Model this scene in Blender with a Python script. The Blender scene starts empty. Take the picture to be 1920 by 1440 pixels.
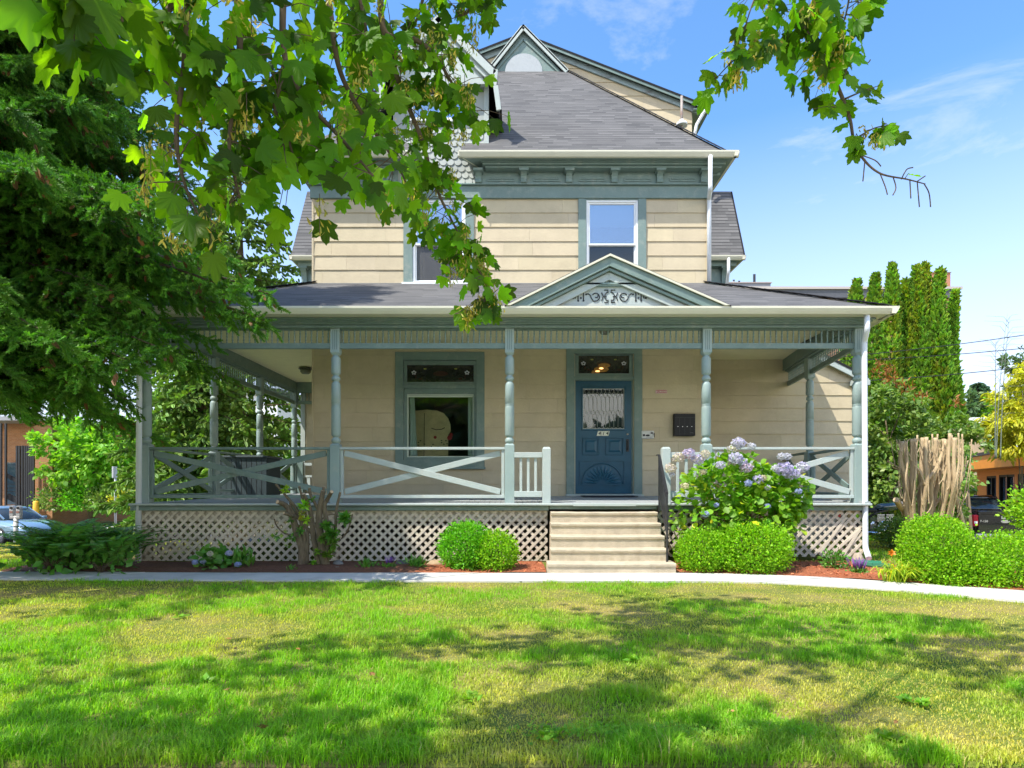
import bpy, bmesh, math, random
import numpy as np
from mathutils import Vector, Matrix
from mathutils.noise import noise as pnoise

random.seed(7); RNG = np.random.default_rng(11)
C = bpy.context.scene.collection
SC = bpy.context.scene

# ------------------------------------------------------------------ camera
F = 1120.0; EYE = 1.3; HORIZON = 910.0
cam_d = bpy.data.cameras.new('camera'); cam = bpy.data.objects.new('camera', cam_d); C.objects.link(cam)
cam.location = (0, 0, EYE); cam.rotation_euler = (math.radians(90), 0, 0)
cam_d.sensor_width = 36; cam_d.lens = 36 * F / 1920; cam_d.shift_y = (HORIZON - 720) / 1920
cam_d.clip_start = 0.05; cam_d.clip_end = 2000
SC.camera = cam

# ------------------------------------------------------------------ light
SUN_TRAVEL = Vector((0.68, 0.52, -1.31)).normalized()
elev = math.asin(-SUN_TRAVEL.z); az = math.atan2(-SUN_TRAVEL.x, -SUN_TRAVEL.y)
sd = bpy.data.lights.new('sun', 'SUN'); so = bpy.data.objects.new('sun', sd); C.objects.link(so)
so.rotation_euler = SUN_TRAVEL.to_track_quat('-Z', 'Y').to_euler(); so.location = (-30, -20, 60)
sd.energy = 2.6; sd.angle = math.radians(0.55); sd.color = (1.0, 0.95, 0.86)
W = bpy.data.worlds.new("World"); SC.world = W; W.use_nodes = True
nt = W.node_tree; nt.nodes.clear()
def N(t, **k):
    n = nt.nodes.new(t)
    for a, b in k.items(): setattr(n, a, b)
    return n
sky = N('ShaderNodeTexSky', sky_type='NISHITA', sun_disc=False, sun_elevation=elev, sun_rotation=az,
        air_density=1.0, dust_density=0.6, ozone_density=1.6)
hs = N('ShaderNodeHueSaturation'); hs.inputs['Saturation'].default_value = 1.22; hs.inputs['Value'].default_value = 1.25
nt.links.new(sky.outputs[0], hs.inputs['Color'])
tc = N('ShaderNodeTexCoord'); mp = N('ShaderNodeMapping'); mp.inputs['Scale'].default_value = (1.1, 1.1, 3.4)
mp.inputs['Location'].default_value = (0.35, 0.1, 0.25)
nt.links.new(tc.outputs['Generated'], mp.inputs[0])
n1 = N('ShaderNodeTexNoise'); n1.inputs['Scale'].default_value = 2.6; n1.inputs['Detail'].default_value = 9; n1.inputs['Roughness'].default_value = .62
n1.inputs['Distortion'].default_value = .5
nt.links.new(mp.outputs[0], n1.inputs['Vector'])
cr = N('ShaderNodeValToRGB'); cr.color_ramp.elements[0].position = .575; cr.color_ramp.elements[1].position = .78
nt.links.new(n1.outputs['Fac'], cr.inputs[0])
sx = N('ShaderNodeSeparateXYZ'); nt.links.new(tc.outputs['Generated'], sx.inputs[0])
hz = N('ShaderNodeMapRange'); hz.inputs[1].default_value = 0.02; hz.inputs[2].default_value = .5; hz.inputs[3].default_value = .95; hz.inputs[4].default_value = .0
nt.links.new(sx.outputs['Z'], hz.inputs[0])
mul = N('ShaderNodeMath', operation='MULTIPLY'); mul.inputs[1].default_value = .7
nt.links.new(cr.outputs[0], mul.inputs[0])
mx = N('ShaderNodeMath', operation='MAXIMUM', use_clamp=True); nt.links.new(mul.outputs[0], mx.inputs[0]); nt.links.new(hz.outputs[0], mx.inputs[1])
m2 = N('ShaderNodeMath', operation='MULTIPLY'); m2.inputs[1].default_value = .95; nt.links.new(mx.outputs[0], m2.inputs[0])
mix = N('ShaderNodeMixRGB'); mix.inputs[2].default_value = (3.9, 4.05, 5.1, 1)
nt.links.new(m2.outputs[0], mix.inputs[0]); nt.links.new(hs.outputs[0], mix.inputs[1])
# unseen bright cloud bank added behind the viewer as fill light for the porch
n5 = N('ShaderNodeTexNoise'); n5.inputs['Scale'].default_value = 1.8; n5.inputs['Detail'].default_value = 6; nt.links.new(tc.outputs['Generated'], n5.inputs['Vector'])
cl5 = N('ShaderNodeMapRange'); cl5.inputs[1].default_value = .36; cl5.inputs[2].default_value = .52; nt.links.new(n5.outputs['Fac'], cl5.inputs[0])
so5 = N('ShaderNodeMapRange'); so5.inputs[1].default_value = .15; so5.inputs[2].default_value = -.35; nt.links.new(sx.outputs['Y'], so5.inputs[0])
m5 = N('ShaderNodeMath', operation='MULTIPLY'); nt.links.new(cl5.outputs[0], m5.inputs[0]); nt.links.new(so5.outputs[0], m5.inputs[1])
el5 = N('ShaderNodeMapRange'); el5.inputs[1].default_value = .37; el5.inputs[2].default_value = .2; nt.links.new(sx.outputs['Z'], el5.inputs[0]); m6 = N('ShaderNodeMath', operation='MULTIPLY'); nt.links.new(m5.outputs[0], m6.inputs[0]); nt.links.new(el5.outputs[0], m6.inputs[1]); m5 = m6
mixs = N('ShaderNodeMixRGB'); mixs.inputs[2].default_value = (12.5, 11.9, 10.5, 1); nt.links.new(m5.outputs[0], mixs.inputs[0]); nt.links.new(mix.outputs[0], mixs.inputs[1]); mix = mixs
bg = N('ShaderNodeBackground'); bg.inputs[1].default_value = 0.10
nt.links.new(mix.outputs[0], bg.inputs[0]); out = N('ShaderNodeOutputWorld'); nt.links.new(bg.outputs[0], out.inputs[0])
SC.view_settings.view_transform = 'Standard'; SC.view_settings.look = 'None'; SC.view_settings.exposure = 1.52; SC.view_settings.gamma = 1
SC.render.engine = 'CYCLES'
SC.cycles.use_denoising = True
SC.cycles.max_bounces = 7; SC.cycles.diffuse_bounces = 5; SC.cycles.glossy_bounces = 3; SC.cycles.transmission_bounces = 4; SC.cycles.transparent_max_bounces = 8
SC.cycles.sample_clamp_indirect = 6

# ------------------------------------------------------------------ helpers
def PX(x, D): return (x - 960) * D / F
def PZ(y, D): return EYE + (HORIZON - y) * D / F
def P(x, y, D): return Vector((PX(x, D), D, PZ(y, D)))

def lin(c):
    return tuple(((v / 255) / 12.92 if v / 255 <= .04045 else ((v / 255 + .055) / 1.055) ** 2.4) for v in c)

def mat(name, col, rough=.7, var=0.0, vscale=4.0, bump=0.0, bscale=60.0, metallic=0.0, spec=.4, attr=None, trans=0.0, tcol=None, dirt=None, dirt_scale=3.0, dirt_amt=.4, coat=0, stretch=None):
    m = bpy.data.materials.new(name); m.use_nodes = True; t = m.node_tree; b = t.nodes['Principled BSDF']
    L = t.links
    def n(ty, **k):
        q = t.nodes.new(ty)
        for a_, b_ in k.items(): setattr(q, a_, b_)
        return q
    b.inputs['Roughness'].default_value = rough; b.inputs['Metallic'].default_value = metallic
    b.inputs['Specular IOR Level'].default_value = spec; b.inputs['Coat Weight'].default_value = coat
    base = n('ShaderNodeRGB'); base.outputs[0].default_value = (*col, 1); cur = base.outputs[0]
    tcn = n('ShaderNodeTexCoord'); vec = tcn.outputs['Object']
    if stretch:
        mpn = n('ShaderNodeMapping'); mpn.inputs['Scale'].default_value = stretch; L.new(vec, mpn.inputs[0]); vec = mpn.outputs[0]
    if attr:
        at = n('ShaderNodeAttribute', attribute_name=attr)
        mxx = n('ShaderNodeMixRGB', blend_type='MULTIPLY'); mxx.inputs[0].default_value = 1
        L.new(cur, mxx.inputs[1]); L.new(at.outputs['Color'], mxx.inputs[2]); cur = mxx.outputs[0]
    if var:
        nn = n('ShaderNodeTexNoise'); nn.inputs['Scale'].default_value = vscale; nn.inputs['Detail'].default_value = 6; nn.inputs['Roughness'].default_value = .65
        L.new(vec, nn.inputs['Vector'])
        mr = n('ShaderNodeMapRange'); mr.inputs[1].default_value = .3; mr.inputs[2].default_value = .7; mr.inputs[3].default_value = 1 - var; mr.inputs[4].default_value = 1 + var
        L.new(nn.outputs['Fac'], mr.inputs[0])
        hv = n('ShaderNodeHueSaturation'); L.new(cur, hv.inputs['Color']); L.new(mr.outputs[0], hv.inputs['Value']); cur = hv.outputs[0]
    if dirt:
        dn = n('ShaderNodeTexNoise'); dn.inputs['Scale'].default_value = dirt_scale; dn.inputs['Detail'].default_value = 9; dn.inputs['Roughness'].default_value = .7
        L.new(vec, dn.inputs['Vector'])
        dr = n('ShaderNodeMapRange'); dr.inputs[1].default_value = .52; dr.inputs[2].default_value = .72; dr.inputs[3].default_value = 0; dr.inputs[4].default_value = dirt_amt
        L.new(dn.outputs['Fac'], dr.inputs[0])
        dm = n('ShaderNodeMixRGB'); L.new(dr.outputs[0], dm.inputs[0]); L.new(cur, dm.inputs[1]); dm.inputs[2].default_value = (*dirt, 1); cur = dm.outputs[0]
    L.new(cur, b.inputs['Base Color'])
    if bump:
        bn = n('ShaderNodeTexNoise'); bn.inputs['Scale'].default_value = bscale; bn.inputs['Detail'].default_value = 5
        L.new(vec, bn.inputs['Vector'])
        bu = n('ShaderNodeBump'); bu.inputs['Strength'].default_value = bump; bu.inputs['Distance'].default_value = .02
        L.new(bn.outputs['Fac'], bu.inputs['Height']); L.new(bu.outputs[0], b.inputs['Normal'])
    if trans:
        tr = n('ShaderNodeBsdfTranslucent'); ms = n('ShaderNodeMixShader'); ms.inputs[0].default_value = trans
        if tcol:
            tm = n('ShaderNodeMixRGB', blend_type='MULTIPLY'); tm.inputs[0].default_value = 1; tm.inputs[2].default_value = (*tcol, 1)
            L.new(cur, tm.inputs[1]); L.new(tm.outputs[0], tr.inputs[0])
        else: L.new(cur, tr.inputs[0])
        L.new(b.outputs[0], ms.inputs[1]); L.new(tr.outputs[0], ms.inputs[2])
        L.new(ms.outputs[0], t.nodes['Material Output'].inputs[0])
    return m

OFF = {}
def set_tags(o, label=None, cat=None, group=None, kind=None):
    if label: o['label'] = label
    if cat: o['category'] = cat
    if group: o['group'] = group
    if kind: o['kind'] = kind
    return o
def thing(name, label, cat, loc=(0, 0, 0), group=None, rz=0):
    o = bpy.data.objects.new(name, None); C.objects.link(o); o.location = loc; o.rotation_euler = (0, 0, rz)
    o.empty_display_size = .3; OFF[o.name] = Vector(loc) if not rz else Vector((0, 0, 0))
    return set_tags(o, label, cat, group)

def mesh_from(name, V, Fc, m, smooth=False, uv=None, col=None):
    me = bpy.data.meshes.new(name); me.from_pydata(V, [], Fc); me.update()
    if m: me.materials.append(m)
    if uv is not None:
        l = me.uv_layers.new(name='UVMap'); l.data.foreach_set('uv', np.array(uv, dtype=np.float32).ravel())
    if col is not None:
        ca = me.color_attributes.new('Col', 'FLOAT_COLOR', 'POINT'); c = np.ones((len(V), 4), np.float32); c[:, :3] = col
        ca.data.foreach_set('color', c.ravel())
    if smooth:
        me.polygons.foreach_set('use_smooth', [True] * len(me.polygons))
    return me

class MB:
    def __init__(s): s.v = []; s.f = []; s.uv = []; s.sm = []; s.col = []; s.hasuv = False; s.cc = (1, 1, 1)
    def add(s, V, Fc, uv=None, smooth=False):
        b = len(s.v); s.v += [tuple(p) for p in V]; s.col += [s.cc] * len(V)
        for i, f in enumerate(Fc):
            s.f.append(tuple(b + j for j in f)); s.sm.append(smooth)
            if uv is not None: s.uv += list(uv[i]); s.hasuv = True
            else: s.uv += [(0, 0)] * len(f)
        return s
    def box(s, x0, x1, y0, y1, z0, z1):
        if x0 > x1: x0, x1 = x1, x0
        if y0 > y1: y0, y1 = y1, y0
        if z0 > z1: z0, z1 = z1, z0
        V = [(x0, y0, z0), (x1, y0, z0), (x1, y1, z0), (x0, y1, z0), (x0, y0, z1), (x1, y0, z1), (x1, y1, z1), (x0, y1, z1)]
        return s.add(V, [(0, 3, 2, 1), (4, 5, 6, 7), (0, 1, 5, 4), (1, 2, 6, 5), (2, 3, 7, 6), (3, 0, 4, 7)])
    def beam(s, a, b, w, h, up=(0, 0, 1)):
        a = Vector(a); b = Vector(b); d = (b - a).normalized(); up = Vector(up)
        r = d.cross(up).normalized(); u = r.cross(d).normalized(); V = []
        for p in (a, b):
            for i, j in ((-1, -1), (1, -1), (1, 1), (-1, 1)): V.append(p + r * (i * w / 2) + u * (j * h / 2))
        return s.add(V, [(0, 1, 2, 3), (7, 6, 5, 4), (0, 4, 5, 1), (1, 5, 6, 2), (2, 6, 7, 3), (3, 7, 4, 0)])
    def tube(s, pts, rad, n=8, smooth=True, cap=True):
        pts = [Vector(p) for p in pts]; k = len(pts)
        if not hasattr(rad, '__len__'): rad = [rad] * k
        V = []; prev = None
        for i, p in enumerate(pts):
            d = (pts[min(i + 1, k - 1)] - pts[max(i - 1, 0)]).normalized()
            ref = prev if prev is not None else (Vector((0, 0, 1)) if abs(d.z) < .9 else Vector((1, 0, 0)))
            r = (ref - d * ref.dot(d))
            if r.length < 1e-4: r = d.orthogonal()
            r.normalize(); prev = r; u = d.cross(r)
            for j in range(n):
                a = 2 * math.pi * j / n; V.append(p + (r * math.cos(a) + u * math.sin(a)) * rad[i])
        Fc = [(i * n + j, i * n + (j + 1) % n, (i + 1) * n + (j + 1) % n, (i + 1) * n + j) for i in range(k - 1) for j in range(n)]
        s.add(V, Fc, smooth=smooth)
        if cap: 
            b = len(s.v) - len(V); s.f.append(tuple(b + j for j in reversed(range(n)))); s.uv += [(0, 0)] * n; s.sm.append(False)
            s.f.append(tuple(b + (k - 1) * n + j for j in range(n))); s.uv += [(0, 0)] * n; s.sm.append(False)
        return s
    def lathe(s, cx, cy, prof, n=16, smooth=True):
        V = []
        for z, r in prof:
            for j in range(n): a = 2 * math.pi * j / n; V.append((cx + r * math.cos(a), cy + r * math.sin(a), z))
        k = len(prof)
        Fc = [(i * n + j, i * n + (j + 1) % n, (i + 1) * n + (j + 1) % n, (i + 1) * n + j) for i in range(k - 1) for j in range(n)]
        s.add(V, Fc, smooth=smooth)
        b = len(s.v) - len(V); s.f.append(tuple(b + j for j in reversed(range(n)))); s.uv += [(0, 0)] * n; s.sm.append(False)
        s.f.append(tuple(b + (k - 1) * n + j for j in range(n))); s.uv += [(0, 0)] * n; s.sm.append(False)
        return s
    def prism(s, poly, o, u, w, depth):
        """poly 2D (ccw seen against normal), plane origin o, axes u,w; thick along n=u x w backwards by depth"""
        o = Vector(o); u = Vector(u); w = Vector(w); nn = u.cross(w).normalized()
        A = [o + u * p[0] + w * p[1] for p in poly]; B = [a - nn * depth for a in A]; k = len(poly)
        ar = sum(poly[i][0] * poly[(i + 1) % k][1] - poly[(i + 1) % k][0] * poly[i][1] for i in range(k))
        f = tuple(range(k)); g = tuple(range(2 * k - 1, k - 1, -1)); sides = [(i, i + k, (i + 1) % k + k, (i + 1) % k) for i in range(k)]
        Fc = [f, g] + sides
        if ar < 0: Fc = [tuple(reversed(q)) for q in Fc]
        return s.add(A + B, Fc)
    def quad(s, pts, uv=None): return s.add(pts, [tuple(range(len(pts)))], None if uv is None else [uv])
    def build(s, name, m, parent=None, bevel=0, smooth=False, label=None, usecol=False):
        off = Vector((0, 0, 0)); q = parent
        while q is not None:
            if q.name in OFF: off = OFF[q.name]; break
            q = q.parent
        V = [(a - off.x, b - off.y, c - off.z) for a, b, c in s.v]
        me = mesh_from(name, V, s.f, m, uv=s.uv if s.hasuv else None, col=np.array(s.col) if usecol else None)
        me.polygons.foreach_set('use_smooth', [bool(x) or smooth for x in s.sm])
        o = bpy.data.objects.new(name, me); C.objects.link(o)
        if parent: o.parent = parent
        if bevel:
            b = o.modifiers.new('bevel', 'BEVEL'); b.width = bevel; b.segments = 1; b.limit_method = 'ANGLE'
        if label: o['label'] = label
        return o

def box(name, m, parent, *a, bevel=0, label=None):
    return MB().box(*a).build(name, m, parent, bevel=bevel, label=label)

def np_mesh(name, V, idx, loops, m, parent=None, col=None, smooth=False, off=None):
    """V (n,3); idx flat vertex indices; loops = verts per face (constant)"""
    me = bpy.data.meshes.new(name); V = np.asarray(V, np.float32)
    if off is None and parent is not None and parent.name in OFF: off = OFF[parent.name]
    if off is not None: V = V - np.array(off, np.float32)
    nf = len(idx) // loops
    me.vertices.add(len(V)); me.vertices.foreach_set('co', V.ravel())
    me.loops.add(len(idx)); me.loops.foreach_set('vertex_index', np.asarray(idx, np.int32).ravel())
    me.polygons.add(nf); me.polygons.foreach_set('loop_start', np.arange(0, nf * loops, loops, dtype=np.int32))
    me.polygons.foreach_set('loop_total', np.full(nf, loops, np.int32))
    if smooth: me.polygons.foreach_set('use_smooth', np.ones(nf, bool))
    me.update(calc_edges=True)
    if m: me.materials.append(m)
    if col is not None:
        ca = me.color_attributes.new('Col', 'FLOAT_COLOR', 'POINT'); c = np.ones((len(V), 4), np.float32); c[:, :3] = col
        ca.data.foreach_set('color', c.ravel())
    o = bpy.data.objects.new(name, me); C.objects.link(o)
    if parent: o.parent = parent
    return o

def unit(a): return a / np.maximum(np.linalg.norm(a, axis=1, keepdims=True), 1e-9)
def frames(dirs, normals):
    y = unit(dirs); z = unit(normals - y * np.sum(normals * y, 1, keepdims=True)); x = np.cross(y, z); return x, y, z
def scatter(tmplV, tmplF, pos, x, y, z, size, cols=None):
    """instances of a template (k,3) baked to arrays"""
    k = len(tmplV); n = len(pos); size = np.asarray(size).reshape(n, 1, 1)
    V = pos[:, None, :] + size * (tmplV[None, :, 0:1] * x[:, None, :] + tmplV[None, :, 1:2] * y[:, None, :] + tmplV[None, :, 2:3] * z[:, None, :])
    idx = (tmplF.ravel()[None, :] + (np.arange(n) * k)[:, None]).ravel()
    c = None if cols is None else np.repeat(cols, k, axis=0)
    return V.reshape(-1, 3), idx, c
def rnd_unit(n): return unit(RNG.normal(size=(n, 3)))
def leaf_cols(n, a=.75, b=1.25, yel=.15):
    v = RNG.uniform(a, b, n); h = RNG.uniform(-yel, yel, n)
    return np.stack([v * (1 + h * 1.2), v, v * (1 - h)], 1)

def clip_rect(poly, x0, x1, z0, z1):
    def cl(P_, f, g):
        out_ = []
        for i in range(len(P_)):
            a, b = P_[i], P_[(i + 1) % len(P_)]; fa, fb = f(a), f(b)
            if fa >= 0: out_.append(a)
            if (fa >= 0) != (fb >= 0):
                t = fa / (fa - fb); out_.append((a[0] + (b[0] - a[0]) * t, a[1] + (b[1] - a[1]) * t))
        return out_
    for f in (lambda p: p[0] - x0, lambda p: x1 - p[0], lambda p: p[1] - z0, lambda p: z1 - p[1]):
        if poly: poly = cl(poly, f, None)
    return poly
# ------------------------------------------------------------------ materials
M = {}
M['siding'] = mat('cream_siding', (.53, .45, .305), .75, var=.09, vscale=1.6, bump=.18, bscale=25, attr='Col', dirt=(.36, .29, .19), dirt_scale=2.6, dirt_amt=.30)
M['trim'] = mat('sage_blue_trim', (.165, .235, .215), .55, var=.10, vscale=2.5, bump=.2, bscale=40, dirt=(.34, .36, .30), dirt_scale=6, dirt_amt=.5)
M['trim_lit_worn'] = mat('lit_worn_sage_trim', (.40, .455, .43), .6, var=.08, vscale=3, bump=.15, bscale=50, dirt=(.5, .48, .42), dirt_scale=9, dirt_amt=.55)  # paler trim copy: wear plus sunlit brightness put into the colour
M['trim_dark'] = mat('shadow_line_trim', (.10, .15, .15), .6)
M['gutter'] = mat('cream_gutter', (.62, .60, .47), .35, var=.04, spec=.5)
M['white'] = mat('white_paint', (.78, .80, .80), .35, var=.03)
M['downspout'] = mat('pale_downspout', (.70, .74, .78), .35, var=.05)
M['lattice'] = mat('beige_lattice', (.60, .53, .42), .75, var=.12, vscale=6, dirt=(.28, .22, .14), dirt_scale=7, dirt_amt=.4)
M['deck'] = mat('grey_deck_boards', (.33, .35, .35), .55, var=.15, vscale=3, bump=.1, stretch=(9, 1, 1))
M['ceil'] = mat('porch_ceiling', (.74, .70, .50), .6, var=.05)
M['door'] = mat('deep_blue_door', (.009, .078, .135), .38, var=.12, vscale=5, bump=.05)
M['concrete'] = mat('warm_concrete', (.47, .40, .29), .9, var=.16, vscale=5, bump=.4, bscale=70, dirt=(.33, .26, .17), dirt_scale=4, dirt_amt=.75)
M['walk'] = mat('pale_concrete_walk', (.54, .52, .48), .9, var=.08, vscale=2.5, bump=.25, bscale=120, dirt=(.36, .33, .28), dirt_scale=1.9, dirt_amt=.6)
M['iron'] = mat('black_iron', (.02, .02, .022), .4, spec=.5)
M['black'] = mat('matte_black', (.012, .012, .013), .6)
M['dark'] = mat('dark_interior', (.03, .028, .024), .9)
M['room'] = mat('room_wall', (.16, .14, .11), .9)
M['glass_dark'] = mat('window_glass', (.02, .03, .035), .04, spec=.9)
M['glass_sky'] = mat('reflective_window_glass', (.05, .08, .11), .03, spec=1.0, metallic=.0, coat=.6)
M['blind'] = mat('window_blind', (.40, .54, .70), .6)  # blue sky reflection of the pane put into the blind colour
M['curtain'] = mat('pale_curtain', (.58, .64, .58), .9, var=.1, vscale=8, stretch=(6, 1, .4))
M['came'] = mat('lead_came', (.40, .42, .38), .45, metallic=.2)
M['flash'] = mat('lead_flashing', (.12, .16, .20), .5)
M['mulch_r'] = mat('red_bark_mulch', (.36, .11, .045), .95, var=.4, vscale=28, bump=1, bscale=90, dirt=(.09, .035, .02), dirt_scale=24, dirt_amt=.8)
M['bark'] = mat('brown_bark', (.17, .13, .082), .95, var=.35, vscale=14, bump=.9, bscale=30, stretch=(3, 3, .7))
M['bark_pale'] = mat('pale_cut_wood', (.50, .375, .22), .85, var=.2, vscale=12, bump=.5, bscale=30, stretch=(3, 3, .5), dirt=(.26, .17, .1), dirt_scale=8, dirt_amt=.5)
M['cutface'] = mat('sawn_wood_face', (.58, .42, .26), .8, var=.15, vscale=30)
M['twig'] = mat('twig_brown', (.12, .085, .05), .9, var=.2)

def brick_mat(name, c1, c2, mortar, sx, rh, mort=.012, rough=.85, bump=.4, uv=True, offs=.5, tint=0.0):
    m = bpy.data.materials.new(name); m.use_nodes = True; t = m.node_tree; b = t.nodes['Principled BSDF']; b.inputs['Roughness'].default_value = rough
    b.inputs['Specular IOR Level'].default_value = .25
    tcn = t.nodes.new('ShaderNodeTexCoord'); br = t.nodes.new('ShaderNodeTexBrick')
    br.inputs['Color1'].default_value = (*c1, 1); br.inputs['Color2'].default_value = (*c2, 1); br.inputs['Mortar'].default_value = (*mortar, 1)
    br.inputs['Scale'].default_value = 1; br.inputs['Brick Width'].default_value = sx; br.inputs['Row Height'].default_value = rh
    br.inputs['Mortar Size'].default_value = mort; br.inputs['Mortar Smooth'].default_value = .1; br.offset = offs; br.inputs['Bias'].default_value = 0
    t.links.new(tcn.outputs['UV' if uv else 'Object'], br.inputs['Vector'])
    nn = t.nodes.new('ShaderNodeTexNoise'); nn.inputs['Scale'].default_value = 1.3; nn.inputs['Detail'].default_value = 8
    t.links.new(tcn.outputs['UV' if uv else 'Object'], nn.inputs['Vector'])
    mr = t.nodes.new('ShaderNodeMapRange'); mr.inputs[1].default_value = .3; mr.inputs[2].default_value = .7; mr.inputs[3].default_value = .86; mr.inputs[4].default_value = 1.14
    t.links.new(nn.outputs['Fac'], mr.inputs[0]); hv = t.nodes.new('ShaderNodeHueSaturation'); t.links.new(br.outputs['Color'], hv.inputs['Color']); t.links.new(mr.outputs[0], hv.inputs['Value'])
    n3 = t.nodes.new('ShaderNodeTexNoise'); n3.inputs['Scale'].default_value = 140; n3.inputs['Detail'].default_value = 2
    t.links.new(tcn.outputs['UV' if uv else 'Object'], n3.inputs['Vector'])
    mr3 = t.nodes.new('ShaderNodeMapRange'); mr3.inputs[1].default_value = .3; mr3.inputs[2].default_value = .7; mr3.inputs[3].default_value = .8; mr3.inputs[4].default_value = 1.2
    t.links.new(n3.outputs['Fac'], mr3.inputs[0]); hv3 = t.nodes.new('ShaderNodeHueSaturation'); t.links.new(hv.outputs[0], hv3.inputs['Color']); t.links.new(mr3.outputs[0], hv3.inputs['Value'])
    t.links.new(hv3.outputs[0], b.inputs['Base Color'])
    bu = t.nodes.new('ShaderNodeBump'); bu.inputs['Strength'].default_value = bump; bu.inputs['Distance'].default_value = .01; bu.invert = True
    t.links.new(br.outputs['Fac'], bu.inputs['Height']); t.links.new(bu.outputs[0], b.inputs['Normal'])
    return m
M['brick_l'] = brick_mat('orange_brick', (.50, .22, .09), (.42, .17, .07), (.40, .30, .2), .22, .075, .008, bump=.3)
M['brick_r'] = brick_mat('salmon_brick', (.46, .20, .11), (.40, .16, .085), (.35, .25, .18), .25, .09, .008, bump=.3)

def foliage(name, col, trans=.35, tcol=(1.3, 1.5, .5), rough=.55, spec=.35):
    return mat(name, col, rough, attr='Col', trans=trans, tcol=tcol, spec=spec)
M['maple'] = foliage('maple_leaf', (.15, .315, .010), .62, (1.7, 1.75, .3), rough=.5)
M['samara'] = foliage('maple_seed', (.42, .37, .06), .4, (1.4, 1.3, .6))
M['spruce'] = foliage('spruce_needles', (.095, .225, .022), .3, (1.2, 1.6, .5), rough=.6)
M['spruce_brown'] = foliage('dead_spruce_needles', (.20, .10, .03), .1)
M['spruce_far'] = foliage('distant_spruce_needles', (.165, .27, .05), .25, (1.2, 1.5, .4), rough=.6)
M['decid'] = foliage('bright_tree_leaves', (.24, .44, .04), .45, (1.4, 1.7, .4))
M['box'] = foliage('boxwood_leaves', (.25, .47, .014), .4, (1.3, 1.5, .3))
M['box_dark'] = foliage('green_boxwood_leaves', (.15, .42, .016), .35, (1.3, 1.6, .3))
M['thuja'] = foliage('arborvitae_sprays', (.19, .325, .035), .35, (1.2, 1.5, .4), rough=.7)
M['photinia'] = foliage('shrub_leaves', (.17, .26, .05), .3, (1.3, 1.6, .5), rough=.4)
M['bronze'] = foliage('bronze_new_leaves', (.30, .12, .03), .3)
M['hyd'] = foliage('hydrangea_leaves', (.19, .38, .025), .4, (1.3, 1.5, .35), rough=.45)
M['petal'] = foliage('hydrangea_petals', (.75, .75, .75), .25, (1, 1, 1), rough=.6)
M['fern'] = foliage('fern_fronds', (.16, .37, .07), .4, (1.2, 1.6, .5))
M['rhodo'] = foliage('rhododendron_leaves', (.12, .29, .045), .35, (1.3, 1.6, .4), rough=.35)
M['bamboo'] = foliage('golden_bamboo_leaves', (.50, .50, .03), .4, (1.3, 1.3, .4))
M['far_tree'] = foliage('blue_green_far_leaves', (.12, .20, .08), .2)
M['grass'] = foliage('lawn_grass', (.23, .44, .02), .5, (1.5, 1.6, .4), rough=.5)
M['lily'] = foliage('daylily_leaves', (.30, .44, .03), .4, (1.3, 1.4, .4))

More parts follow.
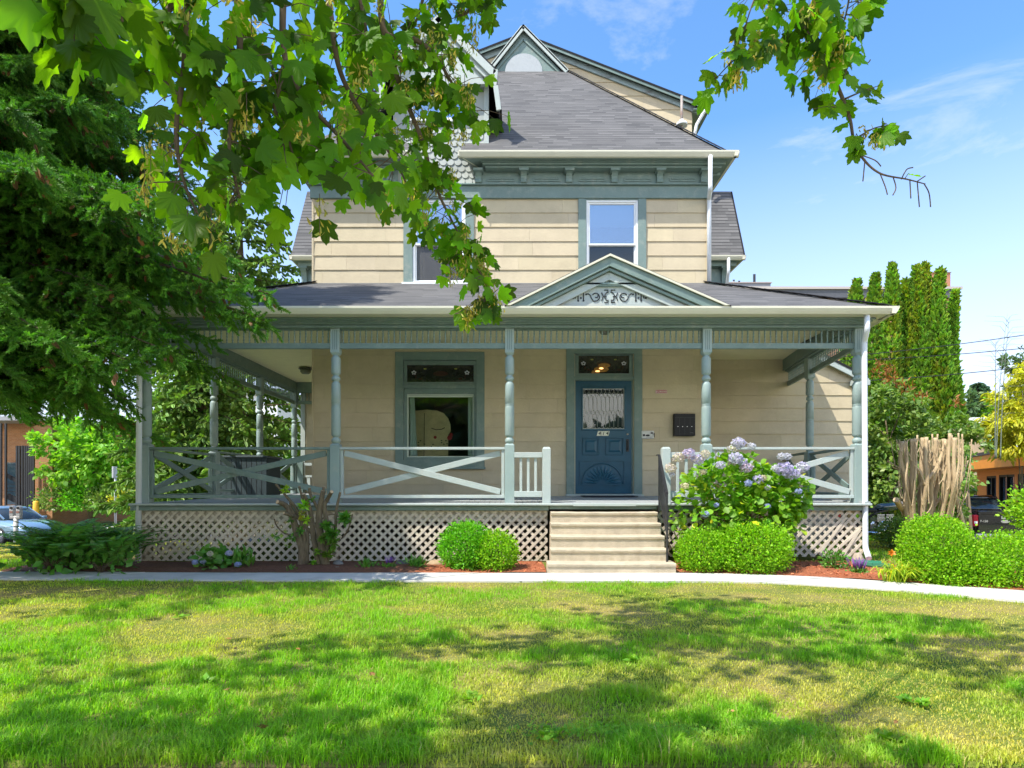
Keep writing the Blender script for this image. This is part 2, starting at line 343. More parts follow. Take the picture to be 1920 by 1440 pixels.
M['post'] = mat('pale_sage_post', (.27, .35, .33), .5, var=.06, vscale=2.5, bump=.08, bscale=40, dirt=(.42, .43, .38), dirt_scale=6, dirt_amt=.4)
def shingle_mat():
    m = bpy.data.materials.new('asphalt_shingles'); m.use_nodes = True; t = m.node_tree; b = t.nodes['Principled BSDF']; b.inputs['Roughness'].default_value = .95; b.inputs['Specular IOR Level'].default_value = .2; L = t.links
    def mth(op, a, b_=None):
        n = t.nodes.new('ShaderNodeMath'); n.operation = op
        for i, q in enumerate((a, b_)):
            if q is None: continue
            if isinstance(q, (int, float)): n.inputs[i].default_value = q
            else: L.new(q, n.inputs[i])
        return n.outputs[0]
    tcn = t.nodes.new('ShaderNodeTexCoord'); sp = t.nodes.new('ShaderNodeSeparateXYZ'); L.new(tcn.outputs['UV'], sp.inputs[0]); u, v = sp.outputs[0], sp.outputs[1]
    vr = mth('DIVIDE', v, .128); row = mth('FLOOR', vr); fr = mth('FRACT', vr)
    wn0 = t.nodes.new('ShaderNodeTexWhiteNoise'); wn0.noise_dimensions = '1D'; L.new(row, wn0.inputs['W'])
    uu = mth('ADD', mth('DIVIDE', u, .31), mth('MULTIPLY', wn0.outputs['Value'], 7.3)); tab = mth('FLOOR', uu)
    cb = t.nodes.new('ShaderNodeCombineXYZ'); L.new(tab, cb.inputs[0]); L.new(row, cb.inputs[1]); wn = t.nodes.new('ShaderNodeTexWhiteNoise'); wn.noise_dimensions = '2D'; L.new(cb.outputs[0], wn.inputs['Vector'])
    rp = t.nodes.new('ShaderNodeValToRGB'); e = rp.color_ramp.elements; e[0].position = 0; e[0].color = (.09, .089, .088, 1); e[1].position = 1; e[1].color = (.155, .152, .148, 1); q = e.new(.35); q.color = (.12, .118, .116, 1); q = e.new(.72); q.color = (.132, .129, .126, 1)
    L.new(wn.outputs['Value'], rp.inputs[0])
    butt_shade = mth('LESS_THAN', fr, mth('ADD', .06, mth('MULTIPLY', wn.outputs['Value'], .13))); mx_ = t.nodes.new('ShaderNodeMixRGB'); L.new(butt_shade, mx_.inputs[0]); L.new(rp.outputs[0], mx_.inputs[1]); mx_.inputs[2].default_value = (.022, .022, .025, 1)  # dark butt line of each course: its shadow put into the colour
    ns = t.nodes.new('ShaderNodeTexNoise'); ns.inputs['Scale'].default_value = 90; L.new(tcn.outputs['UV'], ns.inputs['Vector']); ns2 = t.nodes.new('ShaderNodeTexNoise'); ns2.inputs['Scale'].default_value = .8; ns2.inputs['Detail'].default_value = 7; L.new(tcn.outputs['UV'], ns2.inputs['Vector'])
    val = mth('ADD', mth('MULTIPLY', ns.outputs['Fac'], .9), mth('ADD', mth('MULTIPLY', ns2.outputs['Fac'], .5), .3)); hv = t.nodes.new('ShaderNodeHueSaturation'); L.new(mx_.outputs[0], hv.inputs['Color']); L.new(val, hv.inputs['Value']); L.new(hv.outputs[0], b.inputs['Base Color'])
    bu = t.nodes.new('ShaderNodeBump'); bu.inputs['Strength'].default_value = .6; bu.inputs['Distance'].default_value = .012; hgt = mth('SUBTRACT', 1, fr); L.new(mth('ADD', hgt, mth('MULTIPLY', wn.outputs['Value'], .4)), bu.inputs['Height']); L.new(bu.outputs[0], b.inputs['Normal'])
    return m
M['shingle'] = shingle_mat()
# ------------------------------------------------------------------ the house
D2, D3, D4 = 12.7, 14.05, 17.5
HX0, HX1 = PX(588, D2), PX(1325, D2)
ZC = PZ(652, D2) + .02            # porch ceiling
house = thing('victorian_house', 'cream sided victorian house with sage green trim and wrap around porch', 'house', (0, D2, 0))

def siding(name, o, u, n, u0, u1, z0, z1, opens=(), course=.305, clip=None, parent=house, tile=1.22, m=None, phase=0.0, thick=.12, seed=1):
    rr = random.Random(seed); mb = MB(); o = Vector(o); u = Vector(u); n = Vector(n); up = Vector((0, 0, 1))
    k0 = math.floor((z0 - phase) / course)
    zs = z0; k = k0
    while phase + k * course < z1:
        a = phase + k * course; b = a + course; lo, hi = max(a, z0), min(b, z1)
        if hi - lo > .01:
            zb = sorted({lo, hi} | {z for op in opens for z in (op[2], op[3]) if lo < z < hi})
            ub = [u0]; t = u0 - rr.uniform(0, tile)
            while t < u1:
                t += tile * rr.choice((1, 1, .5))
                if u0 + .05 < t < u1 - .05: ub.append(t)
            ub.append(u1)
            for ui in range(len(ub) - 1):
                g = .0013; c = rr.uniform(.955, 1.035); wv = rr.uniform(0, .004); mb.cc = (c, c * rr.uniform(.99, 1.01), c * rr.uniform(.97, 1.02))
                for zi in range(len(zb) - 1):
                    za, zc_ = zb[zi], zb[zi + 1]; segs = [(ub[ui] + (g if ui else 0), ub[ui + 1] - g)]
                    for op in opens:
                        if op[2] < zc_ - 1e-4 and op[3] > za + 1e-4:
                            ns = []
                            for s0, s1 in segs:
                                if op[1] <= s0 or op[0] >= s1: ns.append((s0, s1)); continue
                                if op[0] > s0: ns.append((s0, op[0]))
                                if op[1] < s1: ns.append((op[1], s1))
                            segs = ns
                    for s0, s1 in segs:
                        poly = [(s0, za), (s1, za), (s1, zc_), (s0, zc_)]
                        if clip: poly = clip_convex(poly, clip)
                        if len(poly) < 3: continue
                        A = []; B = []
                        for p in poly:
                            off = .020 - .016 * (p[1] - a) / course + wv * (1 - (p[1] - a) / course)
                            A.append(o + u * p[0] + up * p[1] + n * off); e_ = .0035 if abs(p[0] - s1) < 1e-4 else (-.0035 if abs(p[0] - s0) < 1e-4 else 0); B.append(o + u * (p[0] + (e_ if not (any(abs(p[0] - q_) < 1e-4 for op in opens for q_ in op[:2])) else 0)) + up * p[1] - n * thick)
                        q = len(poly); flip = u.cross(up).dot(n) < 0
                        Fc = [tuple(range(q)), tuple(range(2 * q - 1, q - 1, -1))] + [(i, i + q, (i + 1) % q + q, (i + 1) % q) for i in range(q)]
                        if flip: Fc = [tuple(reversed(f)) for f in Fc]
                        mb.add(A + B, Fc)
        k += 1
    return mb.build(name, m or M['siding'], parent, usecol=True)

def clip_convex(poly, clip):
    n = len(clip)
    for i in range(n):
        a, b = clip[i], clip[(i + 1) % n]; out_ = []
        f = lambda p: (b[0] - a[0]) * (p[1] - a[1]) - (b[1] - a[1]) * (p[0] - a[0])
        for j in range(len(poly)):
            p, q = poly[j], poly[(j + 1) % len(poly)]; fp, fq = f(p), f(q)
            if fp >= 0: out_.append(p)
            if (fp >= 0) != (fq >= 0):
                t = fp / (fp - fq); out_.append((p[0] + (q[0] - p[0]) * t, p[1] + (q[1] - p[1]) * t))
        poly = out_
        if not poly: return []
    return poly

def roof_plane(mb, pts, th=.05):
    """pts: eave-left, eave-right, top..., planar; uv along the slope"""
    pts = [Vector(p) for p in pts]; u = (pts[1] - pts[0]).normalized(); nn = u.cross(pts[-1] - pts[0]).normalized()
    if nn.z < 0: nn = -nn
    v = nn.cross(u).normalized()
    if v.z < 0: v = -v
    uv = [((p - pts[0]).dot(u) + pts[0].x * .37, (p - pts[0]).dot(v)) for p in pts]
    mb.add(pts, [tuple(range(len(pts)))], [uv])
    B = [p - nn * th for p in pts]; k = len(pts)
    mb.add(pts + B, [tuple(range(2 * k - 1, k - 1, -1))] + [(i, i + k, (i + 1) % k + k, (i + 1) % k) for i in range(k)])

# ---- porch deck
dz0, dz1 = PZ(944, 10.05), PZ(930, D2)
LX, LXO, RXW = -6.37, -6.3, 4.14
YB = 17.35
def deckz(y): return dz0 + (dz1 - dz0) * min(1, max(0, (y - 9.98) / (D2 - 9.98)))
RAX, RSL = 5.90, .155       # right porch side: x = RAX + RSL*(y-10.2)
def rx(y): return RAX + RSL * (y - 10.2)
mb = MB(); rr = random.Random(3)
x = LX
while x < 6.0:
    w = .095
    if x < HX0 - .1: yend = YB
    elif x > RXW + .05: yend = D3 - .01
    else: yend = D2 - .01
    xs = min(x, rx(10.2) + .1)
    if x < 5.92:
        zz = rr.uniform(-.001, .001)
        V = [(x, 9.98, deckz(9.98) - .03), (x + w - .004, 9.98, deckz(9.98) - .03), (x + w - .004, yend, deckz(yend) - .03), (x, yend, deckz(yend) - .03)]
        if yend > D2 + .1:
            pass
        V += [(a, b, c + .03 + zz) for a, b, c in V]
        mb.add(V, [(0, 3, 2, 1), (4, 5, 6, 7), (0, 1, 5, 4), (1, 2, 6, 5), (2, 3, 7, 6), (3, 0, 4, 7)])
    x += w
mb.prism([(5.90, 9.98), (5.99, 9.98), (6.61, D3 - .01), (5.90, D3 - .01)], (0, 0, 1.03), (1, 0, 0), (0, 1, 0), .04)
mb.build('porch_deck', M['deck'], house)
# nosing + skirt board
mb = MB()
mb.box(LX - .02, 6.00, 9.94, 9.978, dz0 - .032, dz0 + .004)
mb.build('deck_nosing', M['trim_lit_worn'], house, bevel=.006)
mb = MB()
zs0, zs1 = PZ(957, 10.08), dz0 - .034
mb.box(LX, .615, 10.02, 10.06, zs0, zs1); mb.box(.63, 2.44, 10.03, 10.06, zs0 + .02, zs1); mb.box(2.455, 5.96, 10.02, 10.06, zs0, zs1)
mb.box(LX - .04, LX - .002, 10.02, YB, zs0, zs1)
mb.prism([(5.965, 10.06), (6.0, 10.06), (6.62, D3), (6.58, D3)], (0, 0, zs1), (1, 0, 0), (0, 1, 0), zs1 - zs0)
mb.build('skirt_board', M['trim'], house, bevel=.004)
# ledger strip above steps (pale worn)
mb = MB(); mb.box(1.02, 2.06, 9.90, 9.938, dz0 - .04, dz0 + .006); mb.build('threshold_strip', M['trim_lit_worn'], house, bevel=.004)

# ---- lattice
def lattice(x0, x1, z0, z1, y, axis='x', broken=False, seed=0, parent=house):
    rr = random.Random(seed); mb = MB(); w = .045; sp = .108 * math.sqrt(2) * .98
    def sheet(sign, off):
        t = -(z1 - z0) - .5
        while t < (x1 - x0) + (z1 - z0) + .5:
            dx = w * math.sqrt(2) / 2; H = z1 - z0; j = rr.uniform(-.006, .006)
            if not (broken and rr.random() < .10):
                if sign > 0: poly = [(x0 + t - dx + j, z0), (x0 + t + dx + j, z0), (x0 + t + dx + H, z1), (x0 + t - dx + H, z1)]
                else: poly = [(x0 + t - dx + H + j, z0), (x0 + t + dx + H + j, z0), (x0 + t + dx, z1), (x0 + t - dx, z1)]
                poly = clip_rect(poly, x0, x1, z0, z1)
                if len(poly) >= 3:
                    if axis == 'x': mb.prism(poly, (0, y + off, 0), (1, 0, 0), (0, 0, 1), .008)
                    else: mb.prism(poly, (y + off, 0, 0), (0, -1, 0), (0, 0, 1), .008) if False else mb.prism([(-p[0], p[1]) for p in poly], (y + off, 0, 0), (0, -1, 0), (0, 0, 1), .008)
            t += sp
    sheet(1, 0); sheet(-1, .010)
    if broken:
        for a, b, c, d in ((x1 - .75, z0 + .05, x1 - .30, z1 - .12), (x1 - .6, z0, x1 - .1, z0 + .42), (x1 - .35, z0 + .02, x1 - .05, z1 - .3)):
            mb.beam((a, y - .012, b), (c, y - .004, d), .008, .045, up=(1, 0, 0))
    mb.build('lattice_panel', M['lattice'], parent)
zl0 = PZ(1052, 10.05)
lattice(LX + .03, .60, zl0, zs0 - .002, 10.08, seed=1)
lattice(2.46, 5.93, zl0 + .07, zs0 - .002, 10.08, broken=True, seed=2)
lattice(10.1, 16.9, zl0, zs0 - .002, LX + .0, axis='y', seed=3)
mb = MB(); mb.box(LX + .02, .60, 10.11, 10.14, zs0 - .19, zs0 - .01); mb.build('skirt_backing_board', mat('backing_board_paint', (.42, .37, .29), .85, var=.1), house)
mb = MB()
for x_ in (LX + .06, -3.05, -.6, 2.5, 4.2, 5.85): mb.box(x_ - .06, x_ + .06, 10.3, 10.42, -.02, .94)
mb.build('pier', M['concrete'], house)
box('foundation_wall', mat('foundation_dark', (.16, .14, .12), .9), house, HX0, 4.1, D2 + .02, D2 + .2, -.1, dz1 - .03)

# ---- posts
def post_z(): return (dz0, PZ(832, 10.25), PZ(667, 10.25), PZ(614, 10.25))
def make_post(x, y, zb, lit=True, flutes=True, w=.165):
    r = MB(); _, za, zb2, zt = post_z()
    rel = [(za, .045), (za + .015, .070), (za + .055, .080), (za + .09, .066), (za + .105, .048), (za + .115, .048), (za + .125, .066), (za + .15, .078)]
    zmid = PZ(760, 10.25); z718 = PZ(716, 10.25)
    rel += [(zmid - .04, .079)]
    for i in range(3): a = zmid - .03 + i * .02; rel += [(a, .079), (a + .004, .073), (a + .012, .073), (a + .016, .079)]
    rel += [(z718 - .05, .076), (z718 - .02, .066), (z718, .048), (z718 + .012, .048), (z718 + .022, .068), (z718 + .05, .074), (z718 + .085, .068), (z718 + .095, .050), (z718 + .115, .050),
            (z718 + .13, .070), (z718 + .15, .078), (zb2 - .055, .078), (zb2 - .03, .068), (zb2 - .015, .052), (zb2 + .002, .05)]
    r.lathe(x, y, rel, n=18); h = w / 2
    o = r.build('porch_post', M['post'], house)
    b = MB(); b.box(x - h, x + h, y - h, y + h, zb, za - .03)
    # chamfered shoulder
    V = []
    for z, q in ((za - .03, h), (za + .004, h - .028)):
        V += [(x - q, y - q, z), (x + q, y - q, z), (x + q, y + q, z), (x - q, y + q, z)]
    b.add(V, [(4, 5, 6, 7)] + [(i, (i + 1) % 4, (i + 1) % 4 + 4, i + 4) for i in range(4)])
    b.build('post_base', M['post'], o, bevel=.004); b = MB()
    V = []; g = .078
    for z, q in ((zb2 - .004, g - .035), (zb2 + .045, g), (zt, g)):
        V += [(x - q, y - q, z), (x + q, y - q, z), (x + q, y + q, z), (x - q, y + q, z)]
    b.add(V, [(3, 2, 1, 0), (8, 9, 10, 11)] + [(i + 4 * k, (i + 1) % 4 + 4 * k, (i + 1) % 4 + 4 * k + 4, i + 4 * k + 4) for k in (0, 1) for i in range(4)])
    b.build('post_cap', M['post'], o, bevel=.004)
    if flutes:
        f = MB()
        for dx in (-.032, 0, .032): f.box(x + dx - .004, x + dx + .004, y - g - .0015, y - g + .01, zb2 + .09, zt - .06)
        f.build('flute', M['trim_dark'], o)
    return o
PXS = [PX(275, 10.25), PX(630, 10.25), PX(955.5, 10.25), PX(1324, 10.25), PX(1607, 10.25)]
LYS = [12.57, 14.85, 17.2]
for x in PXS: make_post(x, 10.25, dz0, flutes=x not in (PXS[0],))
for y in LYS: make_post(PXS[0], y, deckz(y), flutes=False)
make_post(6.28, 12.6, deckz(12.6), flutes=False)

# ---- entablature: fascia beam, mouldings, gutter, soffit
zt = PZ(615, 10.2); zgf = PZ(587, 9.75); zgt = PZ(573.5, 9.75)
GX0, GX1, GY = PXS[0] - .47, 6.30, 9.75
def grx(y): return GX1 + RSL * (y - GY)
mb = MB()
mb.box(PXS[0] - .09, PXS[4] + .09, 10.14, 10.34, zt, zgf + .02)
mb.box(PXS[0] - .13, PXS[4] + .12, 10.09, 10.14, zt + .045, zgf + .005)
mb.box(PXS[0] - .09, PXS[0] + .09, 10.34, 17.3, zt, zgf + .02)
mb.box(PXS[0] - .13, PXS[0] - .09, 10.14, 17.3, zt + .045, zgf + .005)
mb.beam((rx(10.2) + .02, 10.35, zt + .07), (rx(D3) + .02, D3, zt + .07), .2, .16)
mb.box(PXS[0], HX0, 17.1, 17.28, zt, zgf + .02)
mb.build('porch_beam', M['trim'], house, bevel=.006)
mb = MB(); mb.box(PXS[0] + .092, PXS[4] - .06, 10.342, 10.37, zt + .02, ZC + .02); mb.box(PXS[0] + .092, PXS[0] + .12, 10.37, 17.1, zt + .02, ZC + .02); mb.beam((rx(10.2) - .12, 10.3, (zt + ZC) / 2 + .02), (rx(D3) - .12, D3, (zt + ZC) / 2 + .02), .03, ZC - zt + .02); mb.box(PXS[0] + .12, HX0, 17.05, 17.09, zt + .02, ZC + .02)
mb.build('inner_fascia', M['trim'], house)
mb = MB()
mb.box(PXS[0] - .16, PXS[4] + .15, 10.045, 10.09, zgf - .055, zgf + .004)
mb.box(PXS[0] - .19, PXS[4] + .18, 10.0, 10.045, zgf - .028, zgf + .004)
mb.box(PXS[0] - .11, PXS[4] + .10, 10.12, 10.142, zt - .012, zt + .018)
mb.build('porch_moulding', M['trim'], house, bevel=.008)
mb = MB()      # soffit boards
mb.box(GX0 + .08, GX1 - .1, GY + .09, 10.2, zgf + .004, zgf + .02)
mb.box(GX0 + .08, PXS[0], 10.2, 17.6, zgf + .004, zgf + .02)
mb.prism([(PXS[4], 10.2), (grx(10.2) - .08, 10.2), (grx(D3) - .08, D3), (PXS[4] + .6, D3)], (0, 0, zgf + .02), (1, 0, 0), (0, 1, 0), .016)
mb.build('porch_soffit', M['gutter'], house)
def gutter(mb, a, b, out_, h=None, d=.11):
    a, b, out_ = Vector(a), Vector(b), Vector(out_).normalized(); dr = (b - a).normalized(); H = zgt - zgf if h is None else h
    prof = [(0, 0), (d * .55, 0), (d * .80, H * .35), (d, H * .72), (d, H), (d - .012, H), (d - .012, H * .75), (.0, H * .8)]
    V = []
    for e, s in ((a, 0), (b, 0)):
        for q, z in prof: V.append(e + out_ * q + Vector((0, 0, z)))
    k = len(prof)
    mb.add(V, [tuple(reversed(range(k))), tuple(range(k, 2 * k))] + [(i, (i + 1) % k, (i + 1) % k + k, i + k) for i in range(k)])
mb = MB()
gutter(mb, (GX0, GY + .11, zgf), (GX1, GY + .11, zgf), (0, -1, 0))
gutter(mb, (GX0 + .11, 17.6, zgf), (GX0 + .11, GY, zgf), (-1, 0, 0))
gutter(mb, (GX1 - .09, GY + .002, zgf), (grx(D3) - .09, D3, zgf), (1, -.155, 0))
mb.build('porch_gutter', M['gutter'], house)

# ---- porch ceiling
mb = MB()
def ceil_boards(x0, x1, y0, y1, step=.14):
    n = int((y1 - y0) / step)
    for i in range(n): mb.box(x0, x1, y0 + i * step + .003, y0 + (i + 1) * step - .003, ZC, ZC + .02)
    mb.box(x0, x1, y0, y1, ZC + .006, ZC + .03)
ceil_boards(PXS[0] + .05, PXS[4] + .05, 10.3, D2 - .002); ceil_boards(PXS[0] + .05, HX0 - .002, D2, 17.25)
ceil_boards(HX1 + .002, 6.5, D2, D3 - .002)
mb.build('porch_ceiling', M['ceil'], house)

# ---- spindle friezes
fz0, fz1 = PZ(653, 10.2), PZ(643, 10.2)
def frieze(a, b, name='spindle_frieze', sp=.0965):
    a, b = Vector(a), Vector(b); d = b - a; L = d.length; d.normalize(); mb = MB()
    c0 = a + Vector((0, 0, 0)); zt_ = zt
    A0 = Vector((a.x, a.y, (fz0 + fz1) / 2)); B0 = Vector((b.x, b.y, (fz0 + fz1) / 2)); mb.beam(A0, B0, .06, fz1 - fz0)
    A0.z = B0.z = zt_ - .016; mb.beam(A0, B0, .06, .03)
    n = round(L / sp); H = zt_ - .03 - fz1
    for i in range(n):
        p = a + d * ((i + .5) * L / n); pr = [(0, .017), (.10, .017), (.14, .011), (.2, .019), (.42, .013), (.5, .021), (.58, .013), (.8, .019), (.86, .011), (.9, .017), (1, .017)]
        mb.lathe(p.x, p.y, [(fz1 + q * H, r * .82) for q, r in pr], n=8)
    return mb.build(name, M['trim'], house)
g = .079
for i in range(4): frieze((PXS[i] + g, 10.24, 0), (PXS[i + 1] - g, 10.24, 0))
ys = [10.25] + LYS
for i in range(3): frieze((PXS[0], ys[i] + g, 0), (PXS[0], ys[i + 1] - g, 0))
frieze((PXS[4], 10.25 + g, 0), (6.28, 12.6 - g, 0)); frieze((6.28, 12.6 + g, 0), (rx(D3), D3, 0)); frieze((PXS[0] + g, 17.2, 0), (HX0 - .02, 17.2, 0))

# ---- railings
zr1, zr0 = PZ(838, 10.2), PZ(843.5, 10.2); zb1, zb0 = PZ(928, 10.2), PZ(934, 10.2)
def rail_bay(a, b, ends=True, w=.10, mm=None, dz=0):
    a, b = Vector(a), Vector(b); d = (b - a).normalized(); nrm = Vector((d.y, -d.x, 0)); mm = mm or M['trim']
    T = lambda p, z: Vector((p.x, p.y, z + dz))
    mb = MB(); mb.beam(T(a, (zr0 + zr1) / 2), T(b, (zr0 + zr1) / 2), .10, zr1 - zr0 - .008); o = mb.build('railing', mm, house, bevel=.004)
    mb = MB(); mb.beam(T(a, (zb0 + zb1) / 2), T(b, (zb0 + zb1) / 2), .07, zb1 - zb0); mb.build('bottom_rail', mm, o, bevel=.004)
    if ends:
        for e, s in ((a, 1), (b, -1)):
            mb = MB(); p = e + d * (s * .03); mb.beam(T(p, zb0 + .01), T(p, zr0 + .002), .055, .05, up=tuple(d)); mb.build('end_stile', mm, o, bevel=.003)
    i0 = .075; A = a + d * i0; B = b - d * i0; zlo, zhi = zb1 + .055, zr0 - .055
    for k, (za, zb_, off) in enumerate(((zhi, zlo, .016), (zlo, zhi, -.016))):
        mb = MB(); mb.beam(T(A, za) + nrm * off, T(B, zb_) + nrm * off, .028, w, up=(0, 0, 1)); mb.build('cross_brace', mm, o, bevel=.004)
    return o
h = .084
rail_bay((PXS[0] + h, 10.22, 0), (PXS[1] - h, 10.22, 0)); rail_bay((PXS[1] + h, 10.22, 0), (PXS[2] - h, 10.22, 0), mm=M['trim_lit_worn'])
rail_bay((PXS[3] + h, 10.22, 0), (PXS[4] - h, 10.22, 0), mm=M['trim_lit_worn'])
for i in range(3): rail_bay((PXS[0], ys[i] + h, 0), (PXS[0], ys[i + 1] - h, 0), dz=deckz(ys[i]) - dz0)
rail_bay((PXS[4], 10.25 + h, 0), (6.28, 12.6 - h, 0), dz=.03); rail_bay((6.28, 12.6 + h, 0), (rx(D3), D3, 0), dz=.06)
# short balustrades flanking the steps
def balustrade(xp, xe, parent=house):
    s = 1 if xe > xp else -1; y = 10.2
    mb = MB(); mb.box(xe - .07, xe + .07, y - .07, y + .07, dz0, PZ(842, 10.15)); 
    V = []
    for z, q in ((PZ(842, 10.15), .07), (PZ(838, 10.15), .052)): V += [(xe - q, y - q, z), (xe + q, y - q, z), (xe + q, y + q, z), (xe - q, y + q, z)]
    mb.add(V, [(4, 5, 6, 7)] + [(i, (i + 1) % 4, (i + 1) % 4 + 4, i + 4) for i in range(4)])
    o = mb.build('balustrade_post', M['trim_lit_worn'], house, bevel=.005)
    a, b = sorted((xp + s * .08, xe - s * .072))
    mb = MB(); mb.box(a, b + (0), y - .05, y + .05, PZ(858, 10.15), PZ(848, 10.15)); mb.build('top_rail', M['trim_lit_worn'], o, bevel=.005)
    mb = MB(); mb.box(a, b, y - .035, y + .035, PZ(932, 10.15), PZ(921, 10.15)); mb.build('bottom_rail', M['trim_lit_worn'], o, bevel=.005)
    for i in range(3):
        x = a + (b - a) * (i + .9) / 3.8; mb = MB(); mb.box(x - .022, x + .022, y - .02, y + .02, PZ(921.5, 10.15), PZ(857.5, 10.15)); mb.build('baluster', M['trim_lit_worn'], o, bevel=.003)
balustrade(PXS[2], PX(1024.5, 10.2)); balustrade(PXS[3], PX(1248, 10.2))
# balustrade at the far end of the side porch
mb = MB(); mb.box(PXS[0] + .12, PXS[0] + .28, 17.1, 17.26, dz1, PZ(866, 17.2)); o = mb.build('balustrade_post', M['trim'], house, bevel=.005)
mb = MB(); mb.box(PXS[0] + .28, HX0, 17.14, 17.22, PZ(873, 17.2), PZ(868, 17.2)); mb.box(PXS[0] + .28, HX0, 17.15, 17.21, PZ(895, 17.2), PZ(891, 17.2)); mb.build('top_rail', M['trim_lit_worn'], o)
for i in range(7):
    x = PXS[0] + .42 + i * .2; mb = MB(); mb.box(x - .045, x + .045, 17.16, 17.2, dz1 + .05, PZ(895, 17.2)); mb.build('baluster', M['trim_lit_worn'], o)

# ---- walls
DW = (PX(1078, D2), PX(1187, D2), 0.9, PZ(664, D2))          # door+transom opening
W1 = (PX(757, D2), PX(893, D2), PZ(862, D2), PZ(676, D2))    # porch window opening
UW1 = (PX(774, D2), PX(873, D2), PZ(531, D2), PZ(376, D2)); UW2 = (PX(1099, D2), PX(1196, D2), PZ(531, D2), PZ(376, D2))
zut = PZ(372, D2); zuf = PZ(533, D2)
siding('front_wall', (0, D2, 0), (1, 0, 0), (0, -1, 0), HX0, HX1, dz1 - .05, zut + .6, opens=(DW, W1, UW1, UW2), phase=PZ(933, D2) - .02, course=.3035, seed=4)
siding('side_wall', (HX0, 0, 0), (0, 1, 0), (-1, 0, 0), D2 + .0, D4, dz1 - .05, zut + .6, phase=PZ(933, D2) - .02, course=.3035, seed=5)
siding('side_wall', (HX1, 0, 0), (0, 1, 0), (1, 0, 0), D2, D4, dz1 - .05, zut + .6, phase=PZ(933, D2) - .02, course=.3035, seed=6)
# one storey wing on the right
wx1 = PX(1600, D3)
siding('wing_wall', (0, D3, 0), (1, 0, 0), (0, -1, 0), HX1 + .021, wx1, .6, 5.6, phase=.99, course=.3035, seed=8,
       clip=[(HX1, .0), (wx1, .0), (wx1, PZ(702, D3)), (PX(1555, D3), PZ(679, D3)), (HX1, PZ(679, D3) + (PX(1555, D3) - HX1) * .5)])
siding('wing_side_wall', (wx1, 0, 0), (0, 1, 0), (1, 0, 0), D3 + .01, 19, .6, PZ(702, D3), phase=.99, course=.3035, seed=9)
box('wing_foundation', M['concrete'], house, HX1, wx1 - .02, D3 + .02, D3 + .14, -1, .62)
mb = MB(); a = PZ(702, D3)
def wz(x): return a + (wx1 - x) * .5
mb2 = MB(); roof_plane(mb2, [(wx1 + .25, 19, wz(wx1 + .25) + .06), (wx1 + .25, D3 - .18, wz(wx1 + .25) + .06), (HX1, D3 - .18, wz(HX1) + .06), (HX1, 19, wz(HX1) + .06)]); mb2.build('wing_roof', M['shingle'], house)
mb.beam((HX1, D3 - .14, wz(HX1) - .06), (wx1 + .25, D3 - .14, wz(wx1 + .25) - .06), .05, .13, up=(0, 0, 1))
mb.box(wx1 - .12, wx1 + .27, D3 - .22, D3 - .06, wz(wx1 + .25) - .16, wz(wx1 + .25) - .04)
mb.build('wing_rake_board', M['trim_lit_worn'], house, bevel=.004)
# left transept front (sunlit strip seen past the side porch) and right transept
LT = -6.15; RT = 6.30
siding('transept_wall', (0, D4, 0), (1, 0, 0), (0, -1, 0), LT, HX0 + .1, .6, 7.6, phase=.99, course=.3035, seed=10)
siding('transept_side_wall', (LT, 0, 0), (0, 1, 0), (-1, 0, 0), D4, 24, .6, 7.6, phase=.99, seed=11)
siding('transept_wall', (0, D4, 0), (1, 0, 0), (0, -1, 0), HX1 - .1, RT, .6, 7.6, phase=.99, seed=12)
siding('transept_side_wall', (RT, 0, 0), (0, 1, 0), (1, 0, 0), D4, 24, .6, 7.6, phase=.99, seed=13)
box('corner_board', M['trim_lit_worn'], house, LT - .03, LT + .1, D4 - .035, D4 + .05, .6, 6.9, bevel=.003)
box('back_wall', mat('back_wall_cream', (.5, .43, .3), .8), house, -6.1, 6.28, 23.9, 24.05, -1.1, 12.2)
box('wing_back_wall', mat('back_wall_cream_low', (.5, .43, .3), .8), house, 4.2, 8.0, 18.9, 19.0, -1.1, 3.9)
# corner trims
for q in ((HX0 - .028, HX0 + .008, D2 - .032, D2 + .03, dz1, zut), (HX1 - .01, HX1 + .03, D2 - .032, D2 + .03, dz1, zut), (wx1 - .008, wx1 + .03, D3 - .03, D3 + .02, .6, PZ(703, D3))): MB().box(*q).build('corner_trim', M['siding'], house, usecol=True)

# ---- upper frieze board, panels, brackets, cornice
OV = .515; zg1 = PZ(281, D2 - OV); zg0 = PZ(291.5, D2 - OV)
CR0 = PX(902, D2); CL1 = PX(747, D2)        # cornice break beside the wall dormer
mb = MB()
zp = PZ(350, D2)
for x0, x1 in ((HX0 - .03, CL1), (CR0, HX1 + .03)):
    mb.box(x0, x1, D2 - .055, D2, zp + .03, zg0)
mb.box(HX0 - .06, HX1 + .06, D2 - .045, D2, zut, zp)
mb.box(HX1, HX1 + .06, D2, D4, zut, zg0); mb.box(HX0 - .06, HX0, D2, D4, zut, zg0)
mb.build('frieze_board', M['trim'], house)
mb = MB()
for x0, x1 in ((HX0 - .10, HX1 + .10),): mb.box(x0, x1, D2 - .10, D2, zp, zp + .03)
mb.box(HX0 - .06, HX1 + .06, D2 - .06, D2, zut - .02, zut + .012)
mb.build('frieze_moulding', M['trim'], house, bevel=.006)
mb = MB()      # crown below the soffit
for x0, x1 in ((HX0 - .34, CL1 + .0), (CR0 - .0, HX1 + .34)):
    mb.box(x0, x1, D2 - .34, D2 - .0, zg0 - .02, zg0 + .002); mb.box(x0 + .04, x1 - .04, D2 - .30, D2, zg0 - .06, zg0 - .021); mb.box(x0 + .10, x1 - .10, D2 - .24, D2, zg0 - .10, zg0 - .061)
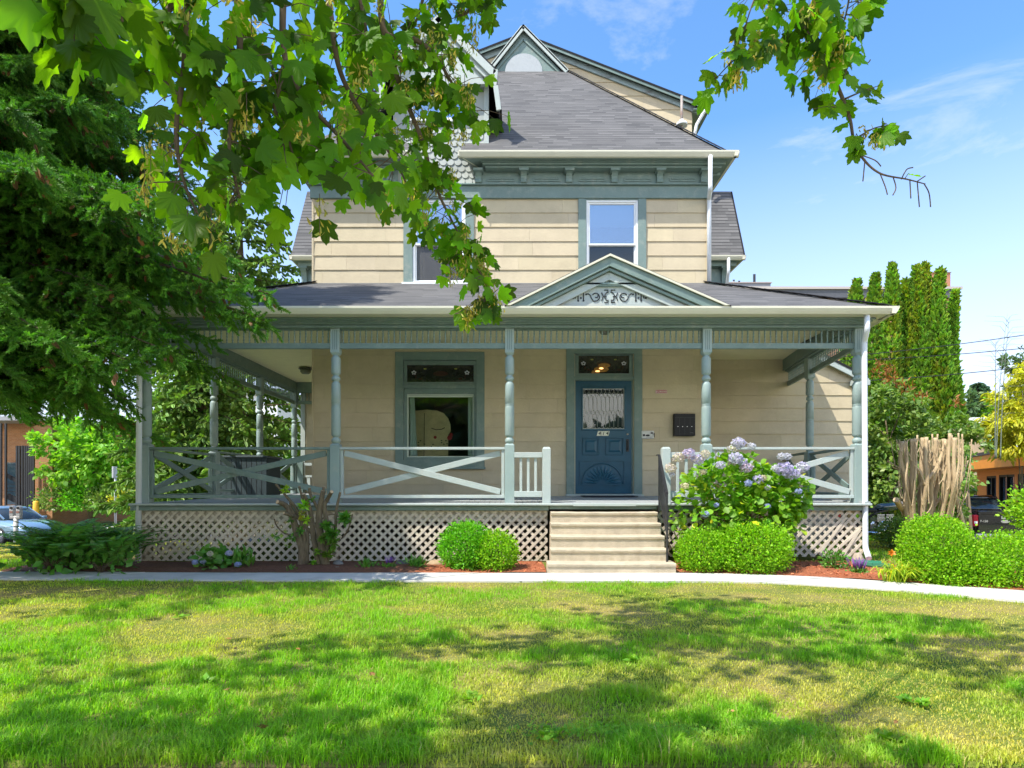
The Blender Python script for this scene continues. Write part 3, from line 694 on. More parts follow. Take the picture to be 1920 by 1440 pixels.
for s, xw in ((-1, HX0), (1, HX1)):
    a, b = sorted((xw, xw + s * .34)); mb.box(a, b, D2, D4, zg0 - .035, zg0 + .002); a, b = sorted((xw, xw + s * .29)); mb.box(a, b, D2, D4, zg0 - .14, zg0 - .036)
mb.build('cornice', M['trim'], house, bevel=.006)
mb = MB()
EX0, EX1 = HX0 - .43, PX(1388, D2 - OV) - .01
Ys = D2 - OV
def soff(poly): mb.prism(poly, (0, 0, zg0 + .02), (1, 0, 0), (0, 1, 0), .017)
soff([(CR0 - .45, Ys + .1), (EX1 - .1, Ys + .1), (EX1 - .1, D2), (CR0, D2)])
soff([(EX0 + .1, Ys + .1), (CL1 + .45, Ys + .1), (CL1, D2), (EX0 + .1, D2)])
soff([(HX1, D2), (EX1 - .1, D2), (EX1 - .1, D4), (HX1, D4)]); soff([(EX0 + .1, D2), (HX0, D2), (HX0, D4), (EX0 + .1, D4)])
mb.build('eave_soffit', M['trim'], house)
mb = MB(); H = zg1 - zg0
gutter(mb, (CR0 - .45, Ys + .1, zg0), (EX1, Ys + .1, zg0), (0, -1, 0), H, .1); gutter(mb, (EX0, Ys + .1, zg0), (CL1 + .45, Ys + .1, zg0), (0, -1, 0), H, .1)
gutter(mb, (EX1 - .1, Ys, zg0), (EX1 - .1, D4, zg0), (1, 0, 0), H, .1); gutter(mb, (EX0 + .1, D4, zg0), (EX0 + .1, Ys, zg0), (-1, 0, 0), H, .1)
# mitred returns beside the dormer
mb.prism([(CR0 - .45, Ys), (CR0 - .43, Ys), (CR0 + .0, D2), (CR0 - .03, D2)], (0, 0, zg1), (1, 0, 0), (0, 1, 0), zg1 - zg0)
mb.prism([(CL1 + .43, Ys), (CL1 + .45, Ys), (CL1 + .03, D2), (CL1, D2)], (0, 0, zg1), (1, 0, 0), (0, 1, 0), zg1 - zg0)
mb.build('eave_gutter', M['gutter'], house)
bz0 = PZ(349, D2) + .02; bz1 = zg0 - .10
def bracket(x, y=D2, nx=0, parent=house, zb=bz0, zt_=bz1, ww=.13):
    mb = MB(); y0 = y - .055
    pr = [(0, 0), (.07, 0), (.08, .03), (.065, .12), (.075, .2), (.11, .27), (.155, .31), (.17, .335), (.17, zt_ - zb), (0, zt_ - zb)]
    k = (zt_ - zb) / .40
    pr = [(a, b * k if i < 8 else b) for i, (a, b) in enumerate(pr)]
    mb.prism([(-p[0], p[1]) for p in pr], (x + ww / 2, y0, zb), (0, 1, 0), (0, 0, 1), ww)
    mb.box(x - ww * .78, x + ww * .78, y0 - .20, y0, zt_ - .055, zt_ - .002)
    return mb.build('bracket', M['trim'], parent, bevel=.005)
for xx in (897, 982, 1067, 1152, 1237, 1320): bracket(PX(xx, D2 - .1))
for xx in (598, 664, 730): bracket(PX(xx, D2 - .1))
def bevel_panel(x0, x1, z0, z1, y):
    mb = MB(); w = .03
    mb.box(x0, x1, y - .014, y, z0, z0 + w); mb.box(x0, x1, y - .014, y, z1 - w, z1); mb.box(x0, x0 + w, y - .014, y, z0 + w, z1 - w); mb.box(x1 - w, x1, y - .014, y, z0 + w, z1 - w)
    mb.build('frieze_panel', M['trim'], house)
bx = [897, 982, 1067, 1152, 1237, 1320]
for i in range(5): bevel_panel(PX(bx[i] + 17, D2), PX(bx[i + 1] - 17, D2), bz0 + .05, bz1 - .12, D2 - .056)

# ---- main hip roof
e = .02; RE = zg1 - .01; TX0, TX1 = PX(905, D4), PX(1056, D4); TZ = PZ(128, D4); ya = Ys + .06
mb = MB()
A_ = (EX0 + .04, ya, RE); B_ = (EX1 - .24, ya, RE); Ct = (TX1, D4, TZ); Dt = (TX0, D4, TZ)
roof_plane(mb, [(CR0 - .40, ya, RE), B_, Ct, Dt, (CR0 - .4, D2 + .8, RE + (TZ - RE) * ((D2 + .8 - ya) / (D4 - ya)))])
roof_plane(mb, [A_, (CL1 + .4, ya, RE), (CL1 + .4, D2 + .8, RE + (TZ - RE) * ((D2 + .8 - ya) / (D4 - ya))), Dt])
zc1 = RE + (TZ - RE) * ((D2 + .8 - ya) / (D4 - ya))
roof_plane(mb, [(CL1 + .4, D2 + .8, zc1), (CR0 - .4, D2 + .8, zc1), Dt])
roof_plane(mb, [B_, (EX1 - .24, D4 + 1, RE), (TX1, D4 + 1, TZ), Ct]); roof_plane(mb, [(EX0 + .04, D4 + 1, RE), A_, Dt, (TX0, D4 + 1, TZ)])
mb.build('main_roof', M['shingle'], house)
mb = MB(); hd = (Vector(Ct) - Vector(B_)); nS = 60
for i in range(nS):
    a = Vector(B_) + hd * (i / nS); b = Vector(B_) + hd * ((i + 1.15) / nS); z = Vector((0, 0, .022 + (i % 2) * .002)); mb.beam(a + z, b + z + Vector((0, 0, .006)), .19, .012)
mb.build('hip_cap', M['shingle'], house)
# roof vent pipe
vx, vy = PX(1277, 13.6), 13.55; vz = RE + (TZ - RE) * ((vy - ya) / (D4 - ya))
mb = MB(); mb.lathe(vx, vy, [(vz - .1, .03), (vz + .66, .03)], n=10); vp = mb.build('vent_pipe', mat('rusty_pipe', (.30, .26, .23), .6, var=.2, dirt=(.3, .09, .03), dirt_scale=5, dirt_amt=.9), house)
mb = MB(); mb.lathe(vx, vy, [(vz - .02, .13), (vz + .04, .12), (vz + .06, .06), (vz + .12, .045)], n=12); mb.build('pipe_collar', M['white'], vp)

# ---- third storey gable of the transept
sl = .39; gx = .3; gzap = PZ(205, 17.35) + (PX(1325, 17.35) - gx) * sl
def gz(x): return gzap - abs(x - gx) * sl
GW = PX(1297, D4)
siding('gable_wall', (0, D4, 0), (1, 0, 0), (0, -1, 0), -GW + .6, GW, 7.5, gzap, phase=7.9, course=.40, seed=21, clip=[(-GW + .6, 7), (GW, 7), (GW, gz(GW) - .05), (gx, gzap - .05), (-GW + .6, gz(-GW + .6) - .05)])
siding('gable_side_wall', (GW, 0, 0), (0, 1, 0), (1, 0, 0), D4 + .01, 24, 7.5, gz(GW) - .05, phase=7.9, course=.4, seed=22)
siding('gable_side_wall', (-GW + .6, 0, 0), (0, 1, 0), (-1, 0, 0), D4 + .01, 24, 7.5, gz(GW) - .05, phase=7.9, course=.4, seed=23)
mb = MB(); re = PX(1327, 17.3)
roof_plane(mb, [(re, 24, gz(re) + .09), (re, D4 - .22, gz(re) + .09), (gx, D4 - .22, gzap + .09), (gx, 24, gzap + .09)])
roof_plane(mb, [(-re + .6, D4 - .22, gz(re) + .09), (-re + .6, 24, gz(re) + .09), (gx, 24, gzap + .09), (gx, D4 - .22, gzap + .09)])
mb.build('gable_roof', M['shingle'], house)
peel = mat('peeling_rake_paint', (.27, .35, .37), .7, var=.15, dirt=(.10, .06, .05), dirt_scale=2.6, dirt_amt=.95, stretch=(1, 1, 3))
mb = MB()
mb.beam((re, D4 - .19, gz(re) - .0), (gx, D4 - .19, gzap - .0), .03, .07); mb.beam((-re + .6, D4 - .19, gz(re)), (gx, D4 - .19, gzap), .03, .07)
mb.build('rake_edge', M['trim'], house)
mb = MB(); mb.beam((re - .05, D4 - .045, gz(re - .05) - .07), (gx, D4 - .045, gzap - .07), .05, .16); mb.beam((-re + .65, D4 - .045, gz(re - .05) - .07), (gx, D4 - .045, gzap - .07), .05, .16)
mb.build('rake_board', peel, house)
mb = MB(); mb.prism([(GW, D4 - .2), (re, D4 - .2), (re, 24), (GW, 24)], (0, 0, gz(re) + .0), (1, 0, 0), (0, 1, 0), .02); mb.box(re - .03, re + .06, D4 - .24, 24, gz(re) - .05, gz(re) + .07)
mb.build('gable_eave', M['trim'], house)
# small peaked dormer at the roof top
sx0, sx1, sy = PX(914, 17.15), PX(1064, 17.15), 17.15; scx = PX(981, 17.15); sz0 = PZ(131, sy); sz1 = PZ(46, sy)
mb = MB(); roof_plane(mb, [(sx1, 20, sz0), (sx1, sy - .02, sz0), (scx, sy - .02, sz1), (scx, 20, sz1)], .04); roof_plane(mb, [(sx0, sy - .02, sz0), (sx0, 20, sz0), (scx, 20, sz1), (scx, sy - .02, sz1)], .04)
sg = mb.build('dormer_roof', M['shingle'], house)
mb = MB()
mb.beam((sx1 - .01, sy, sz0 - .05), (scx, sy, sz1 - .07), .04, .13); mb.beam((sx0 + .01, sy, sz0 - .05), (scx, sy, sz1 - .07), .04, .13)
mb.build('dormer_rake', M['trim_lit_worn'], sg, bevel=.004)
mb = MB(); mb.prism([(sx0 + .1, sz0 - .05), (sx1 - .1, sz0 - .05), (scx, sz1 - .12)], (0, sy + .10, 0), (1, 0, 0), (0, 0, 1), .3); mb.build('dormer_gable', M['trim'], sg)
mb = MB(); k = .82
mb.beam((scx + (sx1 - scx) * k, sy + .08, sz0 - .02), (scx, sy + .08, sz0 + (sz1 - sz0) * .72), .03, .05); mb.beam((scx + (sx0 - scx) * k, sy + .08, sz0 - .02), (scx, sy + .08, sz0 + (sz1 - sz0) * .72), .03, .05); mb.build('dormer_moulding', M['trim'], sg)
mb = MB(); rad = .54; pts = [(rad * math.cos(t * math.pi / 20), rad * math.sin(t * math.pi / 20)) for t in range(21)]
mb.prism(pts, (scx + .02, sy + .06, sz0 - .02), (1, 0, 0), (0, 0, 1), .03); mb.build('dormer_lunette', mat('weathered_lunette_paint', (.37, .40, .41), .6, var=.1, dirt=(.25, .28, .29), dirt_scale=4, dirt_amt=.6), sg, bevel=.006)

# ---- transept lower roofs with small cornices
def transept_eave(xo, s, xin, topx):
    y0 = D4 - .45; z1_ = PZ(478, y0); z0_ = z1_ - .12; mb = MB(); gutter(mb, *(((xin, y0 + .1, z0_), (xo, y0 + .1, z0_)) if s > 0 else ((xo, y0 + .1, z0_), (xin, y0 + .1, z0_))), (0, -1, 0), .12, .1)
    xa = xo - s * .1
    gutter(mb, *(((xa, y0, z0_), (xa, 24, z0_)) if s > 0 else ((xa, 24, z0_), (xa, y0, z0_))), (s, 0, 0), .12, .1); mb.build('transept_gutter', M['gutter'], house)
    mb = MB(); ap = (topx, D4 + .75, PZ(359, D4 + .75))
    if s > 0: roof_plane(mb, [(xin, y0 + .05, z1_), (xo - .05, y0 + .05, z1_), ap, (xin, ap[1], ap[2])]); roof_plane(mb, [(xo - .05, y0 + .05, z1_), (xo - .05, 24, z1_), (topx, 23, ap[2]), ap])
    else: roof_plane(mb, [(xo + .05, y0 + .05, z1_), (xin, y0 + .05, z1_), (xin, ap[1], ap[2]), ap]); roof_plane(mb, [(xo + .05, 24, z1_), (xo + .05, y0 + .05, z1_), ap, (topx, 23, ap[2])])
    mb.build('transept_roof', M['shingle'], house)
    mb = MB(); a, b = sorted((xin, xo - s * .08)); mb.box(a, b, y0 + .1, D4, z0_ - .002, z0_ + .015); a, b = sorted((xin, xo - s * .2)); mb.box(a, b, y0 + .2, D4, z0_ - .12, z0_ - .003); a, b = sorted((xin, (RT if s > 0 else LT))); mb.box(a, b + (0), D4 - .06, D4, z0_ - .75, z0_ - .12)
    mb.build('transept_cornice', M['trim'], house, bevel=.005)
    return z0_
z0t = transept_eave(PX(1399, 17.05), 1, HX1, PX(1371, 18.2)); z0t = transept_eave(PX(541, 17.05), -1, HX0, PX(575, 18.2))
bracket(RT - .12, D4, zb=z0t - .6, zt_=z0t - .12, ww=.16); bracket(LT + .10, D4, zb=z0t - .6, zt_=z0t - .12, ww=.16)

# ---- wall dormer with scalloped shingles
dcx = PX(826, D2); hw = 1.03; dzt = PZ(26, D2 - .3); dzr = PZ(128, D2 - .3); yd = D2 - .03
scal = mat('scalloped_shingle_paint', (.34, .37, .34), .6, attr='Col', var=.06)
dz_b = zp + .03
DWN = (PX(771, D2), PX(883, D2), PZ(228, D2), PZ(140, D2))
def dhw(z):   # half width of the dormer wall at height z
    if z < PZ(290, D2): return .76 + (z - dz_b) / (PZ(290, D2) - dz_b) * .22
    return 1.0
mb = MB()
cx_ = dcx; zdr = PZ(205, D2)
def poly_piece(poly):
    if len(poly) >= 3: mb.prism(poly, (0, yd, 0), (1, 0, 0), (0, 0, 1), .5)
fullp = [(CL1, dz_b), (CR0, dz_b), (cx_ + 1.0, PZ(290, D2)), (cx_ + 1.0, PZ(150, D2)), (cx_, dzt - .15), (cx_ - 1.0, PZ(150, D2)), (cx_ - 1.0, PZ(290, D2))]
mb.prism([(x, z) for x, z in fullp if z <= DWN[2] + .01] and [(CL1, dz_b), (CR0, dz_b), (cx_ + 1.0, PZ(290, D2)), (cx_ + 1.0, DWN[2]), (cx_ - 1.0, DWN[2]), (cx_ - 1.0, PZ(290, D2))], (0, yd, 0), (1, 0, 0), (0, 0, 1), .1)
mb.box(cx_ - 1, DWN[0], yd, yd + .1, DWN[2], DWN[3]); mb.box(DWN[1], cx_ + 1, yd, yd + .1, DWN[2], DWN[3])
mb.prism([(cx_ - 1, DWN[3]), (cx_ + 1, DWN[3]), (cx_ + 1, PZ(132, D2)), (cx_, dzt - .12), (cx_ - 1, PZ(132, D2))], (0, yd, 0), (1, 0, 0), (0, 0, 1), .1)
mb.box(cx_ - 1, cx_ - .92, yd + .1, D2 + 2.6, zg1, DWN[3]); mb.box(cx_ + .92, cx_ + 1, yd + .1, D2 + 2.6, zg1, DWN[3])
dorm = mb.build('dormer_wall', scal, house, usecol=True)
mb = MB(); rr = random.Random(5); row = 0; z = dz_b - .0; sw = .155; sh = .135
while z < DWN[2] - .14:
    hwz = min(1.0, dhw(z)); x = cx_ - 1.1 + (row % 2) * sw / 2
    L0, L1 = (CL1 + (cx_ - 1 - CL1) * min(1, (z - dz_b) / (PZ(290, D2) - dz_b))), (CR0 + (cx_ + 1 - CR0) * min(1, (z - dz_b) / (PZ(290, D2) - dz_b)))
    while x < cx_ + 1.1:
        if x - sw / 2 > L0 - .02 and x + sw / 2 < L1 + .02:
            c = rr.uniform(.93, 1.06); mb.cc = (c, c, c)
            pts = [(x + sw * .48 * math.cos(t), z + .055 + .07 * math.sin(t)) for t in [math.pi + math.pi * i / 8 for i in range(9)]] + [(x + sw * .48, z + sh + .06), (x - sw * .48, z + sh + .06)]
            A = [(p[0], yd - (.034 - .028 * (p[1] - z) / (sh + .06)), p[1]) for p in pts]; B = [(p[0], yd + .001, p[1]) for p in pts]; k = len(pts)
            mb.add(A + B, [tuple(range(k))] + [(i, i + k, (i + 1) % k + k, (i + 1) % k) for i in range(k)])
        x += sw
    z += sh; row += 1
mb.build('scalloped_shingles', scal, dorm, usecol=True)
# dormer roof: steep gable with near vertical kicked sides
mb = MB(); yf = D2 - .36; yr = 16.2
R1 = (PX(932, yf + .0), PZ(130, yf)); R2 = (PX(941, yf), PZ(206, yf)); AP = (dcx, PZ(24, yf)); dxm = lambda p: (2 * dcx - p[0], p[1])
prof = [AP, R1, (R1[0] - .0, PZ(160, yf)), R2]
for sgn in (1, -1):
    q = [(dcx + sgn * (p[0] - dcx), p[1]) for p in prof]
    for i in range(len(q) - 1):
        a, b = q[i], q[i + 1]
        roof_plane(mb, [(b[0], yf, b[1]), (b[0], yr, b[1]), (a[0], yr, a[1]), (a[0], yf, a[1])] if sgn > 0 else [(b[0], yr, b[1]), (b[0], yf, b[1]), (a[0], yf, a[1]), (a[0], yr, a[1])], .04)
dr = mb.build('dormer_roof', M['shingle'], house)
mb = MB()
for sgn in (1, -1):
    q = [(dcx + sgn * (p[0] - dcx), p[1]) for p in prof]
    for i in range(len(q) - 1):
        a, b = q[i], q[i + 1]; dn = .09
        mb.beam((a[0] - sgn * .03, yf + .02, a[1] - dn * (1 if i == 0 else 0)), (b[0] - sgn * .06, yf + .02, b[1] - (dn if i == 0 else 0)), .05, .15 if i == 0 else .10)
        if i == 0: mb.beam((a[0] - sgn * .02, yf + .08, a[1] - .26), (b[0] - sgn * .20, yf + .08, b[1] - .10), .05, .11)
mb.build('dormer_rake', M['trim_lit_worn'], dr, bevel=.005)
mb = MB(); mb.prism([(dcx - .95, PZ(150, yf)), (dcx + .95, PZ(150, yf)), (dcx + .9, PZ(135, yf)), (dcx, AP[1] - .2), (dcx - .9, PZ(135, yf))], (0, yf + .12, 0), (1, 0, 0), (0, 0, 1), .1); mb.build('dormer_gable', M['trim_lit_worn'], dr)
box('dormer_side_casing', M['trim_lit_worn'], dorm, dcx + .93, dcx + 1.03, yd - .03, yd + .02, zg1 + .05, DWN[3], bevel=.004)

# ---- windows
def frame(mb, x0, x1, z0, z1, w, y0, y1):
    mb.box(x0, x1, y0, y1, z0, z0 + w); mb.box(x0, x1, y0, y1, z1 - w, z1); mb.box(x0, x0 + w, y0, y1, z0 + w, z1 - w); mb.box(x1 - w, x1, y0, y1, z0 + w, z1 - w)
def room(x0, x1, z0, z1, depth=2.6, y=D2, m=None):
    mb = MB(); a, b, c, d = x0 - .5, x1 + .5, z0 - .4, z1 + .2; y0, y1 = y + .13, y + depth
    mb.quad([(a, y1, c), (b, y1, c), (b, y1, d), (a, y1, d)]); mb.quad([(a, y0, c), (a, y1, c), (a, y1, d), (a, y0, d)]); mb.quad([(b, y1, c), (b, y0, c), (b, y0, d), (b, y1, d)])
    mb.quad([(a, y0, c), (b, y0, c), (b, y1, c), (a, y1, c)]); mb.quad([(a, y1, d), (b, y1, d), (b, y0, d), (a, y0, d)])
    for q in ((a, x0, c, d), (x1, b, c, d), (x0, x1, c, z0), (x0, x1, z1, d)): mb.quad([(q[0], y0, q[2]), (q[0], y0, q[3]), (q[1], y0, q[3]), (q[1], y0, q[2])])
    return mb.build('room_interior', m or M['room'], house)
def upper_window(op, cas, low_dark=True):
    x0, x1, z0, z1 = op; mb = MB(); y = D2
    mb.box(cas[0], x0 + .0, y - .035, y + .02, zuf + .02, zut + .0); mb.box(x1, cas[1], y - .035, y + .02, zuf + .02, zut)
    mb.box(x0, x1, y - .03, y + .02, z1, zut)
    w = mb.build('window', M['trim'], house, bevel=.003)
    f = MB(); frame(f, x0, x1, z0, z1, .05, y - .012, y + .07); zm = PZ(457, y); f.box(x0 + .05, x1 - .05, y - .002, y + .05, zm - .03, zm + .03)
    fr = f.build('window_frame', M['white'], w, bevel=.004)
    f = MB(); f.box(x0 + .045, x1 - .045, y + .045, y + .06, z0 + .045, zm - .03); frame(f, x0 + .05, x1 - .05, z0 + .05, zm - .03, .018, y + .03, y + .044); f.build('lower_sash', M['white'], fr)
    return w
# simple glass panes on top, real glass in front of dark rooms
def glassm(name, tint, alpha=.55, rough=.02):
    m = bpy.data.materials.new(name); m.use_nodes = True; t = m.node_tree; t.nodes.clear()
    o = t.nodes.new('ShaderNodeOutputMaterial'); g = t.nodes.new('ShaderNodeBsdfGlossy'); g.inputs[0].default_value = (1, 1, 1, 1); g.inputs['Roughness'].default_value = rough
    tr = t.nodes.new('ShaderNodeBsdfTransparent'); tr.inputs[0].default_value = (*tint, 1)
    fr = t.nodes.new('ShaderNodeFresnel'); fr.inputs[0].default_value = 1.5; mr = t.nodes.new('ShaderNodeMapRange'); mr.inputs[1].default_value = 0; mr.inputs[2].default_value = 1; mr.inputs[3].default_value = alpha; mr.inputs[4].default_value = 1
    ms = t.nodes.new('ShaderNodeMixShader'); t.links.new(fr.outputs[0], mr.inputs[0]); t.links.new(mr.outputs[0], ms.inputs[0]); t.links.new(tr.outputs[0], ms.inputs[1]); t.links.new(g.outputs[0], ms.inputs[2]); t.links.new(ms.outputs[0], o.inputs[0])
    return m
M['pane'] = glassm('clear_pane', (.9, .95, .93), .0)
M['pane_sky'] = glassm('sky_reflecting_pane', (.85, .9, .95), .28)
M['pane_screen'] = glassm('insect_screen', (.45, .42, .38), .04, .5)
def pane(x0, x1, z0, z1, y, m, parent, name='pane'): return MB().box(x0, x1, y, y + .006, z0, z1).build(name, m, parent)

def window2(op, cas, blinds=False, screen=False):
    x0, x1, z0, z1 = op; y = D2; zm = PZ(457, y); mb = MB()
    mb.box(cas[0], x0, y - .045, y + .02, zuf + .02, zut - .021); mb.box(x1, cas[1], y - .045, y + .02, zuf + .02, zut - .021); mb.box(x0, x1, y - .035, y + .02, z1, zut - .021)
    w = mb.build('window', M['trim'], house, bevel=.003)
    f = MB(); frame(f, x0, x1, z0, z1, .045, y - .02, y + .09); fr = f.build('window_frame', M['white'], w, bevel=.004)
    f = MB(); frame(f, x0 + .045, x1 - .045, zm - .03, z1 - .045, .035, y + .0, y + .04); us = f.build('upper_sash', M['white'], fr, bevel=.003)
    f = MB(); frame(f, x0 + .045, x1 - .045, z0 + .045, zm - .005, .03, y + .045, y + .08); ls = f.build('lower_sash', M['white'], fr, bevel=.003)
    pane(x0 + .07, x1 - .07, zm, z1 - .07, y + .02, M['pane_sky'], us); pane(x0 + .07, x1 - .07, z0 + .07, zm - .03, y + .055, M['pane'] if not screen else M['pane_screen'], ls)
    if blinds:
        b = MB(); zz = z1 - .06; zend = PZ(421, y)
        while zz > zend: b.beam((x0 + .05, y + .115, zz), (x1 - .05, y + .115, zz), .022, .003, up=(0, .35, 1)); zz -= .018
        b.build('blind', M['blind'], w)
    else:
        b = MB(); n = 10
        for xa, xb, bow in ((x0 + .02, x0 + .26, 1), (x1 - .1, x1 - .02, 0)):
            V = []
            for i in range(n + 1):
                t = i / n; xx = xa + (xb - xa) * t; V += [(xx, y + .13 + .015 * math.sin(i * 2.6), z0 + .03), (xa + (xb - xa - .1 * bow) * t, y + .13 + .015 * math.sin(i * 2.6), z1)]
            b.add(V, [(2 * i, 2 * i + 2, 2 * i + 3, 2 * i + 1) for i in range(n)])
        b.build('curtain', M['curtain'], w)
    s = MB(); s.box(cas[0] - .03, cas[1] + .03, y - .09, y + .0, zuf - .03, zuf + .018); s.build('window_sill', M['white'] if screen else M['trim_lit_worn'], w, bevel=.004)
    return w
room(UW1[0], UW1[1], UW1[2], UW1[3]); room(UW2[0], UW2[1], UW2[2], UW2[3])
window2(UW1, (PX(757, D2), PX(889, D2)), screen=True); window2(UW2, (PX(1084, D2), PX(1211, D2)), blinds=True)
rk = thing('white_rack', 'small white rack standing inside the open upper left window', 'rack', (PX(826, 12.9), 12.92, UW1[2] + .05))
mb = MB(); a, b = PX(811, 12.9), PX(851, 12.9); z = UW1[2] + .05
mb.box(a, b, 12.9, 12.94, z + .05, z + .085); mb.box(a, b, 12.9, 12.94, z + .15, z + .18); mb.build('shelf', M['white'], rk)
mb = MB(); mb.box(a + .02, a + .045, 12.9, 12.94, z, z + .15); mb.box(b - .045, b - .02, 12.9, 12.94, z, z + .15); mb.build('leg', M['white'], rk)

# dormer window
def dormer_window():
    x0, x1, z0, z1 = DWN; y = yd; f = MB(); frame(f, x0, x1, z0, z1, .05, y - .03, y + .05); xm = (x0 + x1) / 2; f.box(xm - .03, xm + .03, y - .025, y + .05, z0 + .05, z1 - .05); zm = PZ(183, D2); f.box(x0 + .05, x1 - .05, y - .02, y + .05, zm - .03, zm + .03)
    w = f.build('window', M['white'], house, bevel=.003)
    for a, b in ((x0 + .05, xm - .03), (xm + .03, x1 - .05)):
        pane(a, b, z0 + .05, zm - .03, y + .02, M['pane_sky'], w); pane(a, b, zm + .03, z1 - .05, y + .02, M['pane_sky'], w)
    MB().box(x0 - .06, x1 + .06, y - .08, y, z0 - .05, z0).build('window_sill', M['white'], w, bevel=.004)
    MB().box(x0, x1, y + .12, y + .14, z0, z1).build('blind', mat('teal_shade', (.10, .17, .19), .8), w)
dormer_window()

# porch window with stained glass transom
def art_glass(x0, x1, z0, z1, y, parent, glow=None):
    g = mat('stained_glass_ground', (.020, .022, .018), .12, var=.5, vscale=12, spec=.8)
    w = MB().box(x0, x1, y, y + .01, z0, z1).build('stained_glass', g, parent)
    cx, cz, ww, hh = (x0 + x1) / 2, (z0 + z1) / 2, x1 - x0, z1 - z0
    def ell(mb, ex, ez, a, b, dy=.004, n=14): mb.prism([(ex + a * math.cos(2 * math.pi * i / n), ez + b * math.sin(2 * math.pi * i / n)) for i in range(n)], (0, y - dy, 0), (1, 0, 0), (0, 0, 1), .003)
    f = MB()
    for s in (-1, 1):
        fx = cx + s * ww * .40; fz = cz + hh * .06
        for k in range(5): a = k * 2 * math.pi / 5 + .3; ell(f, fx + .035 * math.cos(a), fz + .03 * math.sin(a), .019, .016)
    f.build('flower_motif', mat('opal_glass', (.55, .55, .62), .2), w)
    f = MB()
    for s in (-1, 1): ell(f, cx + s * ww * .23, cz + hh * .28, .03, .016)
    f.build('amber_jewel', mat('amber_glass', (.40, .42, .12), .2), w)
    f = MB()
    for s in (-1, 1): ell(f, cx + s * ww * .30, cz - hh * .3, .045, .022); ell(f, cx + s * ww * .37, cz - hh * .18, .014, .05)
    ell(f, cx, cz, .16, .055, .003, 20)
    f.build('dark_petal', mat('dark_glass', (.05, .028, .02), .15), w)
    f = MB()
    def cline(pts): f.tube([(p[0], y - .004, p[1]) for p in pts], .0035, 5)
    for s in (-1, 1):
        cline([(cx + s * ww * .47, cz - hh * .4), (cx + s * ww * .40, cz - hh * .1), (cx + s * ww * .25, cz + hh * .12), (cx + s * ww * .12, cz + hh * .34), (cx, cz + hh * .4)])
        cline([(cx + s * ww * .47, cz + hh * .4), (cx + s * ww * .3, cz - hh * .02), (cx + s * ww * .18, cz - hh * .35), (cx, cz - hh * .3)])
        cline([(cx + s * ww * .23, cz + hh * .48), (cx + s * ww * .23, cz - hh * .48)])
    f.build('lead_line', M['black'], w)
    return w
def casing(name, x0, x1, z0, z1, ow, y=D2, bottom=True, m=None, head=.0):
    mb = MB(); m = m or M['trim']
    mb.box(x0 - ow, x0, y - .05, y + .02, z0 - (ow if bottom else 0), z1 + ow); mb.box(x1, x1 + ow, y - .05, y + .02, z0 - (ow if bottom else 0), z1 + ow)
    mb.box(x0, x1, y - .05, y + .02, z1, z1 + ow)
    if bottom: mb.box(x0, x1, y - .05, y + .02, z0 - ow, z0)
    return mb.build(name, m, house, bevel=.005)
pw = casing('window', W1[0], W1[1], W1[2], W1[3], .175)
mb = MB(); x0, x1, z0, z1 = W1; zt0, zt1 = PZ(716, D2), PZ(684, D2)
tx0, tx1 = PX(763, D2), PX(888, D2)
mb.box(x0, x1, D2 + .0, D2 + .08, zt1, z1); mb.box(x0, x1, D2, D2 + .08, PZ(738, D2), zt0); mb.box(x0, tx0, D2, D2 + .08, zt0, zt1); mb.box(tx1, x1, D2, D2 + .08, zt0, zt1)
mb.box(x0, x1, D2 - .03, D2 - .001, PZ(729, D2), PZ(721, D2)); mb.box(x0, tx0 - .0, D2, D2 + .08, z0, PZ(738, D2)); mb.box(tx1, x1, D2, D2 + .08, z0, PZ(738, D2)); mb.box(tx0, tx1, D2, D2 + .08, z0, PZ(857, D2))
mb.box(x0 - .2, x1 + .2, D2 - .10, D2 - .051, z0 - .20, z0 - .155)
fr = mb.build('window_frame', M['trim'], pw, bevel=.004)
art_glass(tx0, tx1, zt0, zt1, D2 + .04, pw)
mb = MB(); frame(mb, tx0, tx1, PZ(857, D2), PZ(738, D2), .022, D2 + .05, D2 + .085); mb.box(tx0 + .022, tx1 - .022, D2 + .055, D2 + .085, PZ(744, D2), PZ(740.5, D2)); mb.build('sash', mat('pale_green_sash', (.55, .62, .52), .5), fr)
pane(tx0 + .02, tx1 - .02, PZ(856, D2), PZ(744, D2), D2 + .07, M['pane'], fr)
room(W1[0], W1[1], PZ(872, D2), W1[3], depth=3.2)
b = MB()
for xa, xb, xc in ((tx0 + .03, tx0 + .20, tx0 + .13), (tx1 - .13, tx1 - .02, tx1 - .13)):
    V = []; n = 12
    for i in range(n + 1):
        t = i / n; V += [(xa + (xb - xa) * t, D2 + .15 + .018 * math.sin(i * 2.2), PZ(858, D2)), ((xa + (xc - xa) * t if xc > xa else xc + (xb - xc) * t), D2 + .15 + .018 * math.sin(i * 2.2), PZ(740, D2))]
    b.add(V, [(2 * i, 2 * i + 2, 2 * i + 3, 2 * i + 1) for i in range(n)])
b.build('curtain', M['curtain'], pw)

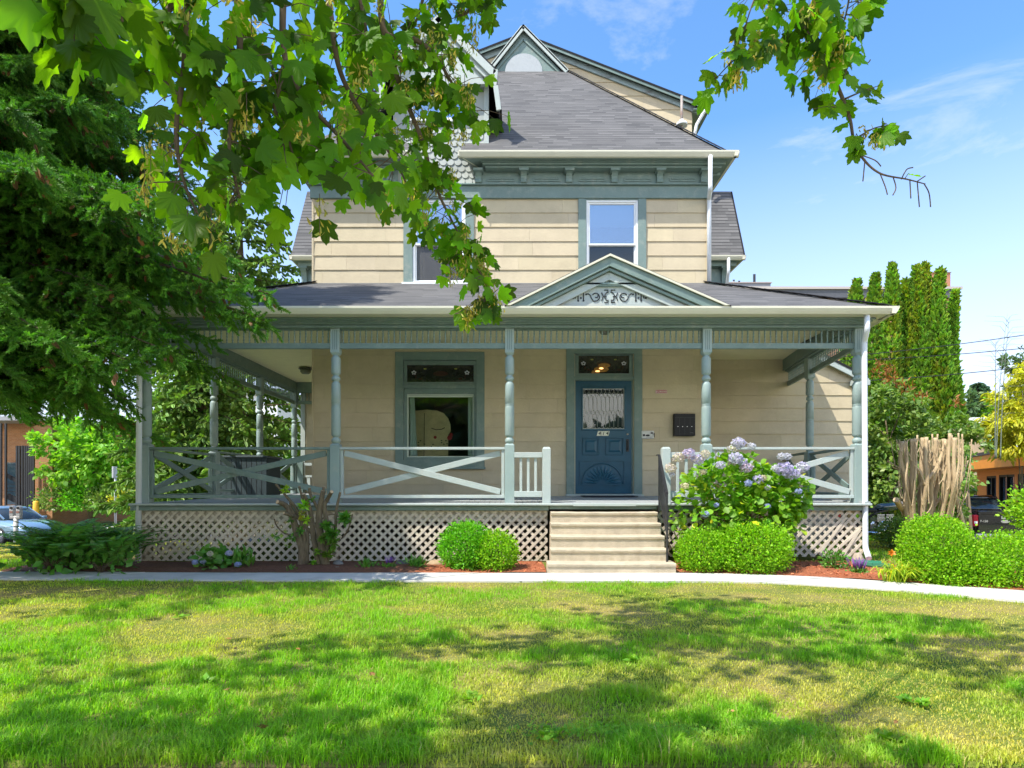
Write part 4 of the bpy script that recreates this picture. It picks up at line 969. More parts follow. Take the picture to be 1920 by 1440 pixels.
# front door
dx0, dx1, dzb, dzt_ = PX(1079.5, D2), PX(1184.5, D2), PZ(926, D2), PZ(714, D2)
dc = casing('door_casing', PX(1077, D2), PX(1188, D2), dz1, PZ(664, D2), .175, bottom=False)
mb = MB(); mb.box(PX(1077, D2), PX(1188, D2), D2, D2 + .08, PZ(713.5, D2), PZ(700, D2)); mb.box(PX(1077, D2), PX(1188, D2), D2 - .03, D2 - .001, PZ(712, D2), PZ(706, D2)); mb.box(PX(1077, D2), PX(1188, D2), D2 + .01, D2 + .08, PZ(666, D2), PZ(664, D2))
mb.box(PX(1077, D2), PX(1085, D2), D2 + .01, D2 + .08, PZ(700, D2), PZ(666, D2)); mb.box(PX(1180, D2), PX(1188, D2), D2 + .01, D2 + .08, PZ(700, D2), PZ(666, D2))
mb.box(PX(1077, D2), dx0, D2 + .02, D2 + .08, dz1, PZ(713.5, D2)); mb.box(dx1, PX(1188, D2), D2 + .02, D2 + .08, dz1, PZ(713.5, D2))
mb.build('door_frame', M['trim'], dc, bevel=.004)
mb = MB(); mb.box(PX(1060, D2), PX(1205, D2), D2 - .12, D2 + .1, dz1, PZ(926.5, D2)); mb.build('door_sill', M['trim_lit_worn'], dc, bevel=.006)
tw = art_glass(PX(1085, D2), PX(1180, D2), PZ(699, D2), PZ(666, D2), D2 + .05, dc)
glow = bpy.data.materials.new('hall_lamp_glow'); glow.use_nodes = True; bb = glow.node_tree.nodes['Principled BSDF']; bb.inputs['Base Color'].default_value = (.5, .25, .06, 1); bb.inputs['Emission Color'].default_value = (1, .55, .18, 1); bb.inputs['Emission Strength'].default_value = 1.1
amb = mat('amber_shade_glass', (.42, .20, .045), .2, var=.4, vscale=20, spec=.8)
mb = MB(); lx, lz = PX(1128, D2), PZ(690, D2)
def ell2(mb, ex, ez, a, b, y, n=16): mb.prism([(ex + a * math.cos(2 * math.pi * i / n), ez + b * math.sin(2 * math.pi * i / n)) for i in range(n)], (0, y, 0), (1, 0, 0), (0, 0, 1), .004)
for k, (a, b, c, d) in enumerate(((0, -.02, .2, .06), (-.12, -.08, .12, .05), (.06, .06, .16, .05))): ell2(mb, lx + a, lz + b, c * .8, d, D2 + .046 - k * .002)
mb.build('amber_glass', amb, tw); mb = MB(); ell2(mb, lx, lz - .0, .045, .018, D2 + .036); ell2(mb, lx - .08, lz - .06, .05, .014, D2 + .036); mb.build('lamp_glow', glow, tw)

gx0, gx1, gz0, gz1 = PX(1093, D2), PX(1171, D2), PZ(804, D2), PZ(728, D2); yD = D2 + .03
mb = MB(); mb.box(dx0, gx0, yD, yD + .045, dzb, dzt_); mb.box(gx1, dx1, yD, yD + .045, dzb, dzt_); mb.box(gx0, gx1, yD, yD + .045, dzb, gz0); mb.box(gx0, gx1, yD, yD + .045, gz1, dzt_)
door = mb.build('door', M['door'], house)
mb = MB(); frame(mb, gx0 - .035, gx1 + .035, gz0 - .035, gz1 + .035, .035, yD - .02, yD - .001); mb.build('glass_stop', M['door'], door, bevel=.006)
def raised(x0, x1, y0, y1):
    x0, x1, z1, z0 = PX(x0, D2), PX(x1, D2), PZ(y0, D2), PZ(y1, D2); mb = MB()
    frame(mb, x0, x1, z0, z1, .028, yD - .022, yD - .001); q = .06
    V = [(x0 + q, yD - .001, z0 + q), (x1 - q, yD - .001, z0 + q), (x1 - q, yD - .001, z1 - q), (x0 + q, yD - .001, z1 - q)]; q2 = .10
    V += [(x0 + q2, yD - .018, z0 + q2), (x1 - q2, yD - .018, z0 + q2), (x1 - q2, yD - .018, z1 - q2), (x0 + q2, yD - .018, z1 - q2)]
    mb.add(V, [(4, 5, 6, 7), (0, 1, 5, 4), (1, 2, 6, 5), (2, 3, 7, 6), (3, 0, 4, 7)]); mb.build('door_panel', M['door'], door, bevel=.004)
raised(1092, 1124, 820, 853); raised(1136, 1170, 820, 853)
mb = MB(); x0, x1, z1, z0 = PX(1087, D2), PX(1172, D2), PZ(863, D2), PZ(910, D2); frame(mb, x0, x1, z0, z1, .02, yD - .018, yD - .001)
cx, cz = (x0 + x1) / 2 - .0, z0 + .03; R_ = .40
for i in range(13):
    a0 = math.pi * i / 13 + .03; a1 = math.pi * (i + 1) / 13 - .03; am = (a0 + a1) / 2
    pts = [(cx + .07 * math.cos(a0), cz + .07 * math.sin(a0)), (cx + R_ * .9 * math.cos(a0), cz + R_ * .9 * math.sin(a0)), (cx + R_ * 1.0 * math.cos(am), cz + R_ * 1.0 * math.sin(am)), (cx + R_ * .9 * math.cos(a1), cz + R_ * .9 * math.sin(a1)), (cx + .07 * math.cos(a1), cz + .07 * math.sin(a1))]
    A = [(p[0], yD - .001, p[1]) for p in pts] + [(cx + R_ * .6 * math.cos(am), yD - .024, cz + R_ * .6 * math.sin(am))]
    mb.add(A, [(0, 1, 5), (1, 2, 5), (2, 3, 5), (3, 4, 5), (4, 0, 5)])
mb.tube([(cx + (R_ + .035) * math.cos(t * math.pi / 18), yD - .008, cz + (R_ + .035) * math.sin(t * math.pi / 18)) for t in range(19)], .011, 6)
mb.build('carved_fan_panel', M['door'], door)
dg = pane(gx0, gx1, gz0, gz1, yD + .02, glassm('door_pane', (.8, .88, .95), .0), door, 'door_glass')
MB().box(gx0, gx1, yD + .05, yD + .056, gz0, gz1).build('door_backing', M['dark'], door)
mb = MB(); nx = 10; wx = (gx1 - gx0) / nx; rows = [(0, .08, 'v'), (.08, .24, 'x'), (.24, .52, 'v'), (.52, .68, 'x'), (.68, .96, 'v'), (.96, 1.0, 'w')]
Hh = gz1 - gz0; yy = yD + .008
def cl(a, b): mb.tube([(a[0], yy, a[1]), (b[0], yy, b[1])], .0042, 5, cap=False)
for t0, t1, kd in rows:
    za, zb_ = gz1 - t0 * Hh, gz1 - t1 * Hh
    for i in range(nx + 1):
        x = gx0 + i * wx
        if kd == 'v' and 0 < i: cl((x - wx / 2, za), (x - wx / 2, zb_))
        elif kd == 'x' and i < nx:
            if i % 2 == 0 or True:
                xm = x + wx / 2
                if i + 1 < nx: cl((xm, za), (xm + wx, zb_)); cl((xm + wx, za), (xm, zb_))
        elif kd == 'w' and i < nx: cl((x, za), (x + wx / 2, zb_)); cl((x + wx / 2, zb_), (x + wx, za))
mb.build('lead_came', M['came'], dg)
mb = MB(); frame(mb, gx0, gx1, gz0, gz1, .012, yy - .006, yy + .004); mb.build('zinc_border', M['came'], dg)
mb = MB(); kx = PX(1177, D2); mb.lathe(0, 0, [(0, .02), (.012, .022), (.018, .012), (.02, .002)], n=12)
mb.v = [(kx + a, yD - c, PZ(814, D2) + b) for a, b, c in mb.v]; mb.build('deadbolt', mat('brass_lock', (.45, .42, .35), .3, metallic=.8), door)
mb = MB(); mb.box(kx - .03, kx + .03, yD - .012, yD - .0005, PZ(847, D2), PZ(823, D2)); hp = mb.build('handle_plate', M['iron'], door, bevel=.004)
mb = MB(); mb.tube([(kx, yD - .01, PZ(826, D2)), (kx, yD - .055, PZ(829, D2)), (kx, yD - .055, PZ(840, D2)), (kx, yD - .012, PZ(843, D2))], .009, 8); mb.build('door_handle', M['iron'], hp)

# text helper: words as real meshes
def text_mesh(body, size, loc, m, parent, name='lettering', shear=0, bold=0, rot=(math.pi / 2, 0, 0), ext=.001, sx=1):
    cu = bpy.data.curves.new('txt', 'FONT'); cu.body = body; cu.size = size; cu.extrude = ext; cu.align_x = 'CENTER'; cu.align_y = 'CENTER'; cu.shear = shear; cu.offset = bold
    to = bpy.data.objects.new('txt', cu); C.objects.link(to); bpy.context.view_layer.update()
    me = bpy.data.meshes.new_from_object(to.evaluated_get(bpy.context.evaluated_depsgraph_get())); bpy.data.objects.remove(to); bpy.data.curves.remove(cu)
    me.materials.clear(); me.materials.append(m); o = bpy.data.objects.new(name, me); C.objects.link(o)
    off = OFF.get(parent.name) if parent else None
    if parent and off is None and parent.parent: off = OFF.get(parent.parent.name)
    o.location = Vector(loc) - (off or Vector((0, 0, 0))); o.rotation_euler = rot; o.scale = (sx, 1, 1)
    if parent: o.parent = parent
    return o
npl = thing('number_plate', 'slanted ivory plate reading 414 in black on the blue door', 'house number', (PX(1131, D2), D2, PZ(812.5, D2)))
mb = MB(); x0, x1, z0, z1 = PX(1119, D2), PX(1141, D2), PZ(817, D2), PZ(808, D2); mb.prism([(x0, z0), (x1, z0), (x1 + .03, z1), (x0 + .03, z1)], (0, yD - .006, 0), (1, 0, 0), (0, 0, 1), .005); mb.build('plate', mat('ivory_plate', (.70, .70, .58), .4), npl)
text_mesh('4 1 4', .105, (PX(1131.3, D2), yD - .0075, PZ(812.5, D2)), M['black'], npl, shear=.25, bold=.0015)
MB().prism([(PX(1126.5, D2), z0), (PX(1127, D2), z0), (PX(1127, D2) + .03, z1), (PX(1126.5, D2) + .03, z1)], (0, yD - .0062, 0), (1, 0, 0), (0, 0, 1), .0015).build('divider', M['iron'], npl)

# wall items
ns = thing('no_smoking_sign', 'small red and white no smoking sign on porch wall', 'sign', (PX(1239, D2), D2 - .03, PZ(734.5, D2)))
mb = MB(); a, b, c, d = PX(1228.5, D2), PX(1250, D2), PZ(738, D2), PZ(731.5, D2); mb.box(a, b, D2 - .034, D2 - .028, c, d); mb.build('plate', mat('sign_white', (.8, .78, .78), .4), ns)
mb = MB(); frame(mb, a + .004, b - .004, c + .004, d - .004, .008, D2 - .036, D2 - .0345); mb.box(a + .02, b - .02, D2 - .036, D2 - .0345, c + .018, d - .016); mb.build('red_band', mat('sign_red', (.45, .02, .03), .4), ns)
text_mesh('NO SMOKING', .034, ((a + b) / 2, D2 - .0372, (c + d) / 2), mat('sign_letter_white', (.85, .85, .85), .4), ns, bold=.0006)
mbx = thing('mailbox', 'flat black metal mailbox with four small locks on porch wall', 'mailbox', (PX(1280, D2), D2 - .1, PZ(797, D2)))
a, b, c, d = PX(1261, D2), PX(1300, D2), PZ(818, D2), PZ(777, D2); MB().box(a, b, D2 - .14, D2 - .022, c, d).build('body', M['black'], mbx, bevel=.006)
mb = MB()
for i in range(4): xx = a + (b - a) * (.17 + i * .22); mb.tube([(xx, D2 - .14, PZ(801, D2)), (xx, D2 - .15, PZ(801, D2))], .008, 8)
mb.build('lock', mat('steel_lock', (.6, .6, .6), .3, metallic=.9), mbx)
mb = MB()
for i in range(1, 4): xx = a + (b - a) * i * .25; mb.box(xx - .002, xx + .002, D2 - .1415, D2 - .139, c + .01, d - .09)
mb.box(a + .01, b - .01, D2 - .1415, D2 - .139, d - .085, d - .08); mb.build('door_seam', mat('seam_grey', (.05, .05, .05), .5), mbx)
text_mesh('MAIL', .03, (b - .07, D2 - .1412, c + .06), mat('mail_lettering', (.12, .12, .12), .4), mbx)
ic = thing('intercom_plate', 'white retro plate with dark round knob beside the door', 'intercom', (PX(1213, D2), D2 - .05, PZ(815.5, D2)))
a, b, c, d = PX(1202, D2), PX(1225, D2), PZ(823, D2), PZ(808, D2); MB().box(a, b, D2 - .07, D2 - .024, c, d).build('body', mat('plate_white', (.62, .62, .58), .4, dirt=(.1, .09, .08), dirt_scale=12, dirt_amt=.8), ic, bevel=.012)
mb = MB(); ell2(mb, a + .045, (c + d) / 2 - .01, .024, .024, D2 - .076); ell2(mb, a + .125, (c + d) / 2 - .015, .045, .018, D2 - .076); mb.box(a + .1, b - .03, D2 - .075, D2 - .071, c + .03, c + .036); ell2(mb, b - .05, d - .05, .03, .016, D2 - .076); mb.build('knob', M['black'], ic)
mb = MB(); mb.box(b - .002, b + .014, D2 - .06, D2 - .03, c + .03, d - .05); mb.build('side_tab', M['black'], ic)
# ceiling lamps
def ceiling_lamp(x, y, s, lab):
    t = thing('ceiling_lamp', lab, 'lamp', (x, y, ZC)); mb = MB(); mb.lathe(x, y, [(ZC - .001, .10 * s), (ZC - .03, .17 * s), (ZC - .05, .17 * s)], n=20); mb.build('lamp_base', mat('bronze_lamp', (.10, .11, .09), .5), t)
    mb = MB(); mb.lathe(x, y, [(ZC - .05, .13 * s), (ZC - .12, .125 * s), (ZC - .16, .09 * s), (ZC - .17, .03 * s)], n=20); mb.build('lamp_shade', mat('smoked_lamp_glass', (.14, .15, .12), .2), t)
ceiling_lamp(PX(573, 14.9), 14.9, 1, 'dark dome lamp on the left side porch ceiling'); ceiling_lamp(PX(1134, 11.0), 11.0, .8, 'bronze dome lamp on porch ceiling over the front door')
mat_t = thing('doormat', 'dark rubber mat lying in front of the blue door', 'doormat', (PX(1140, 12.4), 12.35, dz1)); MB().box(PX(1090, 12.4), PX(1190, 12.4), 12.05, 12.55, dz1 - .005, dz1 + .014).build('mat', mat('rubber_mat', (.03, .03, .035), .9, bump=.5), mat_t)

# behind the porch window: painted screen with roses and a pale table edge
ps = thing('painted_screen', 'tan painted screen with red roses seen inside the porch window', 'screen', (PX(810, 13.6), 13.6, 1.5))
ym = 13.35; q = lambda x, y: (PX(x, ym), PZ(y, ym))
pts = [q(778, 860), q(840, 860), q(840, 815), q(845, 808), q(844, 795), q(840, 784), q(832, 775), q(820, 770), q(800, 768), q(778, 770)]
MB().prism(pts, (0, ym, 0), (1, 0, 0), (0, 0, 1), .05).build('panel', mat('tan_panel_paint', (.60, .46, .22), .6, var=.2), ps)
mb = MB(); mb.tube([(PX(x, ym), ym - .01, PZ(y, ym)) for x, y in ((809, 803), (818, 806), (828, 805), (834, 802))], .008, 5); mb.tube([(PX(796, ym), ym - .01, PZ(775, ym)), (PX(795, ym), ym - .01, PZ(860, ym))], .006, 5); mb.build('carved_line', M['black'], ps)
mb = MB()
for x_, y_, r_ in ((816, 820, .035), (843, 821, .055), (846, 815, .04)): ell2(mb, PX(x_, ym), PZ(y_, ym), r_, r_, ym - .01)
mb.build('rose', mat('rose_red', (.35, .02, .02), .6), ps)
mb = MB(); rr = random.Random(1)
for i in range(14): ell2(mb, PX(rr.uniform(783, 842), ym), PZ(rr.uniform(826, 842), ym), .02, .012, ym - .012)
mb.build('rose_leaf', mat('dark_rose_leaf', (.02, .06, .015), .6), ps)
tb = thing('glass_table', 'pale green glass table edge behind the porch window', 'table', (PX(830, 13.0), 13.0, 1.9)); MB().box(PX(800, 13), PX(857, 13), 12.95, 13.3, PZ(857, 13) - .02, PZ(854, 13) - .02).build('tabletop', mat('pale_green_glass', (.30, .42, .34), .2), tb)
mb = MB(); mb.box(PX(826, 13) - .02, PX(826, 13) + .02, 13.1, 13.14, 1.3, PZ(857, 13) - .02); mb.build('leg', M['white'], tb)

# ---- porch roof and pediment
mb = MB(); RZ = zgt - .005; fy = GY + .06; WT = PZ(531, D2); gx0_, gx1_ = GX0 + .05, GX1 - .04
cA, cB = (gx0_, fy, RZ), (gx1_, fy, RZ); hA, hB = (HX0, D2, WT), (HX1, D2, WT)
PA = PX(1143, 9.8); PZa = PZ(477, 9.8); pw0, pw1 = PX(946, 9.8), PX(1369, 9.8)
roof_plane(mb, [cA, cB, hB, hA]); roof_plane(mb, [(gx0_, 17.6, RZ), cA, hA, (HX0, 17.6, WT)]); roof_plane(mb, [cB, (grx(D3) - .04, D3, RZ), (HX1, D3 + 1.5, WT + .0), hB])
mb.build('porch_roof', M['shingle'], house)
mb = MB()
for a, b in ((cA, hA), (cB, hB)):
    mb = MB(); a, b = Vector(a), Vector(b); n_ = 26
    for i in range(n_): p, q_ = a + (b - a) * (i / n_), a + (b - a) * ((i + 1.1) / n_); z = Vector((0, 0, .02 + (i % 2) * .002)); mb.beam(p + z, q_ + z + Vector((0, 0, .006)), .2, .012)
    mb.build('hip_cap', M['shingle'], house)
mb = MB(); mb.box(HX0, HX1, D2 - .03, D2 - .0, WT - .02, zuf + .015); mb.build('flashing', M['flash'], house)
slp = (WT - RZ) / (D2 - fy)
def ry(z): return fy + (z - RZ) / slp
mb = MB(); yp = 9.74
roof_plane(mb, [(pw1, yp + .3, RZ + .005), (pw1, yp, RZ + .005), (PA, yp, PZa), (PA, ry(PZa), PZa)], .03) if False else None
for xe, s in ((pw1, 1), (pw0, -1)):
    pts = [(xe, yp, RZ + .01), (xe, fy + .02, RZ + .01), (PA, ry(PZa) + .05, PZa), (PA, yp, PZa)]
    if s > 0: pts = [pts[1], pts[0], pts[3], pts[2]]
    roof_plane(mb, pts, .02)
ped = mb.build('pediment_roof', M['shingle'], house)
mb = MB()
def rake(off, th, y, dep, x_in=0, bot=RZ + .01):
    """mitred chevron: outer line dropped by off, thickness th"""
    m_ = (PZa - bot) / (pw1 - PA); m0 = (PZa - bot) / (PA - pw0)
    ta, tb = PZa - off, PZa - off - th
    mb.prism([(PA + (ta - bot) / m_, bot), (PA, ta), (PA, tb), (PA + (tb - bot) / m_, bot)], (0, y, 0), (1, 0, 0), (0, 0, 1), dep)
    mb.prism([(PA, ta), (PA - (ta - bot) / m0, bot), (PA - (tb - bot) / m0, bot), (PA, tb)], (0, y, 0), (1, 0, 0), (0, 0, 1), dep)
rake(.012, .035, 9.725, .03); mb.build('pediment_drip_edge', M['gutter'], ped)
mb = MB(); rake(.047, .155, 9.765, .04); rake(.215, .05, 9.80, .04); mb.build('pediment_rake', M['trim'], ped, bevel=.005)
mb = MB(); rake(.27, .13, 9.85, .04); mb.build('pediment_inner_rake', M['trim_lit_worn'], ped, bevel=.005)
tym = 9.90; mb = MB(); bot = RZ + .012; mb.prism([(pw0 + .25, bot), (pw1 - .25, bot), (PA, PZa - .12)], (0, tym, 0), (1, 0, 0), (0, 0, 1), .05); tp = mb.build('tympanum', M['trim_lit_worn'], ped)
mb = MB(); zsh = PZ(534, tym); mb.box(PX(1085, tym), PX(1201, tym), tym - .05, tym - .001, zsh - .01, zsh + .02)
for i in range(26): xx = PX(1088 + i * 4.35, tym); mb.prism([(xx - .018, zsh + .02), (xx + .018, zsh + .02), (xx, zsh + .05)], (0, tym - .03, 0), (1, 0, 0), (0, 0, 1), .02)
mb.box(PX(1083, tym), PX(1203, tym), tym - .035, tym - .001, zsh - .035, zsh - .011); mb.build('dentil_shelf', M['trim'], tp)
mb = MB(); m_ = (PZa - bot) / (pw1 - PA)
for s in (1, -1): mb.beam((PX(1143, tym) + s * .55, tym - .02, zsh - .01), (PX(1143, tym) + s * 1.12, tym - .02, bot + .02), .03, .05)
mb.build('tympanum_moulding', M['trim'], tp)
# scroll ornament
mb = MB(); yo = tym - .006
def S(pts): mb.tube([(PX(x, tym), yo, PZ(y, tym)) for x, y in pts], .009, 6)
def dot(x, y, r=.016): ell2(mb, PX(x, tym), PZ(y, tym), r, r, tym - .008, 10)
def arc(cx, cy, r, a0, a1, n=14): return [(cx + r * math.cos(math.radians(a0 + (a1 - a0) * i / n)), cy - r * math.sin(math.radians(a0 + (a1 - a0) * i / n))) for i in range(n + 1)]
for s in (1, -1):
    c0 = 1143; X_ = lambda p: [(x if s > 0 else 2 * c0 - x, y) for x, y in p]
    S(X_([(1048, 561), (1053, 562), (1058, 560), (1064, 555), (1070, 551), (1077, 550), (1080, 554), (1079, 559), (1075, 559)])); S(X_([(1084, 546), (1084, 563)])); S(X_([(1094, 546), (1094, 563)]))
    for p in ((1048, 561), (1084, 546), (1084, 564), (1094, 546), (1094, 564), (1089, 551), (1089, 559), (1075, 559)): dot(*X_([p])[0])
    S(X_([(1099, 552), (1103, 551), (1107, 554), (1109, 560), (1113, 565), (1120, 564), (1124, 559)])); S(X_(arc(1117, 557, 7, -60, 150))); S(X_([(1122, 553), (1120, 558), (1116, 558)])); dot(*X_([(1099, 552)])[0])
    S(X_([(1128, 549), (1131, 556), (1128, 564)])); S(X_([(1131, 556), (1137, 556)])); S(X_(arc(1143, 556, 9, 120, 240)))
    S(X_([(1133, 544), (1140, 544), (1140, 549)])); S(X_([(1133, 567), (1140, 567), (1140, 562)]))
mb.build('scroll_ornament', mat('ornament_dark', (.03, .035, .04), .6), tp)

# ---- downspouts
def downspout(pts, r=.045, name='downspout', n=10): mb = MB(); mb.tube(pts, r, n); return mb.build(name, M['downspout'], house)
def sm(pts, k=4):
    pts = [Vector(p) for p in pts]; o = [pts[0]]
    for i in range(1, len(pts) - 1):
        a = pts[i] + (pts[i - 1] - pts[i]).normalized() * .06; b = pts[i] + (pts[i + 1] - pts[i]).normalized() * .06
        for j in range(k + 1): t = j / k; o.append((a * (1 - t) ** 2) + pts[i] * (2 * t * (1 - t)) + b * (t * t))
    return o + [pts[-1]]
dxr = PX(1616, 10.12)
downspout(sm([(PX(1627, 9.85), 9.87, zgf + .02), (PX(1627, 9.85), 9.87, PZ(618, 9.87)), (dxr, 10.05, PZ(640, 10.05)), (dxr, 10.02, PZ(1028, 9.95)), (PX(1629, 9.75), 9.75, PZ(1047, 9.75))]))
dxl = PX(263, 10.1)
downspout(sm([(dxl, 9.87, zgf + .02), (dxl, 9.87, PZ(622, 9.87)), (dxl, 10.08, PZ(650, 10.08)), (dxl, 10.05, .02)]))
xu = PX(1329, D2 - .06)
downspout(sm([(PX(1331, Ys + .08), Ys + .05, zg0 + .02), (PX(1331, Ys + .08), Ys + .05, PZ(352, Ys)), (xu, D2 - .08, PZ(376, D2)), (xu, D2 - .08, PZ(531, D2))]))
downspout(sm([(PX(1325, 17.3), 17.25, gz(re)), (PX(1318, 17.3), 17.35, PZ(213, 17.3)), (PX(1304, D4), D4 - .08, PZ(238, D4)), (PX(1300, D4), D4 - .08, PZ(262, D4))]))
downspout(sm([(PX(1366, 17.1), 17.1, z0t + .05), (PX(1366, 17.1), 17.1, z0t - .35), (PX(1360, D4), D4 - .1, z0t - .7), (PX(1360, D4), D4 - .1, 6.0)]))

# ---- concrete steps
st = thing('concrete_steps', 'five worn concrete steps rising to the porch', 'steps', (1.45, 9.2, 0))
ydp = 8.72; rz = [PZ(1056, 8.72), PZ(1029.7, 8.99), PZ(1004.7, 9.26), PZ(981, 9.53), PZ(960, 9.80)]
for i, z in enumerate(rz):
    y = ydp + i * .27; mb = MB(); x0, x1 = (.515, 2.39) if i == 0 else (.56 + .02 * i, 2.335 + .012 * i)
    # bowed, chipped tread edge: subdivided lip
    n_ = 26; rr = random.Random(i); V = []; y1 = y + .27 if i < 4 else 10.02
    zb = -.05 if i == 0 else rz[i - 1] - .02
    for j in range(n_ + 1):
        x = x0 + (x1 - x0) * j / n_; w = -.006 * math.sin(math.pi * j / n_) + rr.uniform(-.0022, .0022); c = rr.uniform(0, .005)
        V += [(x, y - .012 + c, zb), (x, y - .012 + c, z - .055), (x, y - .03 + c, z - .045), (x, y - .034 + c, z - .012 + w), (x, y - .022 + c, z + w), (x, y1 + .03, z + w + .004)]
    mb.add(V, [(6 * j + k, 6 * j + 6 + k, 6 * j + 7 + k, 6 * j + 1 + k) for j in range(n_) for k in range(5)])
    for j in (0, n_):
        b = 6 * j; f = (b, b + 1, b + 2, b + 3, b + 4, b + 5); base = len(mb.v); mb.add([(V[b][0], y1 + .03, zb)], []); 
        mb.f.append(tuple(base - len(V) + q for q in f) + (base,) if j else (base,) + tuple(base - len(V) + q for q in reversed(f))); mb.uv += [(0, 0)] * 7; mb.sm.append(False)
    mb.build('step', M['concrete'], st)
hr = thing('iron_handrail', 'black wrought iron handrail along the right of the steps', 'handrail', (PX(1250, 8.9), 8.85, rz[0]))
xa, xb = PX(1236, 9.9) , PX(1251, 8.85)
T0 = Vector((xa, 9.9, PZ(853, 9.9))); T1 = Vector((xb, 8.86, PZ(925, 8.86)))
mb = MB(); mb.beam(T0 + Vector((0, .12, 0)), T0, .04, .018); mb.beam(T0, T1, .04, .018); mb.beam(T0 - Vector((0, 0, .68)), T1 - Vector((0, 0, .62)), .02, .014); mb.beam(T0 - Vector((0, 0, .12)), T1 - Vector((0, 0, .11)), .02, .012); mb.build('handrail', M['iron'], hr)
mb = MB(); mb.beam(T1, (xb, 8.86, rz[0] + .0), .026, .026, up=(0, 1, 0)); mb.beam(T0, (xa, 9.9, rz[4]), .026, .026, up=(0, 1, 0)); mb.build('newel', M['iron'], hr)
for i in range(1, 8):
    t = i / 8; p = T0.lerp(T1, t); mb = MB(); mb.beam(p, p - Vector((0, 0, .66)), .012, .012, up=(0, 1, 0)); mb.build('baluster', M['iron'], hr)
# storage cabinet on the side porch
sc_ = thing('porch_cabinet', 'slate grey boarded cabinet standing on the left side porch', 'cabinet', (-5.3, 13.6, dz1))
a, b = PX(405, 13.4), PX(500, 13.4); c, d = dz1, PZ(858, 13.4); MB().box(a, b, 13.4, 14.2, c, d).build('body', mat('slate_paint', (.035, .055, .062), .6, var=.1), sc_, bevel=.01)
mb = MB(); mb.box(a - .03, b + .03, 13.36, 14.24, d, d + .04); mb.build('lid', mat('slate_lid', (.05, .07, .075), .5), sc_, bevel=.008)
mb = MB()
for i in range(1, 10): xx = a + (b - a) * i / 10; mb.box(xx - .004, xx + .004, 13.395, 13.401, c + .03, d - .03)
mb.build('board_groove', M['black'], sc_)
# ------------------------------------------------------------------ terrain
def sstep(a, b, x): t = np.clip((x - a) / (b - a), 0, 1); return t * t * (3 - 2 * t)
class VN:
    def __init__(s, seed): s.g = np.random.default_rng(seed).random((256, 256))
    def __call__(s, x, y):
        xi = np.floor(x).astype(int); yi = np.floor(y).astype(int); fx = x - xi; fy = y - yi; fx = fx * fx * (3 - 2 * fx); fy = fy * fy * (3 - 2 * fy)
        g = s.g; a = g[xi & 255, yi & 255]; b = g[(xi + 1) & 255, yi & 255]; c = g[xi & 255, (yi + 1) & 255]; d = g[(xi + 1) & 255, (yi + 1) & 255]
        return (a * (1 - fx) + b * fx) * (1 - fy) + (c * (1 - fx) + d * fx) * fy
    def fbm(s, x, y, o=4):
        r = 0; a = .5; t = 0
        for i in range(o): r = r + a * s(x * 2 ** i + 17 * i, y * 2 ** i + 5 * i); t += a; a *= .5
        return r / t
vn = VN(5)
BACK = [(-30, 9.2), (-14, 8.95), (-8, 8.85), (-3, 8.72), (2.6, 8.72), (3.6, 8.55), (4.44, 8.27), (5.39, 7.76), (6.27, 7.22), (7.6, 6.2), (9.5, 4.2), (10.5, 2.9)]
FRONT = [(-30, 8.3), (-14, 8.25), (-8, 8.2), (-3, 8.03), (2.6, 7.96), (3.3, 7.88), (4.1, 7.62), (4.95, 7.12), (5.62, 6.64), (6.9, 5.55), (8.6, 3.7), (9.3, 2.9)]
def front_y(x): return np.interp(x, [p[0] for p in FRONT], [p[1] for p in FRONT])
def back_y(x): return np.interp(x, [p[0] for p in BACK], [p[1] for p in BACK])
LAWN0 = 2.80
def HZ(x, y):
    d = np.maximum(sstep(13.5, 18.5, y), sstep(10.8, 15.0, -x)) ; d = np.maximum(d, sstep(11.5, 16, x))
    h = -1.0 * d
    h = h + np.where(y < LAWN0, -.13 * sstep(LAWN0, LAWN0 - .03, y), 0) * (1 - d) if False else h - .13 * (1 - sstep(LAWN0 - .05, LAWN0, y)) * (y < LAWN0)
    return h + .018 * (vn.fbm(x * .5, y * .5) - .5) * (y > LAWN0 + .1) * (y < 8)
def axis(vals):
    o = [vals[0][0]]
    for a, b, st in vals: n = max(1, int(round((b - a) / st))); o += list(np.linspace(a, b, n + 1)[1:])
    return np.array(o)
gxs = axis([(-600, -60, 60), (-60, -20, 5), (-20, 20, .25), (20, 60, 5), (60, 600, 60)])
gys = axis([(-120, -10, 20), (-10, 2.6, .6), (2.6, 2.96, .03), (2.96, 24, .22), (24, 60, 4), (60, 900, 80)])
GX, GYY = np.meshgrid(gxs, gys); GZ = HZ(GX, GYY); ny, nx_ = GX.shape
V = np.stack([GX.ravel(), GYY.ravel(), GZ.ravel()], 1); i = np.arange(ny - 1)[:, None] * nx_ + np.arange(nx_ - 1)[None, :]
idx = np.stack([i, i + 1, i + 1 + nx_, i + nx_], -1).ravel()
